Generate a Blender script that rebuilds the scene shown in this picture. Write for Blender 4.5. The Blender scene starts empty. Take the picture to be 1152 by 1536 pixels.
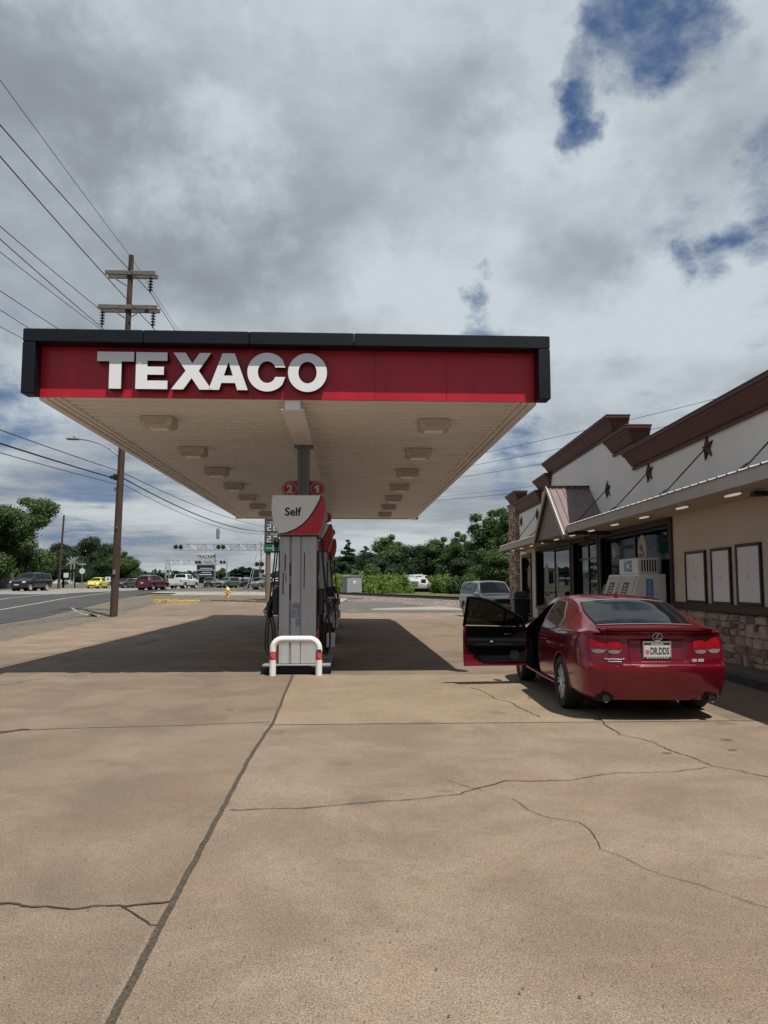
import bpy, bmesh, math, random
import numpy as np
from math import sin, cos, tan, pi, radians, atan, atan2, sqrt, hypot
from mathutils import Vector, Matrix

random.seed(7)
SC = bpy.context.scene
COL = SC.collection

# ------------------------------------------------------------------ camera
EYE = 1.6                     # eye height of the photographer
FPX = 1154.0                  # focal length in photo pixels (photo 1152 x 1536)
PITCH = atan(107.0 / FPX)     # slight upward tilt
cd = bpy.data.cameras.new("camera")
cam = bpy.data.objects.new("camera", cd)
COL.objects.link(cam)
cam.location = (0, 0, EYE)
cam.rotation_euler = (pi / 2 + PITCH, 0, 0)
cd.sensor_fit = 'AUTO'
cd.sensor_width = 36.0
cd.lens = 36.0 * FPX / 1536.0
cd.clip_start = 0.05
cd.clip_end = 20000
SC.camera = cam

# ------------------------------------------------------------------ sun: shadows fall (-0.26, +0.38) per metre of height
KX, KY = 0.26, 0.38
SUN_ELEV = atan(1.0 / hypot(KX, KY))
SUN_ROT = atan2(KX, -KY)
sd = bpy.data.lights.new("sun", 'SUN')
sd.energy = 5.0
sd.angle = radians(0.53)
sd.color = (1.0, 0.945, 0.86)
sun = bpy.data.objects.new("sun", sd)
COL.objects.link(sun)
sun.location = (8, -12, 30)
sun.rotation_euler = Vector((-KX, KY, -1)).to_track_quat('-Z', 'Y').to_euler()

# ------------------------------------------------------------------ world: Nishita sky with a broken cloud deck
W = bpy.data.worlds.new("World")
SC.world = W
W.use_nodes = True
wn = W.node_tree.nodes
wl = W.node_tree.links
wn.clear()
def wnode(t, **kw):
    n = wn.new(t)
    for k, v in kw.items():
        setattr(n, k, v)
    return n
def wmath(op, a, b=None, c=None, clamp=False):
    n = wn.new('ShaderNodeMath'); n.operation = op; n.use_clamp = clamp
    for i, s in enumerate((a, b, c)):
        if s is None: continue
        if isinstance(s, (int, float)): n.inputs[i].default_value = s
        else: wl.new(s, n.inputs[i])
    return n.outputs[0]
def wsmooth(v, a, b, x=0.0, y=1.0):
    n = wn.new('ShaderNodeMapRange'); n.interpolation_type = 'SMOOTHSTEP'
    wl.new(v, n.inputs[0])
    n.inputs[1].default_value = a; n.inputs[2].default_value = b
    n.inputs[3].default_value = x; n.inputs[4].default_value = y
    return n.outputs[0]
def wmix(f, a, b):
    n = wn.new('ShaderNodeMix'); n.data_type = 'RGBA'
    if isinstance(f, (int, float)): n.inputs[0].default_value = f
    else: wl.new(f, n.inputs[0])
    for i, s in ((6, a), (7, b)):
        if isinstance(s, tuple): n.inputs[i].default_value = (*s, 1)
        else: wl.new(s, n.inputs[i])
    return n.outputs[2]
sky = wnode('ShaderNodeTexSky', sky_type='NISHITA')
sky.sun_disc = False
sky.sun_elevation = SUN_ELEV
sky.sun_rotation = SUN_ROT
sky.air_density = 1.0
sky.dust_density = 0.6
sky.ozone_density = 2.5
tc = wnode('ShaderNodeTexCoord')
DIR = tc.outputs['Generated']
sep = wnode('ShaderNodeSeparateXYZ'); wl.new(DIR, sep.inputs[0])
dz = wmath('MAXIMUM', sep.outputs[2], 0.0)
den = wmath('ADD', dz, 0.34)
cmb = wnode('ShaderNodeCombineXYZ')
wl.new(wmath('DIVIDE', sep.outputs[0], den), cmb.inputs[0])
wl.new(wmath('DIVIDE', sep.outputs[1], den), cmb.inputs[1])
CLOUDP = cmb.outputs[0]
def wnoise(scale, detail, rough, off=(0, 0, 0), vec=None, dist=0.0):
    m = wn.new('ShaderNodeMapping'); m.inputs['Location'].default_value = off
    wl.new(vec or CLOUDP, m.inputs[0])
    n = wn.new('ShaderNodeTexNoise'); n.inputs['Scale'].default_value = scale
    n.inputs['Detail'].default_value = detail; n.inputs['Roughness'].default_value = rough
    n.inputs['Distortion'].default_value = dist
    wl.new(m.outputs[0], n.inputs['Vector'])
    return n.outputs[0]
wz = wn.new('ShaderNodeTexNoise'); wz.inputs['Scale'].default_value = 7.0; wz.inputs['Detail'].default_value = 9; wz.inputs['Roughness'].default_value = .62
wl.new(DIR, wz.inputs['Vector'])
wv1 = wn.new('ShaderNodeVectorMath'); wv1.operation = 'SUBTRACT'; wl.new(wz.outputs['Color'], wv1.inputs[0]); wv1.inputs[1].default_value = (.5, .5, .5)
wv2 = wn.new('ShaderNodeVectorMath'); wv2.operation = 'SCALE'; wl.new(wv1.outputs[0], wv2.inputs[0]); wv2.inputs['Scale'].default_value = .15
wv3 = wn.new('ShaderNodeVectorMath'); wv3.operation = 'ADD'; wl.new(DIR, wv3.inputs[0]); wl.new(wv2.outputs[0], wv3.inputs[1])
DIRW = wv3.outputs[0]                                  # sky direction with a ragged wobble, so that cloud edges tear
def sky_dir(px, py):                                   # sky direction of a cloud feature
    a, b = (px - 576) / FPX, (768 - py) / FPX
    return Vector((a, cos(PITCH) - b * sin(PITCH), sin(PITCH) + b * cos(PITCH))).normalized()
def wblob(px, py, rad, soft):                          # 1 inside the spot of sky, 0 outside
    d = sky_dir(px, py)
    n = wn.new('ShaderNodeVectorMath'); n.operation = 'DISTANCE'
    wl.new(DIRW, n.inputs[0]); n.inputs[1].default_value = d
    return wsmooth(n.outputs['Value'], rad * (1 - soft), rad * (1 + soft), 1.0, 0.0)
edge = wnoise(3.4, 11, 0.66, (3.1, 1.7, 0), dist=0.25)
fine = wnoise(8.0, 9, 0.68, (0.4, 5.2, 0))
cover = wmath('ADD', wmath('MULTIPLY', edge, 1.35), wmath('MULTIPLY', fine, 0.42))
cover = wmath('SUBTRACT', cover, 0.26)
gap = 0.0
for (px, py, r, s, k) in ((915, 15, .045, .6, .42), (985, 25, .06, .6, .46), (1035, 15, .045, .6, .40), (868, 70, .03, .7, .36), (858, 125, .034, .6, .44), (866, 175, .034, .6, .44), (905, 95, .02, .8, .30),
                          (1152, 205, .04, .7, .36), (1125, 262, .035, .8, .32), (1145, 305, .035, .8, .32), (1098, 340, .03, .8, .34), (1062, 375, .03, .8, .36), (1020, 398, .024, .8, .34), (1140, 365, .03, .8, .36),
                          (722, 405, .014, .8, .36), (722, 447, .020, .8, .40), (732, 487, .03, .7, .42), (765, 470, .014, .9, .3),
                          (0, 580, .05, .8, .42), (50, 620, .05, .9, .34), (150, 738, .06, .9, .26), (250, 735, .05, .9, .2), (795, 655, .04, .9, .32), (750, 690, .035, .9, .26), (840, 640, .03, .9, .24),
                          (1600, 250, .3, .9, .3), (-600, 500, .3, .9, .3)):
    gap = wmath('MAXIMUM', wmath('MULTIPLY', wblob(px, py, r, s), k * 1.2), gap)
# most of the sky away from the photographed part is broken cloud
cover = wmath('SUBTRACT', cover, gap)
back = wsmooth(sep.outputs[1], -0.45, 0.35, 0.42, 0.0)
cover = wmath('SUBTRACT', cover, back)
mask = wsmooth(cover, -0.04, 0.50)
# light and shade within the deck
body = wnoise(2.0, 8, 0.5, (7.3, 2.2, 0), dist=0.5)
body2 = wnoise(4.6, 8, 0.52, (1.3, 9.2, 0), dist=0.4)
wc = wn.new('ShaderNodeVectorMath'); wc.operation = 'ADD'                 # puffs: rounded heaps with torn edges
wcs = wn.new('ShaderNodeVectorMath'); wcs.operation = 'SCALE'; wl.new(wv1.outputs[0], wcs.inputs[0]); wcs.inputs['Scale'].default_value = .55
wl.new(CLOUDP, wc.inputs[0]); wl.new(wcs.outputs[0], wc.inputs[1])
vp = wn.new('ShaderNodeTexVoronoi'); vp.feature = 'SMOOTH_F1'; vp.inputs['Scale'].default_value = 3.0; vp.inputs['Smoothness'].default_value = .5
wl.new(wc.outputs[0], vp.inputs['Vector'])
puff = wsmooth(vp.outputs['Distance'], 0.1, 0.75, 1.0, 0.0)
b1 = wmath('ADD', wmath('ADD', wmath('MULTIPLY', body, 0.55), wmath('MULTIPLY', body2, 0.27)), wmath('MULTIPLY', puff, 0.18))
ragged = wsmooth(cover, 0.34, 0.66, 1.0, 0.0)
shade = 0.0
for (px, py, r, k) in ((480, 330, .13, .26), (60, 60, .2, .16), (760, 70, .12, .20), (900, 320, .10, .10), (250, 480, .09, .15), (100, 700, .1, .2)):
    shade = wmath('ADD', wmath('MULTIPLY', wblob(px, py, r, .9), k), shade)
for (px, py, r, k) in ((850, 235, .10, .34), (440, 110, .10, .30), (560, 215, .08, .25), (1020, 170, .09, .26), (1110, 420, .08, .3), (640, 440, .10, .22), (1010, 480, .10, .35), (930, 560, .08, .2), (330, 130, .1, .2), (600, 330, .16, .05)):
    shade = wmath('SUBTRACT', shade, wmath('MULTIPLY', wblob(px, py, r, .9), k))
b1 = wmath('SUBTRACT', b1, wmath('MULTIPLY', shade, .30))
b1 = wmath('ADD', b1, wmath('MULTIPLY', ragged, .05))
lum = wsmooth(b1, 0.25, 0.62)
CLOUD = 1.0
cloud = wmix(lum, (2.75 * CLOUD, 3.08 * CLOUD, 3.55 * CLOUD), (6.0 * CLOUD, 6.65 * CLOUD, 7.1 * CLOUD))
# distance towards the horizon: stratified grey bands
ban = wnoise(3.0, 6, 0.55, (0, 0, 0))
mpb = wn.new('ShaderNodeMapping'); mpb.inputs['Scale'].default_value = (2.2, 2.2, 16)
wl.new(DIR, mpb.inputs[0])
bn = wn.new('ShaderNodeTexNoise'); bn.inputs['Scale'].default_value = 1.6; bn.inputs['Detail'].default_value = 7
bn.inputs['Roughness'].default_value = .6
wl.new(mpb.outputs[0], bn.inputs['Vector'])
bandl = wsmooth(bn.outputs[0], 0.38, 0.66)
bandc = wmix(bandl, (3.0, 3.35, 3.75), (6.0, 6.4, 6.6))
low = wsmooth(sep.outputs[2], 0.06, 0.22, 1.0, 0.0)
cloud = wmix(low, cloud, bandc)
skyc = wmix(0.75, sky.outputs[0], (0.36, 0.92, 2.3))
skyc = wmix(wmath('MULTIPLY', low, 0.5), skyc, (1.5, 2.4, 4.2))
m2 = wsmooth(wmath('ADD', wmath('ADD', bn.outputs[0], wmath('MULTIPLY', fine, .2)), wmath('MULTIPLY', gap, -0.75)), 0.30, 0.50)
mask = wmath('ADD', wmath('MULTIPLY', mask, wmath('SUBTRACT', 1.0, low)), wmath('MULTIPLY', m2, low), clamp=True)
final = wmix(mask, skyc, cloud)
bg = wnode('ShaderNodeBackground')
bg.inputs['Strength'].default_value = 0.09
wl.new(final, bg.inputs['Color'])
wo = wnode('ShaderNodeOutputWorld')
wl.new(bg.outputs[0], wo.inputs['Surface'])

SC.view_settings.view_transform = 'Standard'
SC.view_settings.look = 'None'
SC.view_settings.exposure = 0.1
SC.view_settings.gamma = 1.0
SC.view_settings.use_curve_mapping = False
SC.render.engine = 'CYCLES'
try:
    SC.cycles.use_denoising = True
    SC.cycles.max_bounces = 6
    SC.cycles.caustics_reflective = False
    SC.cycles.caustics_refractive = False
except Exception:
    pass
# ------------------------------------------------------------------ helpers
def ray(px, py):
    a, b = (px - 576) / FPX, (768 - py) / FPX
    return Vector((a, cos(PITCH) - b * sin(PITCH), sin(PITCH) + b * cos(PITCH)))
def at(px, py, d):            # the point a photo pixel shows, d metres ahead
    r = ray(px, py); t = d / r.y
    return Vector((r.x * t, d, EYE + r.z * t))
def onground(px, py, z=0.0):
    r = ray(px, py); t = (z - EYE) / r.z
    return Vector((r.x * t, r.y * t, z))
def sx(px, d): return (px - 576) / FPX * d * 0.996

def pch(tab):                 # monotone cubic through a table
    xs = np.array([t[0] for t in tab], float); ys = np.array([t[1] for t in tab], float)
    h = np.diff(xs); dl = np.diff(ys) / h
    m = np.zeros(len(xs))
    for i in range(1, len(xs) - 1):
        if dl[i - 1] * dl[i] > 0:
            w1 = 2 * h[i] + h[i - 1]; w2 = h[i] + 2 * h[i - 1]
            m[i] = (w1 + w2) / (w1 / dl[i - 1] + w2 / dl[i])
    m[0] = dl[0]; m[-1] = dl[-1]
    def f(x):
        if x <= xs[0]: return float(ys[0])
        if x >= xs[-1]: return float(ys[-1])
        i = int(np.searchsorted(xs, x) - 1)
        t = (x - xs[i]) / h[i]
        return float(ys[i] * (1 + 2 * t) * (1 - t) ** 2 + h[i] * m[i] * t * (1 - t) ** 2 + ys[i + 1] * t * t * (3 - 2 * t) + h[i] * m[i + 1] * t * t * (t - 1))
    return f
def lin(tab, x): return float(np.interp(x, [t[0] for t in tab], [t[1] for t in tab]))
def sstep(a, b, x):
    t = min(1, max(0, (x - a) / (b - a))); return t * t * (3 - 2 * t)

# ground height: a flat forecourt, the street and crossing rise gently, the lot by the store dips for drainage
TL = [(0, 0), (36, 0), (48, .3), (56, .52), (70, .72), (90, .9), (20000, .9)]
TR = [(0, 0), (33, 0), (38, -.15), (44, -.18), (52, -.06), (62, 0.0), (75, .08), (100, .3), (140, .7), (200, .9), (20000, .9)]
def ter(x, y):
    if y < 30: return 0.0
    u = x / y
    k = sstep(-.16, -.06, u)
    return lin(TL, y) * (1 - k) + lin(TR, y) * k

class MB:
    """collects shapes and links them as one mesh object"""
    def __init__(s): s.v = []; s.f = []; s.m = []; s.mi = 0
    def vert(s, p): s.v.append(tuple(p)); return len(s.v) - 1
    def face(s, idx): s.f.append(tuple(idx)); s.m.append(s.mi)
    def poly(s, pts): s.face([s.vert(p) for p in pts])
    def box(s, x0, x1, y0, y1, z0, z1):
        i = len(s.v)
        for z in (z0, z1):
            for (x, y) in ((x0, y0), (x1, y0), (x1, y1), (x0, y1)): s.v.append((x, y, z))
        for q in ((3, 2, 1, 0), (4, 5, 6, 7), (0, 1, 5, 4), (1, 2, 6, 5), (2, 3, 7, 6), (3, 0, 4, 7)): s.face([i + k for k in q])
    def bbox(s, x0, x1, y0, y1, z0, z1, b=.01):      # box with its vertical and top edges chamfered
        i = len(s.v)
        ring = lambda e, z: [(x0 + e + b, y0 + e, z), (x1 - e - b, y0 + e, z), (x1 - e, y0 + e + b, z), (x1 - e, y1 - e - b, z),
                             (x1 - e - b, y1 - e, z), (x0 + e + b, y1 - e, z), (x0 + e, y1 - e - b, z), (x0 + e, y0 + e + b, z)]
        rs = [ring(b, z0), ring(0, z0 + b), ring(0, z1 - b), ring(b, z1)]
        for r in rs: s.v.extend(r)
        for k in range(3):
            for j in range(8):
                a = i + k * 8 + j; c = i + k * 8 + (j + 1) % 8
                s.face((a, c, c + 8, a + 8))
        s.face([i + 7 - j for j in range(8)]); s.face([i + 24 + j for j in range(8)])
    def prism(s, pts, fn0, fn1, caps=True):          # pts 2D outline; fn0/fn1 map to the two ends
        n = len(pts); a = [s.vert(fn0(*p)) for p in pts]; b = [s.vert(fn1(*p)) for p in pts]
        if caps: s.face(a[::-1]); s.face(b)
        for k in range(n):
            j = (k + 1) % n
            s.face((a[k], a[j], b[j], b[k]))
    def tube(s, path, r, n=8, closed=False, r1=None, caps=True):
        path = [Vector(p) for p in path]; m = len(path)
        rings = []
        up = None
        for i, p in enumerate(path):
            if closed: t = path[(i + 1) % m] - path[i - 1]
            else: t = path[min(i + 1, m - 1)] - path[max(i - 1, 0)]
            if t.length < 1e-9: t = Vector((0, 0, 1))
            t.normalize()
            if up is None:
                up = Vector((0, 0, 1)) if abs(t.z) < .9 else Vector((1, 0, 0))
            x = up - t * up.dot(t)
            if x.length < 1e-6:
                x = Vector((1, 0, 0)) - t * t.x
            x.normalize(); up = x; y = t.cross(x)
            rr = r if r1 is None else r + (r1 - r) * i / max(1, m - 1)
            if isinstance(r, (list, tuple)): rr = r[i]
            rings.append([s.vert(p + (x * cos(2 * pi * k / n) + y * sin(2 * pi * k / n)) * rr) for k in range(n)])
        for i in range(m if closed else m - 1):
            A, B = rings[i], rings[(i + 1) % m]
            for k in range(n):
                j = (k + 1) % n
                s.face((A[k], A[j], B[j], B[k]))
        if caps and not closed:
            s.face(rings[0][::-1]); s.face(rings[-1])
    def lathe(s, prof, n=24, org=(0, 0, 0), axis='z', closed=False, caps=True):   # prof: (r, h)
        o = Vector(org); rings = []
        def P(r, h, a):
            c, d = r * cos(a), r * sin(a)
            return o + (Vector((c, d, h)) if axis == 'z' else Vector((h, c, d)) if axis == 'x' else Vector((d, h, c)))
        for (r, h) in prof: rings.append([s.vert(P(max(r, 1e-4), h, 2 * pi * k / n)) for k in range(n)])
        for i in range(len(prof) if closed else len(prof) - 1):
            A, B = rings[i], rings[(i + 1) % len(prof)]
            for k in range(n):
                j = (k + 1) % n
                s.face((A[k], A[j], B[j], B[k]))
        if not closed and caps:
            s.face(rings[0][::-1]); s.face(rings[-1])
    def grid(s, rows, wrap=False, skip=None):
        ids = [[s.vert(p) for p in r] for r in rows]
        for i in range(len(ids) - 1):
            n = len(ids[i])
            for k in range(n if wrap else n - 1):
                if skip and skip(i, k): continue
                j = (k + 1) % n
                s.face((ids[i][k], ids[i][j], ids[i + 1][j], ids[i + 1][k]))
        return ids
    def mesh(s, name, mats, smooth=None, weld=None):
        me = bpy.data.meshes.new(name)
        me.from_pydata(s.v, [], s.f)
        for m in (mats if isinstance(mats, (list, tuple)) else [mats]): me.materials.append(m)
        me.polygons.foreach_set('material_index', s.m)
        if weld is not None or True:
            bm = bmesh.new(); bm.from_mesh(me)
            if weld: bmesh.ops.remove_doubles(bm, verts=bm.verts, dist=weld)
            bmesh.ops.recalc_face_normals(bm, faces=bm.faces)
            bm.to_mesh(me); bm.free()
        if smooth:
            me.polygons.foreach_set('use_smooth', [True] * len(me.polygons))
            me.set_sharp_from_angle(angle=radians(smooth))
        me.update()
        return me
    def build(s, name, mats, parent=None, smooth=None, weld=None, loc=None, rz=0.0):
        o = bpy.data.objects.new(name, s.mesh(name, mats, smooth, weld))
        COL.objects.link(o)
        if parent: o.parent = parent
        if loc is not None: o.location = loc
        if rz: o.rotation_euler = (0, 0, rz)
        return o

def tag(o, label=None, cat=None, group=None, kind=None):
    if label: o['label'] = label
    if cat: o['category'] = cat
    if group: o['group'] = group
    if kind: o['kind'] = kind
    return o
def thing(name, label, cat, loc=(0, 0, 0), rz=0.0, group=None):
    o = bpy.data.objects.new(name, None); COL.objects.link(o)
    o.empty_display_size = .2
    o.location = loc; o.rotation_euler = (0, 0, rz)
    return tag(o, label, cat, group)
def struct(name, mb, mats, label=None, **kw):
    o = mb.build(name, mats, **kw); o['kind'] = 'structure'
    o['label'] = label or name.replace('_', ' '); return o
def dup(root, loc, rz=None, label=None, group=None, scale=None):
    def cp(o, par):
        c = o.copy(); COL.objects.link(c); c.parent = par
        for ch in list(o.children): cp(ch, c)
        return c
    r = cp(root, None); r.location = loc
    if rz is not None: r.rotation_euler = (0, 0, rz)
    if scale is not None: r.scale = scale if isinstance(scale, (tuple, list)) else (scale,) * 3
    if label: r['label'] = label
    if group: r['group'] = group
    return r

_font_cache = {}
def text_geo(txt, size=1.0, bold=0.0, shear=0.0, xs=1.0):
    k = (txt, size, bold, shear, xs)
    if k in _font_cache: return _font_cache[k]
    cu = bpy.data.curves.new('lettering', 'FONT'); cu.body = txt; cu.size = size
    cu.offset = bold; cu.shear = shear; cu.align_x = 'CENTER'; cu.resolution_u = 3
    ob = bpy.data.objects.new('lettering', cu); COL.objects.link(ob)
    dg = bpy.context.evaluated_depsgraph_get()
    me = ob.evaluated_get(dg).to_mesh()
    v = [(p.co.x * xs, p.co.y) for p in me.vertices]; f = [tuple(p.vertices) for p in me.polygons]
    ob.evaluated_get(dg).to_mesh_clear()
    bpy.data.objects.remove(ob); bpy.data.curves.remove(cu)
    _font_cache[k] = (v, f); return v, f
def add_text(mb, txt, size, fn, bold=0.0, shear=0.0, xs=1.0):      # fn(x, y) -> 3D
    v, f = text_geo(txt, size, bold, shear, xs)
    i = len(mb.v)
    for p in v: mb.v.append(tuple(fn(*p)))
    for q in f: mb.face([i + a for a in q])

# ------------------------------------------------------------------ materials
def nodes(m): return m.node_tree.nodes, m.node_tree.links
def mat(name, base, rough=.6, metal=0.0, vary=.12, scale=3.0, bump=0.0, bscale=40.0, spec=.5, coat=0.0, hue=None, emit=None, estr=0.0, rvary=0.0, stretch=(1, 1, 1)):
    m = bpy.data.materials.new(name); m.use_nodes = True
    n, l = nodes(m); b = n['Principled BSDF']
    b.inputs['Roughness'].default_value = rough; b.inputs['Metallic'].default_value = metal
    b.inputs['Specular IOR Level'].default_value = spec
    b.inputs['Coat Weight'].default_value = coat; b.inputs['Coat Roughness'].default_value = .04
    t = n.new('ShaderNodeTexCoord'); mp = n.new('ShaderNodeMapping'); mp.inputs['Scale'].default_value = stretch
    l.new(t.outputs['Object'], mp.inputs[0])
    if vary or hue:
        nz = n.new('ShaderNodeTexNoise'); nz.inputs['Scale'].default_value = scale; nz.inputs['Detail'].default_value = 6; nz.inputs['Roughness'].default_value = .62
        l.new(mp.outputs[0], nz.inputs['Vector'])
        r = n.new('ShaderNodeValToRGB')
        c2 = hue or tuple(min(1, c * (1 + vary)) for c in base)
        c1 = tuple(c * (1 - vary) for c in base)
        r.color_ramp.elements[0].position = .3; r.color_ramp.elements[1].position = .7
        r.color_ramp.elements[0].color = (*c1, 1); r.color_ramp.elements[1].color = (*c2, 1)
        l.new(nz.outputs[0], r.inputs[0]); l.new(r.outputs[0], b.inputs['Base Color'])
        if rvary:
            mr = n.new('ShaderNodeMapRange'); mr.inputs[3].default_value = rough - rvary; mr.inputs[4].default_value = rough + rvary
            l.new(nz.outputs[0], mr.inputs[0]); l.new(mr.outputs[0], b.inputs['Roughness'])
    else: b.inputs['Base Color'].default_value = (*base, 1)
    if bump:
        nb = n.new('ShaderNodeTexNoise'); nb.inputs['Scale'].default_value = bscale; nb.inputs['Detail'].default_value = 5
        l.new(mp.outputs[0], nb.inputs['Vector'])
        bp = n.new('ShaderNodeBump'); bp.inputs['Strength'].default_value = bump; bp.inputs['Distance'].default_value = .02
        l.new(nb.outputs[0], bp.inputs['Height']); l.new(bp.outputs[0], b.inputs['Normal'])
    if emit:
        b.inputs['Emission Color'].default_value = (*emit, 1); b.inputs['Emission Strength'].default_value = estr
    return m
def nmath(n, l, op, a, b=None, clamp=False):
    k = n.new('ShaderNodeMath'); k.operation = op; k.use_clamp = clamp
    for i, s in enumerate((a, b)):
        if s is None: continue
        if isinstance(s, (int, float)): k.inputs[i].default_value = s
        else: l.new(s, k.inputs[i])
    return k.outputs[0]
def nmix(n, l, f, a, b, mode='MIX'):
    k = n.new('ShaderNodeMix'); k.data_type = 'RGBA'; k.blend_type = mode
    if isinstance(f, (int, float)): k.inputs[0].default_value = f
    else: l.new(f, k.inputs[0])
    for i, s in ((6, a), (7, b)):
        if isinstance(s, tuple): k.inputs[i].default_value = (*s, 1)
        else: l.new(s, k.inputs[i])
    return k.outputs[2]
def nnoise(n, l, vec, scale, detail=5, rough=.6, dist=0.0):
    k = n.new('ShaderNodeTexNoise'); k.inputs['Scale'].default_value = scale; k.inputs['Detail'].default_value = detail
    k.inputs['Roughness'].default_value = rough; k.inputs['Distortion'].default_value = dist
    l.new(vec, k.inputs['Vector']); return k.outputs[0]
def nramp(n, l, v, a, b, x=0.0, y=1.0):
    k = n.new('ShaderNodeMapRange'); k.interpolation_type = 'SMOOTHSTEP'
    l.new(v, k.inputs[0]); k.inputs[1].default_value = a; k.inputs[2].default_value = b
    k.inputs[3].default_value = x; k.inputs[4].default_value = y; return k.outputs[0]

def concrete_mat(name, c1, c2, rust, slab=None, speck=1.0):
    m = bpy.data.materials.new(name); m.use_nodes = True
    n, l = nodes(m); b = n['Principled BSDF']; b.inputs['Roughness'].default_value = .88; b.inputs['Specular IOR Level'].default_value = .3
    t = n.new('ShaderNodeTexCoord'); V = t.outputs['Object']
    big = nnoise(n, l, V, .8, 10, .68, .4)
    c = nmix(n, l, nramp(n, l, big, .35, .68), c1, c2)
    rs = nnoise(n, l, V, 1.1, 9, .68, .5)
    c = nmix(n, l, nmath(n, l, 'MULTIPLY', nramp(n, l, rs, .48, .70), .55), c, rust)
    if slab:
        sp = n.new('ShaderNodeSeparateXYZ'); l.new(V, sp.inputs[0])
        fx = nmath(n, l, 'FLOOR', nmath(n, l, 'DIVIDE', nmath(n, l, 'SUBTRACT', sp.outputs[0], slab[0]), slab[1]))
        fy = nmath(n, l, 'FLOOR', nmath(n, l, 'DIVIDE', nmath(n, l, 'SUBTRACT', sp.outputs[1], slab[2]), slab[3]))
        cb = n.new('ShaderNodeCombineXYZ'); l.new(fx, cb.inputs[0]); l.new(fy, cb.inputs[1])
        wnz = n.new('ShaderNodeTexWhiteNoise'); wnz.noise_dimensions = '2D'; l.new(cb.outputs[0], wnz.inputs['Vector'])
        mr = n.new('ShaderNodeMapRange'); mr.inputs[3].default_value = .84; mr.inputs[4].default_value = 1.16; l.new(wnz.outputs[0], mr.inputs[0])
        vm = n.new('ShaderNodeVectorMath'); vm.operation = 'SCALE'; l.new(c, vm.inputs[0]); l.new(mr.outputs[0], vm.inputs['Scale']); c = vm.outputs[0]
    # exposed aggregate: pale and dark grains
    fine = nnoise(n, l, V, 110, 6, .85)
    vs = n.new('ShaderNodeVectorMath'); vs.operation = 'SCALE'; l.new(c, vs.inputs[0]); l.new(nramp(n, l, fine, .33, .68, 1 - .62 * speck, 1 + .62 * speck), vs.inputs['Scale']); c = vs.outputs[0]
    vo = n.new('ShaderNodeTexVoronoi'); vo.inputs['Scale'].default_value = 200; l.new(V, vo.inputs['Vector'])
    sq = n.new('ShaderNodeSeparateColor'); l.new(vo.outputs['Color'], sq.inputs[0])
    c = nmix(n, l, nmath(n, l, 'MULTIPLY', nramp(n, l, sq.outputs[0], .82, .93), .62 * speck), c, (.05, .04, .034))
    mid = nnoise(n, l, V, 14, 8, .78)
    c = nmix(n, l, nramp(n, l, mid, .42, .8, 0, .42), c, tuple(x * .6 for x in c1))
    st = nnoise(n, l, V, .5, 10, .74, .8)
    c = nmix(n, l, nramp(n, l, st, .56, .78, 0, .5), c, (.085, .072, .062))
    # old oil drips: sparse soft-edged spots of different sizes
    wob = n.new('ShaderNodeVectorMath'); wob.operation = 'ADD'; l.new(V, wob.inputs[0])
    nz3 = n.new('ShaderNodeTexNoise'); nz3.inputs['Scale'].default_value = 5; nz3.inputs['Detail'].default_value = 4; l.new(V, nz3.inputs['Vector'])
    sc3 = n.new('ShaderNodeVectorMath'); sc3.operation = 'SCALE'; sc3.inputs['Scale'].default_value = .22; l.new(nz3.outputs['Color'], sc3.inputs[0]); l.new(sc3.outputs[0], wob.inputs[1])
    vd = n.new('ShaderNodeTexVoronoi'); vd.inputs['Scale'].default_value = 1.15; l.new(wob.outputs[0], vd.inputs['Vector'])
    sd3 = n.new('ShaderNodeSeparateColor'); l.new(vd.outputs['Color'], sd3.inputs[0])
    rad3 = nmath(n, l, 'MULTIPLY', nramp(n, l, sd3.outputs[0], .45, 1.0), .20)
    spot = nramp(n, l, nmath(n, l, 'SUBTRACT', rad3, vd.outputs['Distance']), -.03, .08)
    c = nmix(n, l, nmath(n, l, 'MULTIPLY', spot, .42), c, (.085, .07, .058))
    l.new(c, b.inputs['Base Color'])
    bp = n.new('ShaderNodeBump'); bp.inputs['Strength'].default_value = .35; bp.inputs['Distance'].default_value = .006
    l.new(fine, bp.inputs['Height']); l.new(bp.outputs[0], b.inputs['Normal'])
    return m

def gravel_mat(name, cols, scale=9.0, bump=.8, patch=None):
    m = bpy.data.materials.new(name); m.use_nodes = True
    n, l = nodes(m); b = n['Principled BSDF']; b.inputs['Roughness'].default_value = .95; b.inputs['Specular IOR Level'].default_value = .2
    t = n.new('ShaderNodeTexCoord'); V = t.outputs['Object']
    vo = n.new('ShaderNodeTexVoronoi'); vo.inputs['Scale'].default_value = scale; l.new(V, vo.inputs['Vector'])
    sq = n.new('ShaderNodeSeparateColor'); l.new(vo.outputs['Color'], sq.inputs[0])
    r = n.new('ShaderNodeValToRGB'); r.color_ramp.elements[0].color = (*cols[0], 1); r.color_ramp.elements[1].color = (*cols[-1], 1)
    for i, c in enumerate(cols[1:-1]):
        e = r.color_ramp.elements.new((i + 1) / (len(cols) - 1)); e.color = (*c, 1)
    l.new(sq.outputs[0], r.inputs[0]); c = r.outputs[0]
    if patch:
        pz = nnoise(n, l, V, .5, 5, .65, .6)
        c = nmix(n, l, nramp(n, l, pz, .48, .66, 0, .75), c, patch)
    l.new(c, b.inputs['Base Color'])
    bp = n.new('ShaderNodeBump'); bp.inputs['Strength'].default_value = bump; bp.inputs['Distance'].default_value = .03
    l.new(vo.outputs['Distance'], bp.inputs['Height']); l.new(bp.outputs[0], b.inputs['Normal'])
    return m

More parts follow.
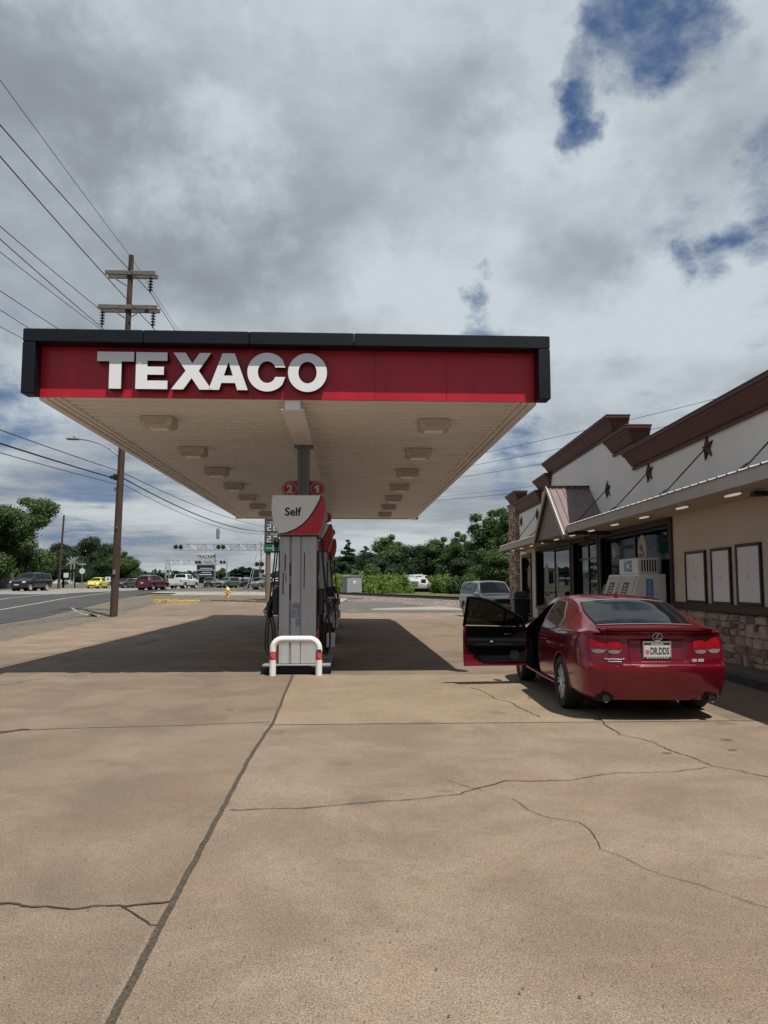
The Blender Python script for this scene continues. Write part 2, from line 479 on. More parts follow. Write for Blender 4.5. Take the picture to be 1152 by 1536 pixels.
def leaf_mat(name, c1, c2, scale=.6):
    m = bpy.data.materials.new(name); m.use_nodes = True
    n, l = nodes(m); b = n['Principled BSDF']; b.inputs['Roughness'].default_value = .55; b.inputs['Specular IOR Level'].default_value = .3
    t = n.new('ShaderNodeTexCoord'); V = t.outputs['Object']
    c = nmix(n, l, nramp(n, l, nnoise(n, l, V, scale, 4, .6), .36, .64), c1, c2)
    c = nmix(n, l, nramp(n, l, nnoise(n, l, V, scale * 12, 2, .6), .4, .7, 0, .5), c, tuple(x * 1.5 for x in c2))
    l.new(c, b.inputs['Base Color'])
    tr = n.new('ShaderNodeBsdfTranslucent'); l.new(c, tr.inputs[0])
    mx = n.new('ShaderNodeMixShader'); mx.inputs[0].default_value = .22
    l.new(b.outputs[0], mx.inputs[1]); l.new(tr.outputs[0], mx.inputs[2])
    l.new(mx.outputs[0], n['Material Output'].inputs['Surface'])
    return m
def glass_mat(name, base=(.012, .014, .016), rough=.02):
    m = mat(name, base, rough, vary=0); n, l = nodes(m); b = n['Principled BSDF']
    b.inputs['IOR'].default_value = 1.52; b.inputs['Specular IOR Level'].default_value = .55
    return m

M = {}
M['concrete'] = concrete_mat('forecourt concrete', (.168, .127, .092), (.246, .190, .139), (.236, .155, .106), slab=(.59, 9.0, .39, 9.5))
M['pale_slab'] = concrete_mat('pale slab concrete', (.225, .172, .118), (.285, .222, .155), (.26, .185, .12))
M['sidewalk'] = concrete_mat('sidewalk concrete', (.14, .12, .10), (.19, .165, .14), (.17, .14, .11))
M['pale_conc'] = concrete_mat('pale concrete', (.28, .255, .22), (.34, .315, .275), (.29, .25, .20))
M['curb_dark'] = mat('weathered dark curb', (.06, .055, .06), .8, vary=.3, scale=4, bump=.3)
M['asphalt'] = concrete_mat('asphalt', (.045, .045, .047), (.064, .063, .064), (.056, .053, .05), speck=.5)
M['asph_old'] = concrete_mat('old grey asphalt', (.095, .086, .077), (.135, .122, .108), (.11, .092, .075))
M['road_conc'] = concrete_mat('crossing concrete', (.22, .205, .185), (.28, .265, .245), (.21, .185, .16))
M['white_line'] = mat('road paint', (.42, .41, .385), .7, vary=.25, scale=6)
M['gravel'] = gravel_mat('verge gravel', [(.07, .06, .05), (.15, .13, .105), (.10, .09, .072), (.21, .185, .155)], 14, .7, (.165, .13, .09))
M['ballast'] = gravel_mat('ballast stone', [(.07, .055, .05), (.20, .165, .145), (.12, .10, .09), (.33, .29, .265)], 5.0, 1.0, (.15, .115, .095))
M['earth'] = gravel_mat('ground earth', [(.05, .065, .025), (.09, .10, .04), (.13, .11, .06)], 2.2, .6, (.14, .12, .075))
M['crack'] = mat('crack filling', (.045, .036, .026), .95, vary=.4, scale=14, bump=.5)
M['joint'] = mat('joint dirt', (.045, .037, .027), .95, vary=.6, scale=45, bump=.7, hue=(.095, .076, .055))
# ------------------------------------------------------------------ ground, street, forecourt
def sheet(name, lf, rf, ys, nx, dz, m, label=None, thick=0.0):
    mb = MB(); rows = []
    for y in ys:
        a, b = lf(y), rf(y)
        rows.append([(a + (b - a) * k / nx, y, ter(a + (b - a) * k / nx, y) + dz) for k in range(nx + 1)])
    mb.grid(rows)
    return struct(name, mb, m, label)
def frange(a, b, s):
    n = max(1, int(round((b - a) / s))); return [a + (b - a) * i / n for i in range(n + 1)]

ys = [-400, -120, -60, -30] + frange(-15, 160, 2.5) + [175, 200, 240, 300, 400, 600, 1000, 2000, 4000, 9000]
mb = MB()
xsn = [-1, -.6, -.4, -.3] + frange(-.24, .06, .02) + [.15, .25, .4, .6, 1]
rows = []
for y in ys:
    wdt = max(60, abs(y) * 1.6 + 60)
    r = [(-wdt * 2, y)] + [((u * max(y, 1) if y > 40 else u * 100), y) for u in xsn] + [(wdt * 2, y)]
    r = sorted(r)
    rows.append([(x, y2, ter(x, y2) - .06) for x, y2 in r])
mb.grid(rows)
struct('ground', mb, M['earth'], 'earth and low grass around the lots and the railway')

RD = -.1525                       # the street runs slightly to the left of straight ahead
road_r = lambda y: -10.5 + RD * y
fore_l = lambda y: -7.4 - .1455 * y
Y1 = frange(-40, 36, 4) + frange(38, 160, 2) + [170, 190, 220, 260, 320, 400]
sheet('gravel_verge', lambda y: road_r(y) - .3, lambda y: fore_l(y) + .4, frange(-12, 36, 4) + frange(37, 62, 1), 4, -.012, M['gravel'], 'grey gravel strip between street and forecourt')
sheet('road', lambda y: road_r(y) - 17.5, road_r, Y1, 6, 0.004, M['asphalt'], 'grey asphalt street')
sheet('crossing_pavement', lambda y: road_r(y) - 17.3, lambda y: road_r(y) - 1.2 - 6.0 * (1 - sstep(66, 96, y)), frange(66, 165, 2), 6, 0.012, M['road_conc'], 'pale concrete street surface by the rail crossing')
mb = MB()
def stripe(mb, off, y0, y1, w=.14, dz=.009):
    rows = [[(road_r(y) - off - w / 2, y, ter(road_r(y) - off, y) + dz), (road_r(y) - off + w / 2, y, ter(road_r(y) - off, y) + dz)] for y in frange(y0, y1, 2)]
    mb.grid(rows)
stripe(mb, 4.0, -30, 74)
stripe(mb, 8.1, -30, 70)
for y in frange(-30, 60, 9): stripe(mb, 13.2, y, y + 3)
stripe(mb, 17.0, -30, 66)
struct('road_markings', mb, M['white_line'], 'white painted lane lines on the street')
sheet('far_curb', lambda y: road_r(y) - 18.1, lambda y: road_r(y) - 17.5, frange(-30, 160, 4), 1, .12, M['pale_conc'], 'pale kerb on the far side of the street')

# forecourt slab, local axes follow the canopy
PSI = atan(.0477)
FO = Vector((-1.45, -1.0, 0))
def loc2w(u, v): return (FO.x + u * cos(PSI) - v * sin(PSI), FO.y + u * sin(PSI) + v * cos(PSI))
def w2loc(x, y):
    x -= FO.x; y -= FO.y
    return (x * cos(PSI) + y * sin(PSI), -x * sin(PSI) + y * cos(PSI))
mb = MB(); rows = []
for y in frange(-12, 30, 6) + frange(31, 53, 1):
    a = fore_l(y); b = 5.78 if y < 37 else 22
    if y > 46: b = 22 - (y - 46) * 1.5
    k = 12
    rows.append([(*w2loc(a + (b - a) * i / k, y), ter(a + (b - a) * i / k, y)) for i in range(k + 1)])
mb.grid(rows)
o = struct('forecourt', mb, M['concrete'], 'tan concrete forecourt slab with joints and cracks')
o.location = FO; o.rotation_euler = (0, 0, PSI)

mb = MB(); mb.grid([[(.61 + 5.4 * i / 6, 9.91 + 4.7 * j / 6, .0022) for i in range(7)] for j in range(7)])
o = struct('pale_slab', mb, M['pale_slab'], 'paler concrete slab in front of the guard bar'); o.location = FO; o.rotation_euler = (0, 0, PSI)
# joints and cracks
def strip(mb, pts, w, jit=.25, sub=.06, seed=0, dz=.004, taper=False):
    rnd = random.Random(seed)
    P = [Vector((p[0], p[1], 0)) for p in pts]
    out = []
    for a, b in zip(P[:-1], P[1:]):
        n = max(1, int((b - a).length / sub))
        for i in range(n): out.append(a.lerp(b, i / n))
    out.append(P[-1])
    rows = []
    off = 0; ww = 1.0
    for i, p in enumerate(out):
        ww = .82 * ww + .18 * rnd.uniform(.1, 1.9)
        t = (out[min(i + 1, len(out) - 1)] - out[max(i - 1, 0)]).normalized(); nrm = Vector((-t.y, t.x, 0))
        off = off * .86 + rnd.gauss(0, 1) * jit * w * .8 + (0 if i % 3 else rnd.uniform(-1, 1) * jit * w * .5)
        k = ww if jit > .3 else 1.0
        if taper: k = .35 + .65 * sin(pi * (i + .5) / len(out))
        c = p + nrm * off
        wl_, wr_ = w * .5 * k * (1 + rnd.uniform(-.3, .4) * min(1, jit * 2.5)), w * .5 * k * (1 + rnd.uniform(-.3, .4) * min(1, jit * 2.5))
        a, b = c - nrm * wl_, c + nrm * wr_
        rows.append([(a.x, a.y, ter(a.x, a.y) + dz), (b.x, b.y, ter(b.x, b.y) + dz)])
    mb.grid(rows)
gp = lambda L: [onground(*p)[:2] for p in L]
mj = MB()
strip(mj, gp([(150, 1570), (165, 1536), (230, 1410), (262, 1350), (330, 1220), (372, 1140), (410, 1083), (440, 1010)]), .036, .05, sub=.03, seed=1)
strip(mj, gp([(0, 1097), (100, 1093), (250, 1089), (410, 1083)]), .016, .25, seed=2)
strip(mj, [loc2w(.58, 9.895), loc2w(7.1, 9.895)], .018, .2, seed=3)
strip(mj, gp([(-80, 1108), (-10, 1101), (20, 1096), (45, 1094)]), .07, .4, seed=4, dz=.007)
for v in (28.6, 33.4, 38.1, 43):
    strip(mj, [loc2w(-6, v), loc2w(5.5, v)], .014, .2, sub=.2, seed=int(v * 10))
strip(mj, [loc2w(0.02, 16), loc2w(.1, 44)], .03, .1, sub=.2, seed=8)
strip(mj, [loc2w(-5.2, 15), loc2w(-5.2, 44)], .014, .2, sub=.2, seed=9)
strip(mj, [loc2w(5.4, 22), loc2w(5.4, 40)], .014, .2, sub=.2, seed=10)
struct('expansion_joints', mj, M['joint'], 'dirt filled joints between the concrete slabs')
mc = MB()
CR = [([(345, 1215), (430, 1213), (520, 1207), (640, 1198), (690, 1191), (720, 1182), (760, 1172), (850, 1171), (890, 1165), (930, 1160), (1000, 1159), (1070, 1150)], .012),
      ([(896, 1074), (905, 1082), (930, 1103), (960, 1109), (1010, 1127), (1040, 1138), (1068, 1149), (1110, 1156), (1152, 1167), (1230, 1180)], .014),
      ([(670, 1171), (700, 1180), (725, 1187)], .006),
      ([(768, 1198), (790, 1215), (815, 1225), (870, 1234), (885, 1245), (893, 1256), (903, 1274), (940, 1288), (965, 1302), (990, 1312), (1040, 1324), (1080, 1338), (1152, 1361), (1200, 1374)], .006),
      ([(-60, 1352), (0, 1354), (30, 1355), (60, 1358), (95, 1363), (130, 1362), (190, 1360), (255, 1354)], .017),
      ([(180, 1361), (198, 1368), (210, 1378), (225, 1388), (240, 1389)], .011),
      ([(705, 1031), (728, 1038), (745, 1049), (765, 1055), (790, 1067), (808, 1076)], .016),
      ([(0, 1028), (45, 1020), (70, 1018)], .02), ([(250, 985), (330, 960), (380, 950)], .022), ([(60, 1002), (110, 990), (150, 992)], .02), ([(520, 985), (575, 972), (640, 965)], .02),
      ([(90, 990), (180, 975), (240, 958), (215, 968)], .02)]
for i, (L, w) in enumerate(CR): strip(mc, gp(L), w * .78, .9, .035, seed=20 + i, dz=.006)
struct('pavement_cracks', mc, M['crack'], 'jagged dark cracks in the concrete slabs')
# dark grease spots and loose grit on the slab
ms = MB(); rnd = random.Random(5)
for (px, py, r) in ((1000, 1130, .05), (1090, 1110, .06), (1098, 1125, .05), (345, 1065, .05)):
    c = onground(px, py); k = 14; ms.poly([(c.x + r * cos(2 * pi * i / k) * rnd.uniform(.7, 1.2), c.y + r * .8 * sin(2 * pi * i / k) * rnd.uniform(.6, 1.2), .003) for i in range(k)])
struct('oil_spots', ms, mat('oily stain', (.10, .083, .068), .75, vary=.2, scale=10), 'dark oily spots on the concrete')
mg = MB()
for i in range(700):
    y = rnd.uniform(2.4, 14) ** 1.0; x = rnd.uniform(-.6, .6) * y
    if x > 4.2: continue
    r = rnd.uniform(.0025, .0065); a = rnd.uniform(0, 6)
    mg.poly([(x + r * cos(a + k * 1.57) * rnd.uniform(.6, 1.4), y + r * sin(a + k * 1.57) * rnd.uniform(.6, 1.4), .006 + rnd.uniform(0, .005)) for k in range(4)])
tag(mg.build('loose_grit', mat('grit', (.06, .05, .04), .9, vary=.5, scale=3)), 'scattered dark grit on the tan slab', 'grit', kind='stuff')

# island of dirt and gravel with the yellow kerb, pale lot beyond
sheet('gravel_island', lambda y: fore_l(y) - .5, lambda y: -5.0, frange(51.8, 63, 1), 6, .03, M['gravel'], 'dirt and gravel island with the hydrant')
sheet('pale_lot', lambda y: fore_l(y) - 1.0 if y < 70 else road_r(y), lambda y: -3.5, frange(63, 76, 1), 6, .02, M['pale_conc'], 'pale concrete drive behind the gravel island')
sheet('side_street', lambda y: road_r(y) - .2, lambda y: -2.0, frange(76, 112, 2), 6, .010, M['asph_old'], 'grey asphalt side street before the railway')
sheet('asphalt_lot', lambda y: -5.2, lambda y: 26, frange(46, 66, 1), 10, .002, M['asph_old'], 'worn grey asphalt behind the forecourt')
sheet('concrete_apron', lambda y: -.8 + max(0, y - 51) * 1.1, lambda y: 14, frange(49.5, 56, .5), 5, .012, M['pale_conc'], 'pale concrete apron beside the railway')

# railway
TA, TBv = Vector((5.9, 66.0)), Vector((-.395, .919)).normalized()
TNv = Vector((-TBv.y, TBv.x)); TNv = -TNv if TNv.y > 0 else TNv      # towards the camera
def trk(s, o): p = TA + TBv * s + TNv * o; return p.x, p.y
RAILZ = lambda s: .42 + .0022 * s
mb = MB()
for s in frange(-60, 92, 4): pass
rows = []
for s in frange(-60, 90, 3):
    r = []
    for o_, h in ((-4.5, -.30), (-1.9, -.06), (-.9, -.02), (.9, -.02), (1.9, -.06), (3.2, -.22), (5.5, -.27), (7.5, -.34), (8.3, -.8)):
        x, y = trk(s, o_); z = RAILZ(s) + h - .14
        r.append((x, y, max(z, ter(x, y) - .15)))
    rows.append(r)
mb.grid(rows)
struct('ballast', mb, M['ballast'], 'crushed stone ballast bed of the railway')
rt = thing('railway_track', 'rusty railway track on grey ballast crossing behind the forecourt', 'railway track', (0, 0, 0))
rust = mat('rusted rail', (.045, .032, .027), .7, metal=.4, vary=.3)
for off in (-.72, .72):
    m_ = MB(); P = []
    for (dx, dzz) in ((-.07, -.13), (.07, -.13), (.02, -.09), (.04, 0), (-.04, 0), (-.02, -.09)): P.append((dx, dzz))
    def e(s_): 
        def f(dx, dz_):
            x, y = trk(s_, off + dx); return (x, y, RAILZ(s_) + dz_ + .03)
        return f
    for s0 in frange(-60, 85, 5): m_.prism(P, e(s0), e(s0 + 4.98))
    m_.build('rail', rust, rt)
m_ = MB()
for s in frange(-30, 60, .6):
    c = [trk(s + ds, o_) for ds, o_ in ((-.11, -1.25), (.11, -1.25), (.11, 1.25), (-.11, 1.25))]
    z = RAILZ(s) - .10
    a = [m_.vert((x, y, z)) for x, y in c]; b_ = [m_.vert((x, y, z - .15)) for x, y in c]
    m_.face(a)
    for k in range(4): m_.face((a[k], b_[k], b_[(k + 1) % 4], a[(k + 1) % 4]))
o = m_.build('sleepers', mat('sleeper timber', (.07, .05, .04), .9, vary=.3), rt); o['kind'] = 'stuff'
# yellow kerb and broken kerb stones
yk = MB(); a = onground(230, 904, .36); a = at(231, 904, 50.2); b = at(300, 907, 49.4)
for (p, q, z0, z1, w) in ((a, b, 0, .16, .16),):
    d = (q - p); L = hypot(d.x, d.y); n_ = 14; rr = []
    for i in range(n_ + 1):
        x, y = p.x + d.x * i / n_, p.y + d.y * i / n_; g = ter(x, y) + .03; wob = .02 * sin(i * 2.1)
        rr.append([(x, y - w / 2, g - .1), (x, y - w / 2 + .02, g + .13 + wob), (x, y - .03, g + .17 + wob), (x, y + w / 2, g + .15 + wob), (x, y + w / 2, g - .1)])
    yk.grid(rr)
tag(yk.build('yellow_kerb', mat('chipped yellow paint', (.50, .32, .06), .7, vary=.35, scale=7, hue=(.58, .44, .18))), 'chipped yellow painted kerb along the edge of the forecourt', 'kerb')
dk = MB()
pa, pb = at(322, 902, 52), at(398, 906, 50.5)
for i in range(9):
    t = i / 8; x, y = pa.x + (pb.x - pa.x) * t, pa.y + (pb.y - pa.y) * t
    g = ter(x, y); dk.bbox(x - .2, x + .2, y - .1, y + .1, g - .1, g + .12 + .03 * sin(i * 3), .03)
tag(dk.build('timber_edging', mat('old edging', (.12, .09, .065), .9, vary=.4)), 'dark broken edging beside the gravel island near the hydrant', 'edging')
# ------------------------------------------------------------------ fuel canopy
M['navy'] = mat('navy painted metal', (.003, .005, .010), .5, vary=.15, scale=2, rvary=.06, spec=.3)
M['red'] = mat('red fascia panel', (.43, .009, .020), .34, vary=.13, scale=1.1, stretch=(2.5, 2.5, .35), rvary=.08)
M['letter'] = mat('white letter face', (.76, .77, .79), .4, vary=.03)
M['letter_side'] = mat('dark letter return', (.02, .018, .018), .5, vary=.1)
M['soffit'] = mat('cream deck metal', (.92, .90, .87), .5, vary=.06, scale=.7, stretch=(1, 3, 1))
M['fixture'] = mat('cream fixture housing', (.60, .55, .49), .5, vary=.05)
M['lens'] = mat('unlit prismatic lens', (.82, .78, .70), .25, vary=.05)
M['colgrey'] = mat('grey painted column', (.19, .195, .205), .5, vary=.15, scale=2)
M['red_sign'] = mat('dark red sign face', (.36, .008, .024), .4, vary=.05)
M['pink'] = mat('white sign line', (.62, .50, .48), .5, vary=.05)
CW, CL, ZS, ZT = 8.54, 24.0, 4.625, 5.675
C0 = at(30, 590, 12.0)
CX0, CY0 = C0.x, C0.y
can = thing('fuel_canopy', 'large flat fuel station canopy with red fascia and white lettering over the pumps', 'canopy', (CX0, CY0, 0), PSI)
TR_ = .28                       # how far the navy trim stands out from the red panel
BK = CL - .0
# structural box behind the fascias (roof deck)
m_ = MB(); m_.box(.30, CW - .30, .30, CL - .3, ZT - .35, ZT - .06); m_.build('roof', M['colgrey'], can)
# red panels, one per bay with thin seams between them
m_ = MB(); x = .20
for w in (1.45, 2.0, 2.0, 1.2, 1.6):
    x1 = min(CW - .20, x + w); m_.box(x + .003, x1 - .003, TR_, TR_ + .04, ZS + .0, ZT - .2); x = x1
m_.box(.20, CW - .2, TR_ + .02, TR_ + .05, ZS + .01, ZT - .2)
m_.build('red_fascia', M['red'], can)
m_ = MB()
for (a, b) in ((.3, 8.1), (8.1, 16.0), (16.0, CL - .3)):
    for xx in (.16, CW - .20): m_.box(xx, xx + .04, a + .004, b - .004, ZS, ZT - .2)
m_.box(.30, CW - .3, CL - .29, CL - .25, ZS, ZT - .2)
m_.build('red_side_fascia', M['red'], can)
m_ = MB()
for (a, b) in ((0, 1.9), (1.9, 3.6), (3.6, 5.3), (5.3, CW)):          # top trim in lengths
    m_.bbox(a + .002, b - .002, 0, .30, ZT - .215, ZT, .012)
m_.bbox(0, .20, .30, CL, ZT - .215, ZT, .012); m_.bbox(CW - .20, CW, .30, CL, ZT - .215, ZT, .012); m_.bbox(.20, CW - .20, CL - .3, CL, ZT - .215, ZT, .012)
m_.build('top_trim', M['navy'], can)
for xx in (0.001, CW - .201):
    m_ = MB(); m_.bbox(xx, xx + .20, .001, .29, ZS - .012, ZT - .217, .012); m_.build('corner_trim', M['navy'], can)
    m_ = MB(); m_.bbox(xx, xx + .20, CL - .29, CL - .001, ZS - .012, ZT - .217, .012); m_.build('corner_trim', M['navy'], can)
# ribbed soffit deck
m_ = MB(); rows = []; y = .30; k = 0
while y < CL - .30:
    for (dy, dz_) in ((0, 0), (.014, .09), (.096, .09), (.110, 0)):
        rows.append([(.17, y + dy, ZS + .02 + dz_), (CW - .17, y + dy, ZS + .02 + dz_)])
    y += .305; k += 1
m_.grid(rows); m_.build('soffit', M['soffit'], can)
# edge channels along the soffit
m_ = MB()
for xx, s in ((.17, 1), (CW - .17, -1)):
    for (a, b, z0) in ((0, .13, ZS - .05), (.15, .24, ZS - .025), (.26, .34, ZS - .012)):
        x0, x1 = sorted((xx + s * a, xx + s * b)); m_.bbox(x0, x1, .31, CL - .31, z0, ZS + .03, .01)
m_.box(.30, CW - .3, CL - .36, CL - .31, ZS - .03, ZS + .03)
m_.build('edge_channel', M['soffit'], can)
LC = CW / 2 + .02
m_ = MB(); m_.bbox(LC - .13, LC + .13, .32, CL - .32, ZS - .16, ZS + .01, .012); m_.box(LC - .19, LC + .19, .32, CL - .32, ZS - .165, ZS - .155)
m_.build('centre_beam', M['soffit'], can)
COLS = (3.75, 10.7, 17.6)
num = 1
for ci, ay in enumerate(COLS):
    m_ = MB(); m_.bbox(LC - .12, LC + .12, ay - .12, ay + .12, .15, ZS - .165, .012)
    for s in (-1, 1): m_.bbox(LC - .075 * 1 - .05 if s < 0 else LC + .05, LC - .05 if s < 0 else LC + .125, ay - .15, ay - .119, .15, ZS - .166, .006)
    m_.box(LC - .2, LC + .2, ay - .2, ay + .2, ZS - .185, ZS - .166)
    col = m_.build('column', M['colgrey'], can)
    for s, nn in ((1, 2 * ci + 1), (-1, 2 * ci + 2)):
        m_ = MB(); zc = 3.56; r = .165; cx = LC + s * .285; y0, y1 = ay - .05, ay - .02
        out = [(LC + s * .121, zc - r), (cx, zc - r)] + [(cx + s * r * cos(a), zc + r * sin(a)) for a in np.linspace(-pi / 2, pi / 2, 15)[1:-1]] + [(cx, zc + r), (LC + s * .121, zc + r)]
        m_.prism(out, lambda x, z: (x, y0, z), lambda x, z: (x, y1, z))
        m_.mi = 1
        m_.lathe([(r * .78, y0 - .004), (r * .86, y0 - .004), (r * .86, y0 + .001), (r * .78, y0 + .001)], 28, (cx, 0, zc), 'y', closed=True)
        if nn == 1: m_.poly([(cx + x, y0 - .003, zc - .085 + z) for x, z in ((-.022, 0), (.038, 0), (.038, .17), (-.005, .17), (-.062, .125), (-.062, .08), (-.022, .105))])
        else: add_text(m_, str(nn), .24, lambda x, z: (cx + x, y0 - .003, zc - .085 + z), bold=.012)
        m_.build('number_sign', [M['red_sign'], M['pink']], col)
for k in range(7):
    for xx in (1.72, CW - 1.72):
        m_ = MB(); ay = 1.95 + k * 3.14; w, d, h = .29, .25, .19
        m_.mi = 0
        z1, z0 = ZS + .015, ZS - .13
        m_.bbox(xx - w, xx + w, ay - d, ay + d, z0, z1, .012)
        rim = [(xx - w, ay - d), (xx + w, ay - d), (xx + w, ay + d), (xx - w, ay + d)]
        inn = [(xx - w * .72, ay - d * .7), (xx + w * .72, ay - d * .7), (xx + w * .72, ay + d * .7), (xx - w * .72, ay + d * .7)]
        a = [m_.vert((*p, z0)) for p in rim]; b = [m_.vert((*p, z0 - .055)) for p in inn]
        for q in range(4): m_.face((a[q], a[(q + 1) % 4], b[(q + 1) % 4], b[q]))
        m_.face(b)
        fx = m_.build('light_fixture', M['fixture'], can)
        m_ = MB(); m_.box(xx - w * .6, xx + w * .6, ay - d * .58, ay + d * .58, z0 - .061, z0 - .056)
        for q in (-1, 1): m_.box(xx + q * w * .8 - .03, xx + q * w * .8 + .03, ay - d - .01, ay - d + .005, z0 + .0, z0 + .03)
        m_.build('lens', M['lens'], fx)
# raised lettering
def letter(name_pts, x0, w, z0, h):
    return [(x0 + p[0] * w, z0 + p[1] * h) for p in name_pts]
T_ = [(.335, 0), (.665, 0), (.665, .74), (1, .74), (1, 1), (0, 1), (0, .74), (.335, .74)]
E_ = [(0, 0), (1, 0), (1, .23), (.36, .23), (.36, .39), (.88, .39), (.88, .61), (.36, .61), (.36, .77), (.98, .77), (.98, 1), (0, 1)]
X_ = [(0, 0), (.30, 0), (.50, .31), (.70, 0), (1, 0), (.67, .51), (.97, 1), (.69, 1), (.51, .71), (.34, 1), (.04, 1), (.35, .51)]
A_out = [(0, 0), (.27, 0), (.325, .19), (.675, .19), (.73, 0), (1, 0), (.655, 1), (.345, 1)]
A_in = [(.385, .39), (.615, .39), (.5, .76)]
def UX(px):                      # where a sighted letter edge meets the letter plane
    r = ray(px, 560); a0 = TR_ - .15
    t = (a0 - CX0 * sin(PSI) + CY0 * cos(PSI)) / (r.y * cos(PSI) - r.x * sin(PSI))
    return (r.x * t - CX0) * cos(PSI) + (r.y * t - CY0) * sin(PSI)
ZL0, ZL1 = 4.735, 5.345
SPEC = (('T', 145, 200.5), ('E', 203.5, 251.5), ('X', 257, 318), ('A', 313, 372), ('C', 371, 430.5), ('O', 432, 490.5))
for ch, p0, p1 in SPEC:
    x0, w, h = UX(p0), UX(p1) - UX(p0), ZL1 - ZL0
    m_ = MB(); ya, yb = TR_ - .15, TR_ - .002
    F = lambda x, z: (x, ya, z); B_ = lambda x, z: (x, yb, z)
    def outline(pts, caps=True):
        n = len(pts); a = [m_.vert(F(*p)) for p in pts]; b = [m_.vert(B_(*p)) for p in pts]
        m_.mi = 1
        for k in range(n): m_.face((a[k], a[(k + 1) % n], b[(k + 1) % n], b[k]))
        m_.mi = 0
        return a
    if ch in 'TEX':
        m_.face(outline(letter({'T': T_, 'E': E_, 'X': X_}[ch], x0, w, ZL0, h)))
    elif ch == 'A':
        a = outline(letter(A_out, x0, w, ZL0, h)); b = outline(letter(A_in, x0, w, ZL0, h))
        # ring between outline and hole, cut into strips that butt together
        for q in ((0, 1, 2, 'i0'), (2, 3, 'i1', 'i0'), (3, 4, 5, 'i1'), (5, 6, 'i2', 'i1'), (6, 7, 'i2'), (7, 0, 'i0', 'i2')):
            m_.face([b[int(t[1])] if isinstance(t, str) else a[t] for t in q])
    else:
        n = 48; g = radians(34) if ch == 'C' else 0
        zc, xc = ZL0 + h / 2, x0 + w / 2
        angs = [g + (2 * pi - 2 * g) * k / n for k in range(n + 1)]
        hh = h * .53
        outp = [(xc + w / 2 * cos(t), zc + hh * sin(t)) for t in angs]
        inp = [(xc + w * .235 * cos(t), zc + hh * .56 * sin(t)) for t in angs]
        if ch == 'C':
            outp[0] = (xc + w * .46, zc + h * .13); outp[-1] = (xc + w * .46, zc - h * .13)
            inp[0] = (xc + w * .20, zc + h * .13); inp[-1] = (xc + w * .20, zc - h * .13)
            pts = outp + inp[::-1]; a = outline(pts); N = len(outp)
            for k in range(N - 1): m_.face((a[k], a[k + 1], a[2 * N - 2 - k], a[2 * N - 1 - k]))
        else:
            a = outline(outp[:-1]); b = outline(inp[:-1])
            for k in range(n): m_.face((a[k], a[(k + 1) % n], b[(k + 1) % n], b[k]))
    m_.build('letter', [M['letter'], M['letter_side']], can)

# ------------------------------------------------------------------ islands, pumps, guard bar
M['isl_top'] = mat('island concrete', (.22, .205, .185), .85, vary=.2, bump=.2)
M['pgrey'] = mat('brushed grey panel', (.43, .435, .44), .45, metal=.1, vary=.11, scale=1.6, stretch=(6, 6, .5))
M['pgroove'] = mat('recessed cabinet grey', (.26, .265, .27), .5, vary=.1)  # darker grey of the cabinet, seen between the raised panel strips
M['black'] = mat('black plastic', (.012, .012, .014), .45, vary=.2)
M['rubber'] = mat('black rubber hose', (.010, .010, .011), .5, vary=.1)
M['topwhite'] = mat('topper light grey face', (.74, .75, .73), .35, vary=.03)
M['topred'] = mat('topper red face', (.50, .012, .024), .35, vary=.05)
M['topedge'] = mat('topper edge', (.33, .29, .24), .5, vary=.1)
M['ink'] = mat('black lettering', (.008, .008, .008), .5, vary=0)
M['decal'] = mat('faded notice', (.30, .31, .33), .5, vary=.2, scale=20)
M['decal2'] = mat('notice print', (.15, .17, .22), .5, vary=.3, scale=60)
M['display'] = mat('pump display', (.03, .04, .04), .15, vary=.1)
M['chrome'] = mat('chrome', (.75, .75, .76), .12, metal=1.0, vary=0)
M['steel'] = mat('galvanised steel', (.36, .37, .38), .42, metal=.7, vary=.15, scale=5)
M['white_paint'] = mat('white enamel', (.74, .74, .73), .35, vary=.05, scale=6)
M['tape'] = mat('red reflective tape', (.42, .015, .025), .35, vary=.08)
def canw(l, a): return (CX0 + l * cos(PSI) - a * sin(PSI), CY0 + l * sin(PSI) + a * cos(PSI))

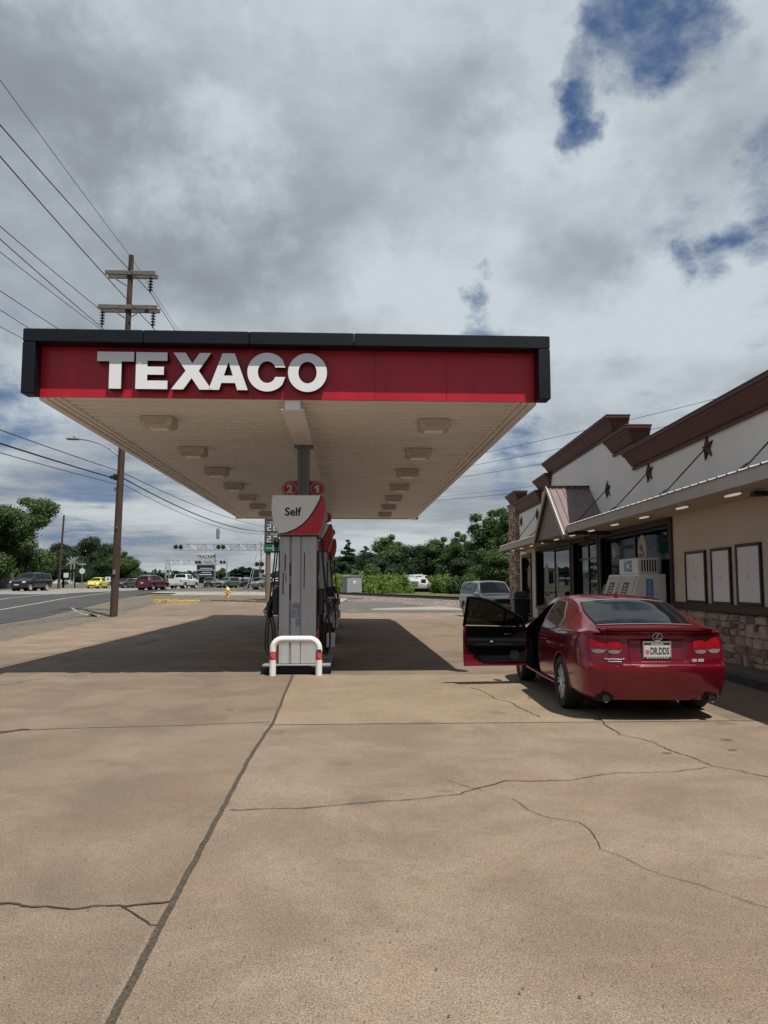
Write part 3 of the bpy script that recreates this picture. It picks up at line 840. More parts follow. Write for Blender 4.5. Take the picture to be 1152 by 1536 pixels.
def make_pump(mats=M):
    p = thing('fuel_pump', '', 'fuel pump')
    w, d0, d1, z0, z1 = .335, -.46, .46, .15, 2.46
    m_ = MB(); m_.bbox(-w + .01, w - .01, d0 + .02, d1 - .02, z0, z1, .01)
    m_.build('cabinet', M['pgroove'], p)
    for yy, s in ((d0, 1), (d1, -1)):
        e = MB()
        for (a, b) in ((-w, -.155), (-.118, .045), (.06, w)):
            y0, y1 = sorted((yy, yy + s * .02)); e.bbox(a, b, y0, y1, z0 + .005, z1 - .005, .006)
        e.mi = 1
        if s > 0:
            for (a, zc, hh, ww) in ((-.235, 1.98, .16, .011), (-.27, 1.60, .20, .011), (-.22, 1.70, .09, .007), (.115, 2.0, .16, .009), (.112, 1.68, .17, .008), (-.145, 1.85, .12, .012), (-.145, 1.45, .14, .010)):
                e.box(a - ww, a + ww, yy - .002, yy + .004, zc - hh, zc + hh)
        e.build('end_panel', [M['pgrey'], M['black']], p)
    n = MB()
    for (a, b, zb, zt) in ((-.10, .05, 1.14, 1.24), (-.12, -.03, .98, 1.12), (-.02, .065, .99, 1.13), (-.04, .065, .82, .97)):
        n.mi = 0; n.box(a, b, d0 - .004, d0 - .001, zb, zt)
        n.mi = 1
        for k in range(4): zz = zb + (zt - zb) * (k + .5) / 4; n.box(a + .012, b - .012, d0 - .006, d0 - .004, zz - .006, zz + .006)
    n.build('notice', [M['decal'], M['decal2']], p)
    for s in (-1, 1):
        f = MB(); X = lambda a, b: tuple(sorted((s * a, s * b)))
        f.bbox(*X(w - .012, w + .03), -.42, .42, .74, 2.2, .012)
        f.build('dispenser_face', M['black'], p)
        f = MB(); f.bbox(*X(w - .012, w + .025), -.43, .43, .18, .72, .01); f.build('skirt_panel', M['topred'], p)
        f = MB(); f.box(*X(w + .03, w + .036), -.30, .18, 1.65, 1.95); f.build('display', M['display'], p)
        for k in range(3):
            yy = -.28 + .26 * k
            b_ = MB(); b_.bbox(*X(w + .031, w + .13), yy - .075, yy + .075, 1.02, 1.5, .015)
            hol = b_.build('nozzle_boot', M['black'], p)
            nz = MB()
            nz.tube([(s * (w + .16), yy, 1.30), (s * (w + .21), yy, 1.22), (s * (w + .22), yy, 1.05), (s * (w + .19), yy, .96)], [.035, .04, .03, .022], 8)
            nz.tube([(s * (w + .16), yy, 1.36), (s * (w + .19), yy, 1.33), (s * (w + .16), yy, 1.30)], .02, 6)
            nz.tube([(s * (w + .25), yy, 1.17), (s * (w + .30), yy, 1.10), (s * (w + .26), yy, .99)], .010, 6)
            nz.build('nozzle', M['black'], p)
        h = MB()
        for k in range(2):
            yy = -.34 + .44 * k; o_ = .10 * k
            pts = [(s * (w + .06), yy, 2.44), (s * (w + .10), yy - .01, 2.36), (s * (w + .10), yy - .02, 2.1), (s * (w + .14), yy - .03, 1.7), (s * (w + .19), yy - .04, 1.2), (s * (w + .24), yy - .05, .8),
                   (s * (w + .25), yy - .05, .50), (s * (w + .22), yy - .04, .34), (s * (w + .17), yy - .01, .30), (s * (w + .13), yy + .03, .40), (s * (w + .13), yy + .06, .7), (s * (w + .18), yy + .06, 1.0)]
            sm = []
            for i in range(len(pts) - 1):
                p0, p1, p2, p3 = [Vector(pts[max(0, min(len(pts) - 1, i + j))]) for j in (-1, 0, 1, 2)]
                for t in (0, .25, .5, .75):
                    sm.append(.5 * ((2 * p1) + (p2 - p0) * t + (2 * p0 - 5 * p1 + 4 * p2 - p3) * t * t + (3 * p1 - p0 - 3 * p2 + p3) * t ** 3))
            sm.append(Vector(pts[-1]))
            hb = MB(); hb.tube(sm, .0145, 7)
            hb.tube([sm[4] + Vector((0, 0, .03)), sm[4] - Vector((0, 0, .08))], .026, 8)
            hb.build('hose', M['rubber'], p, smooth=50)
    # topper: barrel-shaped box sign
    zb, zt = 2.48, 3.21
    L = [(-.375, zb), (-.425, zb + .12), (-.475, zb + .30), (-.497, zb + .48), (-.490, zt - .08), (-.472, zt)]
    out = L + [(-x, z) for x, z in L[::-1]]
    ty0, ty1 = -.60, .60
    m_ = MB(); m_.prism(out, lambda x, z: (x, ty0 + .03, z), lambda x, z: (x, ty1 - .03, z)); top = m_.build('topper', M['topedge'], p, smooth=30)
    arc = [(-.345, zb + .022), (-.21, zb + .045), (-.06, zb + .105), (.07, zb + .19), (.19, zb + .315), (.29, zb + .47), (.37, zb + .62), (.405, zt - .012)]
    wt = [(-.40, zb + .022)] if False else []
    inL = [(x + .012, z) for x, z in L[1:]]; inL[-1] = (inL[-1][0], zt - .012)
    whitep = arc + [(x, z) for x, z in inL[::-1]]
    blackp = arc + [(x + .026, z - .018) if i else (x + .035, z - .012) for i, (x, z) in list(enumerate(arc))[::-1]]
    low = [(x + .026, z - .018) if i else (x + .035, z - .012) for i, (x, z) in enumerate(arc)]
    redp = low + [(.455, zt - .012)] + [(-x - .012, z) for x, z in L[::-1][1:-1]] + [(.36, zb + .012)]
    for s, ya in ((1, ty0), (-1, ty1)):
        for nm, pts, mt, o_ in (('white_panel', whitep, M['topwhite'], 0), ('stripe', blackp, M['ink'], -.001), ('red_panel', redp, M['topred'], 0)):
            q = MB(); ys_ = sorted((ya + s * o_, ya + s * .031))
            q.prism([(s * x, z) for x, z in pts], lambda x, z: (x, ys_[0], z), lambda x, z: (x, ys_[1], z)); q.build(nm, mt, top)
        t = MB(); add_text(t, 'Self', .205, lambda x, z: (s * (x - .10), ya - s * .002, 2.83 + z), bold=.006)
        t.build('lettering', M['ink'], top)
    m_ = MB(); m_.box(-.36, .36, -.45, .45, 2.455, 2.482); m_.build('neck', M['black'], p)
    return p
PUMPS = (2.35, 9.3, 16.2)
LABP = ['nearest fuel pump with Self on its topper, directly behind the white guard bar',
        'second fuel pump back under the canopy, half hidden behind the nearest one',
        'farthest fuel pump under the canopy, beyond the two nearer ones']
LABI = ['dark edged concrete pump island right behind the white guard bar', 'middle concrete pump island under the second fuel pump', 'farthest concrete pump island under the third fuel pump']
for k, ay in enumerate(PUMPS):
    if k == 0: pm = make_pump(); pm.location = (*canw(LC + .02, ay), 0); pm.rotation_euler = (0, 0, PSI); pm['label'] = LABP[0]; pm['group'] = 'fuel pumps under the canopy'
    else: dup(pm, (*canw(LC + .02, ay), 0), label=LABP[k])
    il = thing('pump_island', LABI[k], 'island', (*canw(LC + .02, ay), 0), PSI, 'pump islands under the canopy')
    m_ = MB(); m_.bbox(-.62, .62, -.75, 2.2, 0, .143, .02); m_.build('kerb', M['navy'] if k == 0 else M['curb_dark'], il)
    m_ = MB(); m_.box(-.605, .605, -.735, 2.185, .1435, .15); m_.build('island_top', M['isl_top'], il)
# U-shaped guard bar
gb = thing('guard_bar', 'low white U-shaped guard bar with red tape in front of the nearest pump', 'guard bar', (*canw(LC + .03, 1.38), 0), PSI)
path = [(-.40, 0, 0), (-.40, 0, .46)] + [(-.40 + .17 * (1 - cos(a)), 0, .46 + .17 * sin(a)) for a in np.linspace(0, pi / 2, 9)[1:]] + [(.40 - .17 * (1 - cos(a)), 0, .46 + .17 * sin(a)) for a in np.linspace(pi / 2, 0, 9)] + [(.40, 0, 0)]
m_ = MB(); m_.tube(path, .057, 16); m_.build('bar', M['white_paint'], gb, smooth=50)
for xx in (-.40, .40):
    m_ = MB(); m_.lathe([(.0585, .275), (.0585, .42)], 18, (xx, 0, 0))
    m_.mi = 1
    for k in range(3):
        z = .285 + .045 * k
        pts = []
        for i in range(7):
            a = -pi / 2 - .9 + i * .3; pts.append((xx + .0592 * cos(a), .0592 * sin(a), z + .09 - i * .015))
        for i in range(6):
            (x0, y0, zz0), (x1, y1, zz1) = pts[i], pts[i + 1]
            if zz0 < .42 and zz1 > .275: m_.poly([(x0, y0, min(zz0, .42)), (x1, y1, max(zz1, .275)), (x1, y1, max(zz1 + .009, .275)), (x0, y0, min(zz0 + .009, .42))])
    m_.build('tape_band', [M['tape'], M['pink']], gb, smooth=50)
m_ = MB(); m_.box(.362, .442, -.066, -.02, .425, .452); m_.build('scuff', M['ink'], gb)
# waste bins with squeegee tubs on the islands
def make_bin():
    b = thing('waste_bin', '', 'bin')
    m_ = MB(); m_.lathe([(.19, 0), (.215, .06), (.235, .62), (.24, .66), (.22, .68)], 16); m_.build('body', M['black'], b, smooth=40)
    m_ = MB(); m_.lathe([(.245, .68), (.24, .74), (.17, .86), (.06, .90)], 16); m_.build('dome_lid', M['black'], b, smooth=40)
    m_ = MB(); m_.bbox(.10, .32, -.30, -.08, .62, .86, .02); m_.tube([(.2, -.2, .86), (.24, -.26, 1.15)], .012, 6); m_.box(.16, .32, -.28, -.25, 1.13, 1.17); m_.build('squeegee_tub', M['steel'], b)
    m_ = MB(); m_.bbox(.16, .34, -.34, -.14, .12, .42, .02); m_.build('towel_box', M['topwhite'], b)
    return b
bn0 = make_bin(); bn0.location = (*canw(LC + .33, 4.25), .15); bn0.rotation_euler = (0, 0, PSI); bn0['label'] = 'black waste bin with squeegee tub right behind the nearest pump'; bn0['group'] = 'bins on the pump islands'
dup(bn0, (*canw(LC + .33, 11.2), .15), label='black waste bin with squeegee tub behind the second pump')
dup(bn0, (*canw(LC + .33, 18.1), .15), label='black waste bin with squeegee tub behind the farthest pump')
# ------------------------------------------------------------------ store building
M['stucco_up'] = mat('grey stucco', (.84, .82, .775), .85, vary=.05, scale=.8, bump=.15, bscale=120)
M['stucco_lo'] = mat('tan stucco', (.74, .65, .53), .85, vary=.05, scale=.8, bump=.15, bscale=120)
M['cornice'] = mat('brown cornice', (.105, .042, .034), .6, vary=.15, scale=2)
M['cornice_cap'] = mat('cornice cap', (.035, .024, .022), .6, vary=.1)
M['dkbrown'] = mat('dark brown trim', (.050, .030, .024), .55, vary=.15, scale=2)
M['pane'] = glass_mat('dark window glass', (.008, .009, .010))
M['pane'].node_tree.nodes['Principled BSDF'].inputs['Specular IOR Level'].default_value = .18
M['dkframe'] = mat('black frame', (.010, .010, .010), .4, vary=.1)
M['awn_fascia'] = mat('grey beige fascia', (.47, .455, .43), .6, vary=.08)
M['awn_sheet'] = mat('ribbed roofing sheet', (.27, .27, .265), .5, metal=.1, vary=.08)
M['awn_soffit'] = mat('beige soffit', (.58, .50, .42), .7, vary=.06)
M['gable_shaded'] = mat('fascia grey with painted shade', (.27, .26, .245), .7, vary=.08)  # fascia grey darkened: the shade on the gable front is put into the colour
M['gable_metal'] = mat('brown ribbed metal', (.20, .145, .14), .4, vary=.12, scale=2)
M['rod'] = mat('dark iron', (.030, .022, .020), .5, metal=.3, vary=.2)
M['star'] = mat('rusty iron star', (.075, .035, .028), .55, metal=.3, vary=.4, scale=9)
M['mortar'] = mat('mortar', (.11, .09, .08), .95, vary=.2, scale=8)
STN = [mat('ledge stone', c, .85, vary=.28, scale=5, bump=.6, bscale=22) for c in ((.46, .35, .27), (.34, .20, .165), (.54, .43, .34), (.27, .15, .14), (.40, .31, .27))]
M['lamp_on'] = mat('lit tube lens', (.8, .76, .68), .4, vary=0, emit=(1, .90, .74), estr=.35)
M['board'] = mat('white poster sheet', (.92, .92, .92), .3, vary=.03)
M['sky_white'] = mat('white freezer metal', (.80, .81, .80), .35, vary=.05)
M['pane_dark'] = glass_mat('black low reflection glass', (.004, .004, .005), .04)  # right window: glass made darker and less reflective than the other panes
M['pane_dark'].node_tree.nodes['Principled BSDF'].inputs['Specular IOR Level'].default_value = .07
WX = 6.4
YN, YF = 4.5, 38.4
st = thing('store', 'long beige convenience store with brown stepped cornice, stone base and star decorated parapet', 'shop', (WX, YN, 0))
def L_(x, y): return (x - WX, y - YN)
def sbox(mb, x0, x1, y0, y1, z0, z1, b=0):
    (mb.bbox if b else mb.box)(x0 - WX, x1 - WX, y0 - YN, y1 - YN, z0, z1, *([b] if b else []))
SECT = [(YN, 19.45, 4.98), (19.45, 21.1, 5.60), (21.1, 29.3, 6.22), (29.3, 31.2, 5.78), (31.2, 36.3, 5.36), (36.3, 38.4, 5.95)]
# lower wall with openings
OPEN = [(17.15, 22.6, .62, 2.92), (23.0, 25.9, .15, 2.92), (26.4, 32.2, .62, 2.92), (33.5, 35.5, .15, 2.75)]
m_ = MB()
ycur = YN
for (a, b, z0, z1) in OPEN:
    sbox(m_, WX, WX + .25, ycur, a, -.5, 3.3)
    sbox(m_, WX, WX + .25, a, b, z1, 3.3)
    if z0 > .2: sbox(m_, WX, WX + .25, a, b, -.5, z0)
    ycur = b
sbox(m_, WX, WX + .25, ycur, YF, -.5, 3.3)
sbox(m_, WX + .25, WX + 13, YF - .3, YF, -.5, 4.6); sbox(m_, WX + .25, WX + 13, YN, YN + .3, -.5, 4.6)
m_.build('lower_wall', M['stucco_lo'], st)
m_ = MB()
for (a, b, h) in SECT: sbox(m_, WX, WX + .35, a, b, 3.3, h - .02)
m_.build('parapet_wall', M['stucco_up'], st)
m_ = MB(); sbox(m_, WX + .35, WX + 13, YN + .3, YF - .3, 4.2, 4.3); m_.build('roof', M['curb_dark'], st)
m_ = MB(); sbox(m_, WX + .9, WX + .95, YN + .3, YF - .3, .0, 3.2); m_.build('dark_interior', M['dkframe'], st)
PROF = [(0, -.50), (.05, -.50), (.06, -.46), (.03, -.43), (.07, -.40), (.10, -.34), (.155, -.24), (.19, -.17), (.235, -.13), (.245, -.10), (.245, -.085), (.285, -.075), (.285, -.03)]
for i, (a, b, h) in enumerate(SECT):
    m_ = MB(); rows = []
    for (o_, z) in PROF:
        rows.append([(.36, a - o_ - YN, h + z), (-o_, a - o_ - YN, h + z), (-o_, b + o_ - YN, h + z), (.36, b + o_ - YN, h + z)])
    m_.grid(rows); m_.mi = 1
    o_ = .295
    m_.bbox(-o_, .38, a - o_ - YN, b + o_ - YN, h - .03, h + .012, .008)
    m_.build('cornice', [M['cornice'], M['cornice_cap']], st)
# stone base: individually laid stones
def stones(mb, rnd, xf, y0, y1, z0, z1, along='y'):
    z = z0
    while z < z1 - .03:
        h = rnd.choice((.10, .14, .17, .21, .25)); h = min(h, z1 - z)
        if z1 - z - h < .07: h = z1 - z
        y = y0
        while y < y1 - .02:
            w = rnd.uniform(.10, .40) * (1.15 if h < .15 else .85); w = min(w, y1 - y)
            if y1 - y - w < .1: w = y1 - y
            parts_ = [(z, h)] if (h < .18 or rnd.random() < .5) else [(z, h * .5), (z + h * .5, h * .5)]
            for (zz, hh) in parts_:
                g = .012; p = rnd.uniform(.025, .085); mb.mi = rnd.randrange(5)
                a0, a1, b0, b1 = y + g, y + w - g, zz + g, zz + hh - g
                if a1 - a0 < .02 or b1 - b0 < .02: continue
                j = lambda: rnd.uniform(-.016, .016)
                i0 = len(mb.v); c = .014
                base = [(a0 + j(), b0 + j()), (a1 + j(), b0 + j()), (a1 + j(), b1 + j()), (a0 + j(), b1 + j())]
                cy, cz = (a0 + a1) / 2, (b0 + b1) / 2
                def P(q, r, dd):
                    return (xf - dd - WX, q - YN, r) if along == 'y' else (q - WX, xf - dd - YN, r)
                for (q, r) in base: mb.v.append(P(q, r, 0))
                for (q, r) in base: mb.v.append(P(q, r, p * .7))
                for (q, r) in base: mb.v.append(P(q + (c if q < cy else -c), r + (c if r < cz else -c), p + rnd.uniform(-.008, .008)))
                for k in range(2):
                    for t in range(4):
                        mb.face((i0 + 4 * k + t, i0 + 4 * k + (t + 1) % 4, i0 + 4 * k + 4 + (t + 1) % 4, i0 + 4 * k + 4 + t))
                mb.face((i0 + 8, i0 + 9, i0 + 10, i0 + 11))
            y += w
        z += h
rnd = random.Random(11)
for (a_, b_, z0_, z1_) in ((YN, 17.02, .13, 1.045), (22.62, 22.98, .13, .6), (26.0, 32.2, .1, .56), (17.2, 22.55, .13, .56)):
    m_ = MB(); stones(m_, rnd, WX - .001, a_, b_, z0_, z1_); m_.build('stone_base', STN, st)
m_ = MB(); stones(m_, rnd, WX - .12, 36.3, 38.4, -.3, 5.4); stones(m_, rnd, 36.32, WX - .13, WX - .0, -.3, 5.4, along='x')
m_.build('pier_stones', STN, st)
m_ = MB(); sbox(m_, WX - .118, WX - .001, 36.33, 38.42, -.5, 5.45); m_.build('corner_pier', M['mortar'], st)
for (o__, a_, b_, z0_, z1_) in ((.10, YN, 17.05, 1.05, 1.205), (.09, 26.0, 32.3, .565, .66), (.09, 17.1, 22.6, .565, .66)):
    m_ = MB(); sbox(m_, WX - o__, WX - .001, a_, b_, z0_, z1_, .02); m_.build('stone_cap', M['dkbrown'], st)
# shop windows and doors
def shop_window(name, a, b, z0, z1, nb, transom=None, door=False):
    f = MB(); t = .09
    sbox(f, WX - .06, WX + .10, a - .14, a, z0 - .0, z1 + .16, .01); sbox(f, WX - .06, WX + .10, b, b + .14, z0, z1 + .16, .01)
    sbox(f, WX - .058, WX + .10, a, b, z1, z1 + .158, .01)
    if not door: sbox(f, WX - .058, WX + .10, a, b, z0, z0 + .06, .01)
    w = f.build(name, M['dkbrown'], st)
    fr = MB()
    for k in range(nb + 1):
        y = a + (b - a) * k / nb; y0, y1 = max(a, y - .035), min(b, y + .035); sbox(fr, WX + .08, WX + .15, y0, y1, z0 + .06, z1)
    sbox(fr, WX + .081, WX + .149, a, b, z0 + .05, z0 + .12); sbox(fr, WX + .081, WX + .149, a, b, z1 - .06, z1)
    if transom: sbox(fr, WX + .081, WX + .149, a, b, transom, transom + .05)
    fr.build('frame', M['dkframe'], w)
    g = MB(); sbox(g, WX + .11, WX + .118, a, b, z0, z1); g.build('pane', M['pane_dark'] if a < 20 else M['pane'], w)
    if door:
        h = MB(); sbox(h, WX + .02, WX + .05, (a + b) / 2 - .09, (a + b) / 2 - .06, 1.0, 1.4); sbox(h, WX + .02, WX + .09, (a + b) / 2 - .09, (a + b) / 2 - .06, .99, 1.02); sbox(h, WX + .02, WX + .09, (a + b) / 2 - .09, (a + b) / 2 - .06, 1.38, 1.41)
        h.build('handle', M['chrome'], w)
    return w
w1 = shop_window('shop_window', 17.15, 22.6, .62, 2.92, 2)
d1 = shop_window('entrance_door', 23.0, 25.9, .15, 2.92, 2, 2.35, True)
w2 = shop_window('shop_window', 26.4, 32.2, .62, 2.92, 2)
d2 = shop_window('side_door', 33.5, 35.5, .15, 2.75, 1, 2.2, True)
# white lettering and a sticker inside the right window
def wall_txt(mb, txt, size, y, z, x, bold=.0, vertical=False):      # seen from the forecourt: reading direction runs towards the camera
    add_text(mb, txt, size, lambda a, b: (x - WX, y - a - YN, z + b), bold=bold)
t = MB(); wall_txt(t, 'E', .34, 21.75, 2.36, WX + .105, .02)
t.build('window_lettering', mat('white vinyl', (.62, .62, .62), .5, vary=.05), w1)
t = MB()
def oval(mb, y, z, ry, rz, x, n=26): mb.poly([(x - WX, y + ry * cos(2 * pi * k / n) - YN, z + rz * sin(2 * pi * k / n)) for k in range(n)])
oval(t, 19.4, 2.42, .32, .40, WX + .106); t.mi = 1
rr = random.Random(3)
for k in range(16):
    oval(t, 19.4 + rr.uniform(-.19, .19), 2.34 + rr.uniform(-.22, .20), rr.uniform(.03, .08), rr.uniform(.04, .09), WX + .1045 - k * .00008, 9); t.mi = 1 + k % 3
t.build('window_sticker', [mat('sticker white', (.60, .56, .50), .5, vary=.1), mat('sticker red', (.32, .06, .03), .5, vary=.2), mat('sticker orange', (.42, .20, .07), .5, vary=.2), mat('sticker brown', (.14, .05, .03), .5, vary=.2)], w1)
fp = mat('faded film print', (.10, .085, .085), .35, vary=.5, scale=5)
for wnd, y in ((w2, 30.9), (w2, 29.2), (d2, 34.6)):
    t = MB(); oval(t, y, 1.85, .42, .55, WX + .106); t.build('window_print', fp, wnd)
# awning
EX = 5.2
def awn_z(x): return 3.24 + (x - EX) / (WX - EX) * .30
GY0, GY1, GPK = 21.95, 25.85, 4.55
for (a, b) in ((YN + .5, GY0), (GY1, 34.6)):
    m_ = MB(); rows = []; y = a
    cols_ = []
    while y < b - .02:
        for (dy, h) in ((0, 0), (.20, 0), (.225, .024), (.245, .024), (.27, 0)):
            if y + dy <= b: cols_.append((y + dy, h))
        y += .35
    for x in (EX - .015, EX + .3, WX):
        rows.append([(x - WX, y - YN, awn_z(x) + h) for y, h in cols_])
    rows += [[(x_, y_, z_ - .012) for x_, y_, z_ in r] for r in rows[::-1]]
    rows.append(rows[0])
    m_.grid(rows); m_.build('awning_sheet', M['awn_sheet'], st)
    m_ = MB(); sbox(m_, EX, EX + .03, a, b, 3.02, 3.225); m_.build('awning_fascia', M['awn_fascia'], st)
    m_ = MB(); sbox(m_, EX + .03, WX, a, b, 3.075, 3.095); m_.build('awning_soffit', M['awn_soffit'], st)
m_ = MB(); sbox(m_, EX, WX, 34.6, 34.63, 3.02, 3.23); m_.build('awning_end', M['awn_fascia'], st)
# gable over the entrance
gc = (GY0 + GY1) / 2
m_ = MB(); m_.prism([(GY0 - .02, 3.02), (GY1 + .02, 3.02), (GY1 + .02, 3.12), (gc, GPK), (GY0 - .02, 3.12)], lambda y, z: (EX - .02 - WX, y - YN, z), lambda y, z: (EX + .03 - WX, y - YN, z))
gab = m_.build('gable', M['gable_shaded'], st)
for s, ya in ((-1, GY0 - .28), (1, GY1 + .28)):
    zb_ = 3.12 - .28 * (GPK - 3.12) / (gc - GY0)
    d = Vector((0, gc - ya, GPK + .05 - zb_ - .05)); ln = d.length; d.normalize(); nrm = Vector((0, -s * d.z * -1, 0)) if False else Vector((0, s * d.z, abs(d.y)))
    m_ = MB(); rows = []
    xs_ = []; x = EX - .12
    while x < WX:
        for (dx, h) in ((0, 0), (.07, 0), (.085, .03), (.115, .03), (.13, 0)): 
            if x + dx <= WX: xs_.append((x + dx, h))
        x += .2
    for tt in (0, .5, 1):
        base = Vector((0, ya, zb_ + .04)) + d * ln * tt
        rows.append([(x_ - WX, base.y + nrm.y * h - YN, base.z + nrm.z * h) for x_, h in xs_])
    m_.grid(rows); m_.build('gable_roof', M['gable_metal'], gab)
    m_ = MB()
    p0 = Vector((EX - .13 - WX, ya - YN, zb_ + .02)); p1 = Vector((EX - .13 - WX, gc - YN, GPK + .03))
    m_.prism([(0, -.09), (0, .05), (.035, .05), (.035, -.09)], lambda a_, b_: p0 + Vector((a_ - .02, nrm.y * b_, nrm.z * b_)), lambda a_, b_: p1 + Vector((a_ - .02, nrm.y * b_, nrm.z * b_)))
    m_.build('barge_board', M['awn_fascia'], gab)
m_ = MB(); sbox(m_, EX + .03, WX, GY0, GY1, 3.075, 3.095); m_.build('gable_soffit', M['awn_soffit'], gab)
m_ = MB(); sbox(m_, EX - .13, WX, gc - .10, gc + .10, GPK + .055, GPK + .085); m_.build('ridge_cap', M['dkbrown'], gab)
# lamps under the awning
yk_ = 8.2; k = 0
while yk_ < 34:
    m_ = MB(); prof = []
    cx, n = (EX + WX) / 2 - .1, 22
    pts = [(.10 * cos(2 * pi * q / n), .33 * sin(2 * pi * q / n)) for q in range(n)]
    m_.prism(pts, lambda a, b: (cx + a - WX, yk_ + b - YN, 3.074), lambda a, b: (cx + a * .9 - WX, yk_ + b * .95 - YN, 3.045))
    lm = m_.build('awning_lamp', M['awn_fascia'], st)
    m_ = MB(); m_.prism([(a * .62, b * .86) for a, b in pts], lambda a, b: (cx + a - WX, yk_ + b - YN, 3.044), lambda a, b: (cx + a * .9 - WX, yk_ + b * .95 - YN, 3.028)); m_.build('lens', M['lamp_on'], lm)
    yk_ += 2.15; k += 1
# stars with tie rods
for ys_ in (8.2, 11.6, 15.0, 18.35, 21.8, 28.7, 31.9, 35.6):
    zc = 4.26 if ys_ < 25 else 4.46
    m_ = MB(); R, r = .27, .105
    pts = [((R if q % 2 == 0 else r) * sin(q * pi / 5 + .12), (R if q % 2 == 0 else r) * cos(q * pi / 5 + .12)) for q in range(10)]
    c = m_.vert((-.10, ys_ - YN, zc)); e = [m_.vert((-.025, ys_ + a - YN, zc + b)) for a, b in pts]; bk = [m_.vert((-.01, ys_ + a - YN, zc + b)) for a, b in pts]
    for q in range(10): m_.face((e[q], e[(q + 1) % 10], c)); m_.face((e[q], bk[q], bk[(q + 1) % 10], e[(q + 1) % 10]))
    sr = m_.build('star', M['star'], st)
    if ys_ < 34.5:
        m_ = MB(); m_.tube([(-.07, ys_ - YN, zc - .02), (EX + .34 - WX, ys_ - YN, 3.40)], .014, 6); m_.tube([(EX + .34 - WX, ys_ - YN, 3.42), (EX + .18 - WX, ys_ - YN, 3.30)], .022, 6); m_.build('tie_rod', M['rod'], st)
# an iron star on the wall under the gable
m_ = MB(); zc, ys_, R, r = 2.98 - .12, 24.0, .28, .11
pts = [((R if q % 2 == 0 else r) * sin(q * pi / 5), (R if q % 2 == 0 else r) * cos(q * pi / 5)) for q in range(10)]
c = m_.vert((-.17, ys_ - YN, zc + .05)); e = [m_.vert((-.10, ys_ + a - YN, zc + .05 + b)) for a, b in pts]
for q in range(10): m_.face((e[q], e[(q + 1) % 10], c))
m_.face(e[::-1]); m_.build('star', M['star'], st)
# flood light arm near the right edge of the picture
m_ = MB(); y_, z_ = 12.0, 3.02
m_.bbox(-.62, -.40, y_ - .10 - YN, y_ + .10 - YN, 2.96, 3.04, .015); m_.tube([(-.42, y_ - YN, 2.99), (-.2, y_ - YN, 2.90), (-.01, y_ - YN, 2.45)], .012, 6)
m_.build('security_light', M['dkframe'], st)
# sidewalk
m_ = MB(); m_.box(5.80, WX, YN, 36.0, .02, .15); struct('sidewalk', m_, M['sidewalk'], 'raised concrete sidewalk along the store')
m_ = MB()
yy = YN
while yy < 36:
    m_.bbox(5.66, 5.80, yy + .006, min(yy + 3.0, 36) - .006, -.05, .153, .02); yy += 3.0
struct('sidewalk_kerb', m_, M['curb_dark'], 'dark weathered kerb of the store sidewalk')

# poster frames on the wall
PF = [(15.28, 16.30, 1.20, 2.26, 'white poster board in black frame nearest to the shop window'), (14.17, 15.02, 1.20, 2.27, 'middle one of three white poster boards in black frames on the store wall'), (13.02, 13.95, 1.215, 2.30, 'white poster board in black frame farthest to the right on the store wall')]
for (a, b, z0, z1, lb) in PF:
    p = thing('poster_frame', lb, 'poster board', (WX - .03, (a + b) / 2, z0), 0, 'poster boards on the store wall')
    hw = (b - a) / 2; h = z1 - z0; t = .055
    m_ = MB()
    m_.bbox(-.02, .028, -hw, hw, 0, t, .006); m_.bbox(-.02, .028, -hw, hw, h - t, h, .006); m_.bbox(-.0195, .0275, -hw, -hw + t, t, h - t, .006); m_.bbox(-.0195, .0275, hw - t, hw, t, h - t, .006)
    m_.build('frame', M['dkframe'], p)
    m_ = MB(); m_.box(.0, .02, -hw + t, hw - t, t, h - t); m_.build('sheet', M['board'], p)
    m_ = MB(); m_.box(-.0015, -.0005, -.006, .006, h * .42, h * .52); m_.box(-.0015, -.0005, .02, .03, h * .6, h * .64); m_.build('print_mark', M['decal'], p)

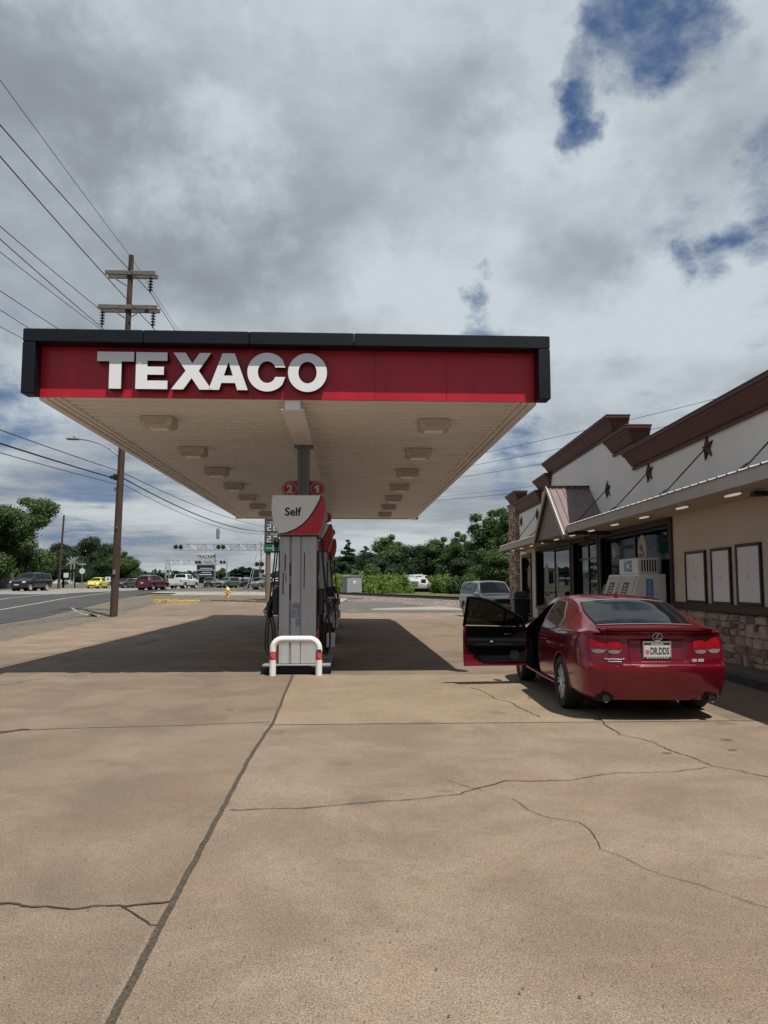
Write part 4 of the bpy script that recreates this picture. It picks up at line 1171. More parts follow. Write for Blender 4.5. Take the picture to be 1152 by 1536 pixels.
# ice merchandiser
M['door_grey'] = mat('freezer door grey', (.50, .49, .47), .4, vary=.08)
M['blue_ink'] = mat('icy blue print', (.13, .30, .52), .4, vary=.15, scale=8)
fz = thing('ice_freezer', 'white slanted-door ICE freezer standing on the sidewalk before the shop window', 'ice freezer', (5.45, 17.35, .15))
m_ = MB(); Lz = 2.35
prof = [(.02, .12), (.88, .12), (.88, 1.66), (.36, 1.66), (.02, .62)]
prof = [(.0, .10), (.88, .10), (.88, 1.66), (.30, 1.66), (.02, .80), (0, .80)]
m_.prism(prof, lambda x, z: (x, 0, z), lambda x, z: (x, Lz, z)); m_.build('cabinet', M['sky_white'], fz)
m_ = MB(); m_.box(.05, .84, .05, Lz - .05, 0, .10); m_.build('base', M['dkframe'], fz)
dn = Vector((-.86, 0, .28)).normalized()
for k in range(2):
    y0, y1 = .08 + k * 1.12, 1.14 + k * 1.12
    m_ = MB()
    def S(y, t, o): b = Vector((.02, y, .82)).lerp(Vector((.29, y, 1.62)), t); return b + dn * o
    for q in ((y0, y1, 0.0, 1.0, .0, .035),):
        a = [S(y0, 0, 0), S(y1, 0, 0), S(y1, 1, 0), S(y0, 1, 0)]; b = [S(y0 + .02, .02, .035), S(y1 - .02, .02, .035), S(y1 - .02, .98, .035), S(y0 + .02, .98, .035)]
        A = [m_.vert(p) for p in a]; B = [m_.vert(p) for p in b]; m_.face(B)
        for t_ in range(4): m_.face((A[t_], A[(t_ + 1) % 4], B[(t_ + 1) % 4], B[t_]))
    dr = m_.build('door', M['door_grey'], fz)
    m_ = MB(); m_.poly([S(y0 + .35, .22, .037), S(y1 - .3, .22, .037), S(y1 - .3, .8, .037), S(y0 + .35, .8, .037)]); m_.mi = 1
    for q in range(6):
        a_ = .26 + q * .085; m_.poly([S(y0 + .40 + .04 * (q % 3), a_, .038 + q * .0001), S(y1 - .38 - .05 * ((q + 1) % 2), a_, .038 + q * .0001), S(y1 - .36, a_ + .05, .038 + q * .0001), S(y0 + .42, a_ + .05, .038 + q * .0001)])
    m_.build('decal', [M['ink'], mat('decal grey', (.4, .42, .44), .4, vary=.4, scale=20)], dr)
    m_ = MB(); m_.tube([S(y1 - .06, .25, .04), S(y1 - .06, .28, .08), S(y1 - .06, .7, .08), S(y1 - .06, .73, .04)], .012, 6); m_.build('handle', M['chrome'], dr)
m_ = MB(); m_.bbox(.30, .80, .15, 1.5, 1.664, 2.03, .015); hd = m_.build('header_box', M['sky_white'], fz)
m_ = MB(); add_text(m_, 'ICE', .33, lambda a, b: (.298, .83 - a, 1.735 + b), bold=.022, xs=1.25); m_.build('lettering', M['blue_ink'], hd)
m_ = MB(); m_.box(.36, .76, .144, .151, 1.71, 1.98); m_.build('grille_back', M['ink'], hd)
m_ = MB()
for k in range(7): m_.box(.365 + k * .06, .387 + k * .06, .136, .143, 1.71, 1.98)
m_.box(.34, .78, .138, .149, 1.69, 1.712); m_.box(.34, .78, .138, .149, 1.98, 2.0); m_.build('grille', M['sky_white'], hd)
m_ = MB(); m_.bbox(.43, .60, -.004, .002, 1.05, 1.55, .002); sg = m_.build('side_label', M['blue_ink'], fz)
m_ = MB()
for k, ch in enumerate('ICE'): add_text(m_, ch, .15, lambda a, b: (.515 + a, -.006, 1.40 - .155 * k + b), bold=.006)
m_.build('lettering', mat('pale ice print', (.36, .50, .66), .4, vary=.1), sg)
# bin by the far door
tb = thing('trash_can', 'dark square trash can by the far door of the store', 'trash can', (5.45, 31.0, 0.0))
m_ = MB(); m_.bbox(-.28, .28, -.28, .28, .02, .95, .03); m_.build('body', M['black'], tb)
m_ = MB(); m_.bbox(-.31, .31, -.31, .31, .95, 1.05, .03); m_.bbox(-.27, .27, -.27, .27, 1.05, 1.28, .04); m_.build('lid', mat('bin grey', (.06, .065, .075), .4, vary=.1), tb)
# ------------------------------------------------------------------ vehicles
class Shape:
    def __init__(s, L, H, hw, top, belt, bot=.22, roofw=.58, rp=None, fp=None, rc=.10, fc=.18, wz=.34, kz=(.62, .30)):
        s.L, s.H = L, H
        s.hw, s.top, s.belt = pch(hw), pch(top), pch(belt)
        s.bot = bot if callable(bot) else (lambda y: bot)
        s.roofw = roofw; s.rp = pch(rp) if rp else (lambda z: 0.0); s.fp = pch(fp) if fp else (lambda z: 0.0); s.rc, s.fc = rc, fc; s.kz = kz
    def warp(s, x, y, z):
        wr = max(0, 1 - y / .7) ** 2; wf = max(0, 1 - (s.L - y) / .7) ** 2
        return y + wr * (s.rp(z) + s.rc * (abs(x) / .9) ** 2.6) - wf * (s.fp(z) + s.fc * (abs(x) / .9) ** 2.6)
    def key(s, y):
        hw, b, t, bo = s.hw(y), s.belt(y), s.top(y), s.bot(y)
        h = max(t - b, .006); g = min(1, h / (s.H - b))
        Kx = hw * .905 + (s.roofw - hw * .905) * g ** .92; Kz = b + h * (s.kz[0] + s.kz[1] * g)
        return hw, b, t, bo, h, g, Kx, Kz
    def lower(s, y):
        hw, b, t, bo, h, g, Kx, Kz = s.key(y)
        return [(0, bo), (hw * .84, bo), (hw * .945, bo + .05), (hw * .985, bo + .28 * (b - bo)), (hw, bo + .58 * (b - bo)), (hw * .99, b - .10), (hw * .95, b)]
    def sec(s, y, n1=5, n2=6, n3=9):
        hw, b, t, bo, h, g, Kx, Kz = s.key(y)
        P = s.lower(y); out = [P[0], (P[1][0] * .5, P[1][1])]
        for i in range(1, len(P) - 1):
            p0, p1, p2, p3 = P[max(1, i - 1)], P[i], P[i + 1], P[min(len(P) - 1, i + 2)]
            for k in range(n1):
                q = k / n1
                out.append(tuple(.5 * ((2 * p1[c]) + (p2[c] - p0[c]) * q + (2 * p0[c] - 5 * p1[c] + 4 * p2[c] - p3[c]) * q * q + (3 * p1[c] - p0[c] - 3 * p2[c] + p3[c]) * q ** 3) for c in (0, 1)))
        for k in range(n2): out.append(s.side2(y, k / n2))
        for k in range(n3 + 1): out.append(s.top2(y, 1 - k / n3))
        return out
    def side2(s, y, t):
        hw, b, tp, bo, h, g, Kx, Kz = s.key(y)
        x0 = hw * .95; return (x0 + (Kx - x0) * t + .028 * g * sin(pi * t), b + (Kz - b) * t)
    def top2(s, y, q):
        hw, b, tp, bo, h, g, Kx, Kz = s.key(y)
        return (Kx * q, Kz + (tp - Kz) * (1 - abs(q) ** 2.6))
    def side(s, y, t, sg=-1):
        x, z = s.side2(y, t); return Vector((sg * x, s.warp(x, y, z), z))
    def body(s, y, z, sg=-1):            # point on the lower flank at height z
        P = s.sec(y)
        for a, b in zip(P[2:], P[3:]):
            if a[1] <= z <= b[1] and b[1] > a[1]:
                q = (z - a[1]) / (b[1] - a[1]); x = a[0] + (b[0] - a[0]) * q; return Vector((sg * x, s.warp(x, y, z), z))
        return Vector((sg * P[8][0], s.warp(P[8][0], y, z), z))
    def roof(s, y, q):
        x, z = s.top2(y, q); return Vector((x, s.warp(abs(x), y, z), z))
    def rear(s, x, z, o=0.0): return Vector((x, s.warp(abs(x), 0, z) - o, z))
    def front(s, x, z, o=0.0): return Vector((x, s.warp(abs(x), s.L, z) + o, z))
    def shell(s, mb, axles, wr, step=.04, skip=None, ncol=24):
        L = s.L
        ys = sorted(set([0, .02, .05, .09, .14] + [round(v, 4) for v in frange(.18, L - .18, step)] + [L - .14, L - .09, L - .05, L - .02, L]))
        rows = []
        wz = wr
        for y in ys:
            P = s.sec(y); r = [(x, y, z) for x, z in P]
            full = r + [(-x, yy, z) for x, yy, z in r[::-1][1:-1]]
            q = []
            for (x, yy, z) in full:
                for ay in axles:
                    d = hypot(yy - ay, z - wz); R = wr * 1.13
                    if abs(x) > .35 and d < R and z < wz + R:
                        f = R / max(d, 1e-3); yy, z = ay + (yy - ay) * f, wz + (z - wz) * f
                q.append((x, s.warp(abs(x), yy, z), z, yy))
            rows.append(q)
        n = len(rows[0]); nh = len(s.sec(1.0))
        def inside(p):
            for ay in axles:
                if abs(p[0]) > .35 and hypot(p[3] - ay, p[2] - wz) < wr * 1.13 + .004: return True
            return False
        flags = [[inside(p) for p in r] for r in rows]
        def sk(i, k):
            j = (k + 1) % n
            if flags[i][k] and flags[i][j] and flags[i + 1][k] and flags[i + 1][j]: return True
            if skip:
                ym = (ys[i] + ys[i + 1]) / 2; side_ = 1 if k < nh - 1 else -1; kk = k if side_ > 0 else n - k - 1
                return skip(ym, kk, side_, nh)
            return False
        mb.grid([[p[:3] for p in r] for r in rows], wrap=True, skip=sk)
        for y in (0, L):
            P = s.sec(y)[1:]
            R_ = [[(x * c, s.warp(abs(x * c), y, z), z) for c in np.linspace(-1, 1, ncol + 1)] for x, z in P]
            if s.plate and y == 0: R_ = s.plate(P)
            mb.grid(R_)
    plate = None

def patch(mb, fn, us, vs, off):
    e = 1e-3; rows = []
    for u in us:
        r = []
        for v in vs:
            p = fn(u, v); du = fn(u + e, v) - fn(u - e, v); dv = fn(u, v + e) - fn(u, v - e); n = du.cross(dv)
            n = n.normalized() if n.length > 1e-12 else Vector((0, 0, 1))
            if n.dot(Vector((p.x, 0, p.z - .6))) < 0: n = -n
            r.append(p + n * off)
        rows.append(r)
    mb.grid(rows)
    return rows
def border(rows): return rows[0] + [r[-1] for r in rows[1:-1]] + rows[-1][::-1] + [r[0] for r in rows[1:-1]][::-1]

M['tyre'] = mat('tyre rubber', (.014, .014, .015), .8, vary=.2, scale=9)
M['rim'] = mat('alloy rim', (.55, .55, .56), .35, metal=.3, vary=.08)
M['rim_dark'] = mat('near black metal', (.018, .018, .019), .4, metal=.3, vary=.1)  # near-black so that the gaps between the spokes read dark; exhaust tips too
M['well'] = mat('wheel well', (.008, .008, .008), .9, vary=.1)
M['carglass'] = glass_mat('tinted car glass', (.008, .009, .010), .015)
M['carglass'].node_tree.nodes['Principled BSDF'].inputs['Specular IOR Level'].default_value = .25
M['headl'] = mat('headlight lens', (.55, .57, .58), .1, vary=.1, coat=.5)
M['taill'] = mat('taillight red', (.22, .002, .006), .22, vary=.1, spec=.3)
M['tailclear'] = mat('clear lamp lens', (.22, .15, .16), .22, vary=.1, spec=.3)
M['plate'] = mat('licence plate', (.50, .51, .53), .4, vary=.04)
M['interior'] = mat('black interior', (.0035, .0035, .004), .9, vary=.2, spec=.12)
def paint(name, c, metal=.25, rough=.32, coat=1.0): return mat(name, c, rough, metal=metal, vary=.03, scale=2, coat=coat)

def wheel(parent, x, y, R, w, sg, rimmat, spokes=10, detail=True, rr=.72):
    o = thing('wheel', None, None, (x, y, R)); o.parent = parent
    for kk in ('label', 'category'):
        if kk in o: del o[kk]
    m_ = MB(); n = 40 if detail else 20
    m_.lathe([(R * rr, -w / 2 + .01), (R * .93, -w / 2), (R * .985, -w / 2 + .02), (R, -w / 2 + .05), (R, w / 2 - .05), (R * .985, w / 2 - .02), (R * .93, w / 2), (R * rr, w / 2 - .01)], n, axis='x', caps=False)
    m_.build('tyre', M['tyre'], o, smooth=40)
    m_ = MB(); xo = sg * w / 2
    m_.lathe([(R * rr, xo - sg * .012), (R * (rr - .03), xo - sg * .004), (R * (rr - .06), xo - sg * .03), (R * (rr - .08), xo - sg * .10), (R * .2, xo - sg * .11), (.002, xo - sg * .11)], n, axis='x', caps=False)
    m_.mi = 0
    rim = m_.build('rim', M['rim_dark'] if detail else rimmat, o, smooth=40)
    m_ = MB()
    for k in range(spokes):
        a = 2 * pi * k / spokes
        for da in ((-.07, .07) if detail else (0,)):
            p0 = Vector((0, cos(a + da * .3), sin(a + da * .3))); p1 = Vector((0, cos(a + da * 1.8), sin(a + da * 1.8)))
            t = Vector((0, -sin(a), cos(a))); ws = R * (.035 if detail else .10)
            q = [p0 * R * .16 - t * ws, p0 * R * .16 + t * ws, p1 * R * (rr - .05) + t * ws * .7, p1 * R * (rr - .05) - t * ws * .7]
            A = [m_.vert(v + Vector((xo - sg * .02, 0, 0))) for v in q]; B = [m_.vert(v + Vector((xo - sg * .055, 0, 0))) for v in q]
            m_.face(A)
            for t_ in range(4): m_.face((A[t_], A[(t_ + 1) % 4], B[(t_ + 1) % 4], B[t_]))
    m_.lathe([(R * .19, xo - sg * .06), (R * .19, xo - sg * .012), (R * .10, xo - sg * .002)], 16, axis='x')
    m_.build('spokes', rimmat, o)
    return o

def blob(mb, cx, cz, rx, rz, fn, n=20, p=2.4, z_lo=None, z_hi=None, off=.006, dome=.01, rings=4):
    """rounded lens lying on the surface fn(x, z, off)"""
    rows = []
    for i in range(rings + 1):
        q = 1 - i / rings * .999
        r = []
        for k in range(n):
            a = 2 * pi * k / n; c, d = cos(a), sin(a)
            x = cx + rx * q * math.copysign(abs(c) ** (2 / p), c); z = cz + rz * q * math.copysign(abs(d) ** (2 / p), d)
            if z_lo is not None: z = max(z, z_lo)
            if z_hi is not None: z = min(z, z_hi)
            r.append(fn(x, z, off + dome * (1 - q * q)) if i else fn(x, z, -.01))
        rows.append(r)
    r0 = [fn(*(lambda x, z: (x, z))(cx + rx * math.copysign(abs(cos(2 * pi * k / n)) ** (2 / p), cos(2 * pi * k / n)), min(max(cz + rz * math.copysign(abs(sin(2 * pi * k / n)) ** (2 / p), sin(2 * pi * k / n)), z_lo if z_lo is not None else -9), z_hi if z_hi is not None else 9)), off) for k in range(n)]
    mb.grid([rows[0], r0] + rows[1:], wrap=True)

def generic(name, label, cat, S, pm, centre, rz, axles, wr, track, wind, rearw, sides, group=None, rails=False, plate_rear=True, front_grille=True, spokes=7, bumper=None, hl=None, tl=None, clad=None):
    """ordinary vehicle from a Shape; centre = ground point under its middle"""
    c, d = cos(rz), sin(rz); L = S.L
    loc = (centre[0] + d * L / 2, centre[1] - c * L / 2, centre[2])
    o = thing(name, label, cat, loc, rz, group)
    m_ = MB(); S.shell(m_, axles, wr, step=.06, ncol=12); m_.build('body', pm, o, smooth=38, weld=1e-4)
    for ay in axles:
        m_ = MB(); m_.box(-S.hw(ay) * .93, S.hw(ay) * .93, ay - wr * 1.25, ay + wr * 1.25, S.bot(ay) + .04, wr * 2.15); m_.build('wheel_well', M['well'], o)
    m_ = MB(); patch(m_, lambda u, v: S.roof(u, v), frange(*wind, (wind[1] - wind[0]) / 8), frange(-.92, .92, .115), .006); m_.build('windshield', M['carglass'], o, smooth=60)
    if rearw:
        m_ = MB(); patch(m_, lambda u, v: S.roof(u, v), frange(*rearw, (rearw[1] - rearw[0]) / 6), frange(-.86, .86, .115), .006); m_.build('rear_window', M['carglass'], o, smooth=60)
    for sg in (-1, 1):
        for (a, b) in sides:
            m_ = MB(); patch(m_, lambda u, v: S.side(u, v, sg), frange(a, b, (b - a) / 8), frange(.08, .90, .14), .006); m_.build('side_window', M['carglass'], o, smooth=60)
        ym = wind[0] - (wind[1] - wind[0]) * -.72; p = S.side(ym, .05, sg)
        m_ = MB(); m_.bbox(*sorted((p.x, p.x + sg * .22)), p.y - .06, p.y + .06, p.z - .02, p.z + .15, .03); m_.build('mirror', pm, o)
        if hl:
            m_ = MB(); blob(m_, sg * hl[0], hl[1], hl[2], hl[3], lambda x, z, o_: S.front(x, z, o_), 14, 3); m_.build('headlight', M['headl'], o, smooth=50)
        if tl:
            m_ = MB(); blob(m_, sg * tl[0], tl[1], tl[2], tl[3], lambda x, z, o_: S.rear(x, z, o_), 14, 4); m_.build('taillight', M['taill'], o, smooth=50)
        hb = MB()
        for (a, b) in sides[:2]:
            p = S.body(a + .12, S.belt(a) - .12, sg); hb.bbox(*sorted((p.x - sg * .01, p.x + sg * .03)), p.y - .09, p.y + .09, p.z - .015, p.z + .015, .008)
        hb.build('door_handle', pm, o)
    if front_grille:
        gz, gh, gw = front_grille if isinstance(front_grille, tuple) else (.62, .10, .42)
        m_ = MB(); blob(m_, 0, gz, gw, gh, lambda x, z, o_: S.front(x, z, o_), 20, 5, off=.004, dome=0); m_.build('grille', M['ink'], o)
        m_ = MB(); blob(m_, 0, .34, .6, .07, lambda x, z, o_: S.front(x, z, o_), 20, 5, off=.004, dome=0); m_.build('air_intake', M['ink'], o)
        m_ = MB(); blob(m_, 0, gz - gh - .14, .26, .06, lambda x, z, o_: S.front(x, z, o_), 12, 8, off=.012, dome=0); m_.build('front_plate', M['plate'], o)
    if plate_rear:
        zz = plate_rear if not isinstance(plate_rear, bool) else .78
        m_ = MB(); blob(m_, 0, zz, .16, .075, lambda x, z, o_: S.rear(x, z, o_), 12, 8, off=.012, dome=0); m_.build('licence_plate', M['plate'], o)
    if bumper:
        for fn in (S.front, S.rear):
            m_ = MB(); blob(m_, 0, bumper[0], bumper[1], bumper[2], lambda x, z, o_: fn(x, z, o_), 24, 6, off=.05, dome=.02); m_.build('bumper', clad or M['chrome'], o, smooth=50)
    for ay in axles:
        for sg in (-1, 1): wheel(o, sg * (track - .10), ay, wr, .22, sg, M['rim'], spokes, False)
    return o

# ---- the dark red sedan with its open door
HW = [(0, .755), (.03, .80), (.09, .835), (.22, .868), (.5, .897), (.9, .91), (2.4, .912), (3.9, .905), (4.35, .87), (4.65, .78), (4.83, .64)]
TOP = [(0, 1.035), (.06, 1.06), (.16, 1.066), (.40, 1.075), (.55, 1.115), (1.0, 1.275), (1.35, 1.385), (1.75, 1.435), (2.2, 1.45), (2.6, 1.43), (2.85, 1.38), (3.2, 1.21), (3.55, 1.03), (3.8, .985), (4.3, .90), (4.65, .79), (4.83, .68)]
BELT = [(0, 1.0), (.2, 1.02), (.7, 1.01), (1.5, .965), (2.5, .935), (3.5, .905), (4.2, .84), (4.6, .73), (4.83, .64)]
RP = [(.20, .20), (.26, .125), (.36, .065), (.50, .02), (.60, .0), (.628, .0), (.642, .006), (.652, .034), (.664, .052), (.70, .056), (.80, .078), (.93, .105), (.985, .11), (1.01, .085), (1.03, .05), (1.06, .055)]
FP = [(.2, .1), (.35, .02), (.5, 0), (.65, .04), (.8, .16)]
CS = Shape(4.83, 1.45, HW, TOP, BELT, bot=.235, roofw=.575, rp=RP, fp=FP, rc=.15, fc=.30)
M['redpaint'] = paint('dark red metallic paint', (.155, .0022, .0135), .42, .20, .55)
M['darkred'] = mat('dark lamp housing', (.05, .004, .008), .3, vary=.1)
def plate_rows(P):
    xs = sorted(set([round(v, 4) for v in np.linspace(-1, 1, 57)] + [-.425, -.405, .405, .425]))
    zs = []
    Pz = [p for p in P]
    # refine rows in height
    rows = []
    fine_ = []
    for a, b in zip(Pz[:-1], Pz[1:]):
        n = max(1, int(abs(b[1] - a[1]) / .014))
        for k in range(n): fine_.append((a[0] + (b[0] - a[0]) * k / n, a[1] + (b[1] - a[1]) * k / n))
    fine_.append(Pz[-1])
    for (x, z) in fine_:
        r = []
        for c in xs:
            xx = x * c; y = CS.warp(abs(xx), 0, z)
            k = sstep(.345, .315, abs(xx)) * sstep(.685, .705, z) * sstep(.945, .925, z)
            r.append((xx, y + .035 * k, z))
        rows.append(r)
    return rows
CS.plate = plate_rows
car = thing('sedan', 'dark red sedan parked by the store with its driver door wide open', 'car', (3.205, 9.02, 0), radians(.6))
AX, WR = (1.12, 3.97), .335
NLO = 2 + 5 * 5
def door_skip(ym, k, sg, nh):
    return sg < 0 and 2.44 < ym < 3.52 and 6 <= k < NLO + 5
m_ = MB(); CS.shell(m_, AX, WR, step=.03, skip=door_skip); m_.build('body', M['redpaint'], car, smooth=32, weld=1e-4)
for ay in AX:
    m_ = MB(); m_.box(-.79, .79, ay - .42, ay + .42, .26, .74); m_.build('wheel_well', M['well'], car)
m_ = MB(); m_.box(-.80, .80, 1.6, 3.5, .27, .34); m_.box(-.78, .78, 3.50, 3.56, .3, .98); m_.box(.74, .78, 1.4, 3.5, .3, .93); m_.box(-.80, -.74, 1.6, 2.42, .3, .93); m_.box(-.72, .72, 1.55, 1.6, .3, .98)
m_.bbox(-.72, .72, 3.2, 3.5, .70, .95, .04); m_.build('cabin', M['interior'], car)
for sx_ in (-.40, .40):
    m_ = MB(); m_.bbox(sx_ - .26, sx_ + .26, 2.5, 3.05, .36, .56, .05); m_.bbox(sx_ - .25, sx_ + .25, 2.36, 2.52, .5, 1.10, .05); m_.bbox(sx_ - .13, sx_ + .13, 2.38, 2.48, 1.12, 1.28, .03); m_.build('front_seat', M['interior'], car)
m_ = MB(); m_.tube([(-.40 + .18 * cos(a), 3.12 + .05 * sin(a), .88 + .17 * sin(a)) for a in np.linspace(0, 2 * pi, 21)[:-1]], .016, 6, closed=True); m_.build('steering_wheel', M['interior'], car)
m_ = MB(); rg = patch(m_, lambda u, v: CS.roof(u, v * (.78 + .14 * sstep(.5, 1.1, u))), frange(.50, 1.34, .07), frange(-1, 1, .0625), .005); m_.build('rear_window', M['carglass'], car, smooth=60)
b_ = MB(); b_.tube(border(rg), .009, 5, closed=True); b_.build('rear_window_seal', M['ink'], car)
m_ = MB(); patch(m_, lambda u, v: CS.roof(u, v), frange(2.88, 3.52, .08), frange(-.93, .93, .0775), .005); m_.build('windshield', M['carglass'], car, smooth=60)
M['silver_badge'] = mat('bright silver badge', (.55, .55, .56), .3, metal=.35, vary=0)
M['trimchrome'] = mat('satin chrome trim', (.55, .54, .54), .25, metal=1.0, vary=0)
def win_fn(a, b, sg, rear=False):
    def f(u, v):
        y = a + (b - a) * u
        t = .05 + .83 * v
        if rear:           # rear quarter: rounded tail
            t0 = .05 + .10 * (1 - sstep(0, .35, u)) ; t1 = .88 - .38 * (1 - sstep(0, .45, u)); t = t0 + (t1 - t0) * v
        return CS.side(y, t, sg)
    return f
for sg in (-1, 1):
    rowsl = []
    for (a, b, rear) in ((1.38, 2.38, True),) + (((2.44, 3.30, False),) if sg > 0 else ()):
        m_ = MB(); r = patch(m_, win_fn(a, b, sg, rear), frange(.001, .999, .1), frange(.001, .999, .16), .005); m_.build('side_window', M['carglass'], car, smooth=60)
        b_ = MB(); b_.tube(border(r), .0065, 6, closed=True); b_.build('window_trim', M['trimchrome'], car)
    b_ = MB(); b_.tube([CS.side(y, .0, sg) + Vector((sg * .004, 0, .005)) for y in frange(.62, 1.40, .06)], .007, 5); b_.build('window_trim', M['trimchrome'], car)
    # rear door shut lines and handle
    sl = MB(); sl.tube([CS.body(y, z, sg) for y, z in ((2.41, .30), (2.41, .5), (2.41, .7), (2.41, .90))], .005, 4); sl.tube([CS.body(y, z, sg) for y, z in ((1.52, .74), (1.47, .82), (1.44, .90), (1.44, .95))], .005, 4)
    sl.build('shut_line', M['ink'], car)
    p = CS.body(1.66, .80, sg); h = MB(); h.tube([p + Vector((sg * .0, -.09, 0)), p + Vector((sg * .035, -.06, .0)), p + Vector((sg * .037, .06, .0)), p + Vector((0, .09, 0))], .014, 8); h.build('door_handle', M['redpaint'], car, smooth=60)
    # rocker skirt
    rk = MB(); rk.tube([CS.body(y, .30, sg) + Vector((-sg * .01, 0, -.02)) for y in frange(1.55, 3.5, .15)], .035, 8); rk.build('side_skirt', M['redpaint'], car, smooth=60)
    # arch lips
    for ay in AX:
        al = MB(); al.tube([CS.body(ay + WR * 1.135 * cos(t), max(.26, WR + WR * 1.135 * sin(t)), sg) + Vector((sg * .002, 0, 0)) for t in np.linspace(-.1, pi + .1, 26)], .010, 6); al.build('wheel_arch', M['redpaint'], car, smooth=60)
    # tail lights: one lens on the wing, one on the lid, red above and clear below
    for (cx, cz, rx, rz_) in ((.685, .875, .092, .094), (.507, .865, .086, .088)):
        base = MB(); blob(base, sg * cx, cz, rx + .006, rz_ + .006, CS.rear, 26, 2.6, off=.003, dome=0); tb_ = base.build('taillight', M['darkred'], car)
        m_ = MB(); blob(m_, sg * cx, cz, rx, rz_, CS.rear, 30, 2.6, z_lo=cz - rz_ * .30, off=.007, dome=.014); m_.build('red_lens', M['taill'], tb_, smooth=60)
        m_ = MB(); blob(m_, sg * cx, cz, rx, rz_, CS.rear, 30, 2.6, z_hi=cz - rz_ * .34, off=.007, dome=.012); m_.build('clear_lens', M['tailclear'], tb_, smooth=60)
        m_ = MB(); m_.tube([CS.rear(sg * cx + rx * .97 * c, cz - rz_ * .32, .018) for c in np.linspace(-.9, .9, 9)], .007, 5); m_.build('lens_divider', M['taill'], tb_)
    # exhausts
    ex = MB(); c = CS.rear(sg * .62, .30, .035)
    ex.lathe([(.043, -.012), (.047, -.020), (.041, -.016), (.036, .03)], 20, (c.x, c.y, .268), 'y'); ex.lathe([(.043, -.012), (.043, .3)], 20, (c.x, c.y, .268), 'y'); ex.mi = 1; ex.lathe([(.041, -.014), (.01, -.010)], 20, (c.x, c.y, .268), 'y')
    ex.build('exhaust_tip', [M['rim_dark'], M['ink']], car, smooth=50)
    ct = MB(); blob(ct, sg * .62, .262, .105, .055, CS.rear, 20, 2.6, off=.003, dome=0); ct.build('exhaust_cutout', M['well'], car)
for ay in AX:
    for sg in (-1, 1): wheel(car, sg * .795, ay, WR, .235, sg, M['rim'], 9, True)
# boot lid lines, spoiler, badges, plate, aerial
sl = MB()
for sg in (-1, 1): sl.tube([CS.rear(sg * x, z, .001) for x, z in ((.575, 1.0), (.568, .95), (.565, .86), (.563, .78), (.545, .72), (.50, .672), (.42, .655))], .0045, 4)
sl.tube([CS.rear(x, .652, .001) for x in np.linspace(-.42, .42, 13)], .0045, 4); sl.build('boot_shut_line', M['ink'], car)
sp = MB(); rows = []
for x in np.linspace(-.66, .66, 25):
    e = 1 - abs(x / .66) ** 6; y0 = CS.warp(abs(x), 0, 1.05); zt_ = CS.roof(.12, min(1, abs(x) / .8)).z
    rows.append([(x, y0 + .16, zt_ + .002), (x, y0 + .07, zt_ + .012 + .014 * e), (x, y0 - .015, zt_ + .012 + .022 * e), (x, y0 - .022, zt_ + .008 + .012 * e), (x, y0 + .01, zt_ - .022), (x, y0 + .16, zt_ - .01)])
sp.grid(rows); sp.build('boot_spoiler', M['redpaint'], car, smooth=40)
em = MB(); fn = lambda x, z: CS.rear(x, min(z, 1.012), .014 + max(0, z - 1.0) * .2) + Vector((0, 0, max(0, z - 1.012)))
em.tube([fn(.058 * cos(a), .975 + .046 * sin(a)) for a in np.linspace(0, 2 * pi, 29)[:-1]], .0055, 6, closed=True)
em.tube([fn(.012, 1.010), fn(-.005, .985), fn(-.022, .960), (fn(.0, .953)), fn(.045, .955)], .0065, 6); em.build('emblem', M['silver_badge'], car, smooth=60)
bd = MB(); add_text(bd, 'GS 350', .044, lambda x, z: CS.rear(.46 + x, .69 + z, .006), bold=.002, xs=1.15); bd.build('model_badge', M['silver_badge'], car)
bd = MB(); rb = random.Random(2)
for k in range(8): bd.tube([CS.rear(-.62 + .028 * k, .712 + .006 * rb.random(), .006), CS.rear(-.598 + .028 * k, .716 + .01 * rb.random(), .006)], .0055, 4)
for k in range(6): bd.tube([CS.rear(-.58 + .025 * k, .690, .006), CS.rear(-.565 + .025 * k, .691, .006)], .005, 4)
bd.build('dealer_badge', M['silver_badge'], car)
pl = MB(); PX = -.01
y_pl = CS.rear(0, .82).y + .012
pl.bbox(PX - .155, PX + .155, y_pl - .012, y_pl + .03, .742, .905, .004); plo = pl.build('licence_plate', M['plate'], car)
pf = MB()
for (x0, x1, z0, z1) in ((-.168, .168, .905, .925), (-.168, .168, .722, .748), (-.168, -.152, .748, .905), (.152, .168, .748, .905)): pf.bbox(PX + x0, PX + x1, y_pl - .016, y_pl + .02, z0, z1, .003)
pf.build('plate_frame', M['chrome'], plo)
pt = MB(); pt.box(PX - .150, PX + .150, y_pl - .0135, y_pl - .0125, .882, .904); pt.box(PX - .160, PX + .160, y_pl - .0175, y_pl - .0165, .725, .744)
add_text(pt, 'DR.DDS', .112, lambda x, z: (PX + .028 + x, y_pl - .0135, .775 + z), bold=.003, xs=.56); pt.build('plate_number', M['ink'], plo)
pt = MB()
for k in range(5): pt.box(PX - .07 + k * .03, PX - .05 + k * .03, y_pl - .0155, y_pl - .0145, .886, .900)
for k in range(8): pt.box(PX - .13 + k * .034, PX - .108 + k * .034, y_pl - .0195, y_pl - .0185, .729, .740)
pt.build('frame_print', M['plate'], plo)
pt = MB(); pt.prism([(PX - .115 + .026 * cos(a), .80 + .03 * sin(a)) for a in np.linspace(0, 2 * pi, 13)[:-1]], lambda x, z: (x, y_pl - .014, z), lambda x, z: (x, y_pl - .0125, z)); pt.build('plate_motif', mat('plate red motif', (.50, .12, .12), .5, vary=.3, scale=60), plo)
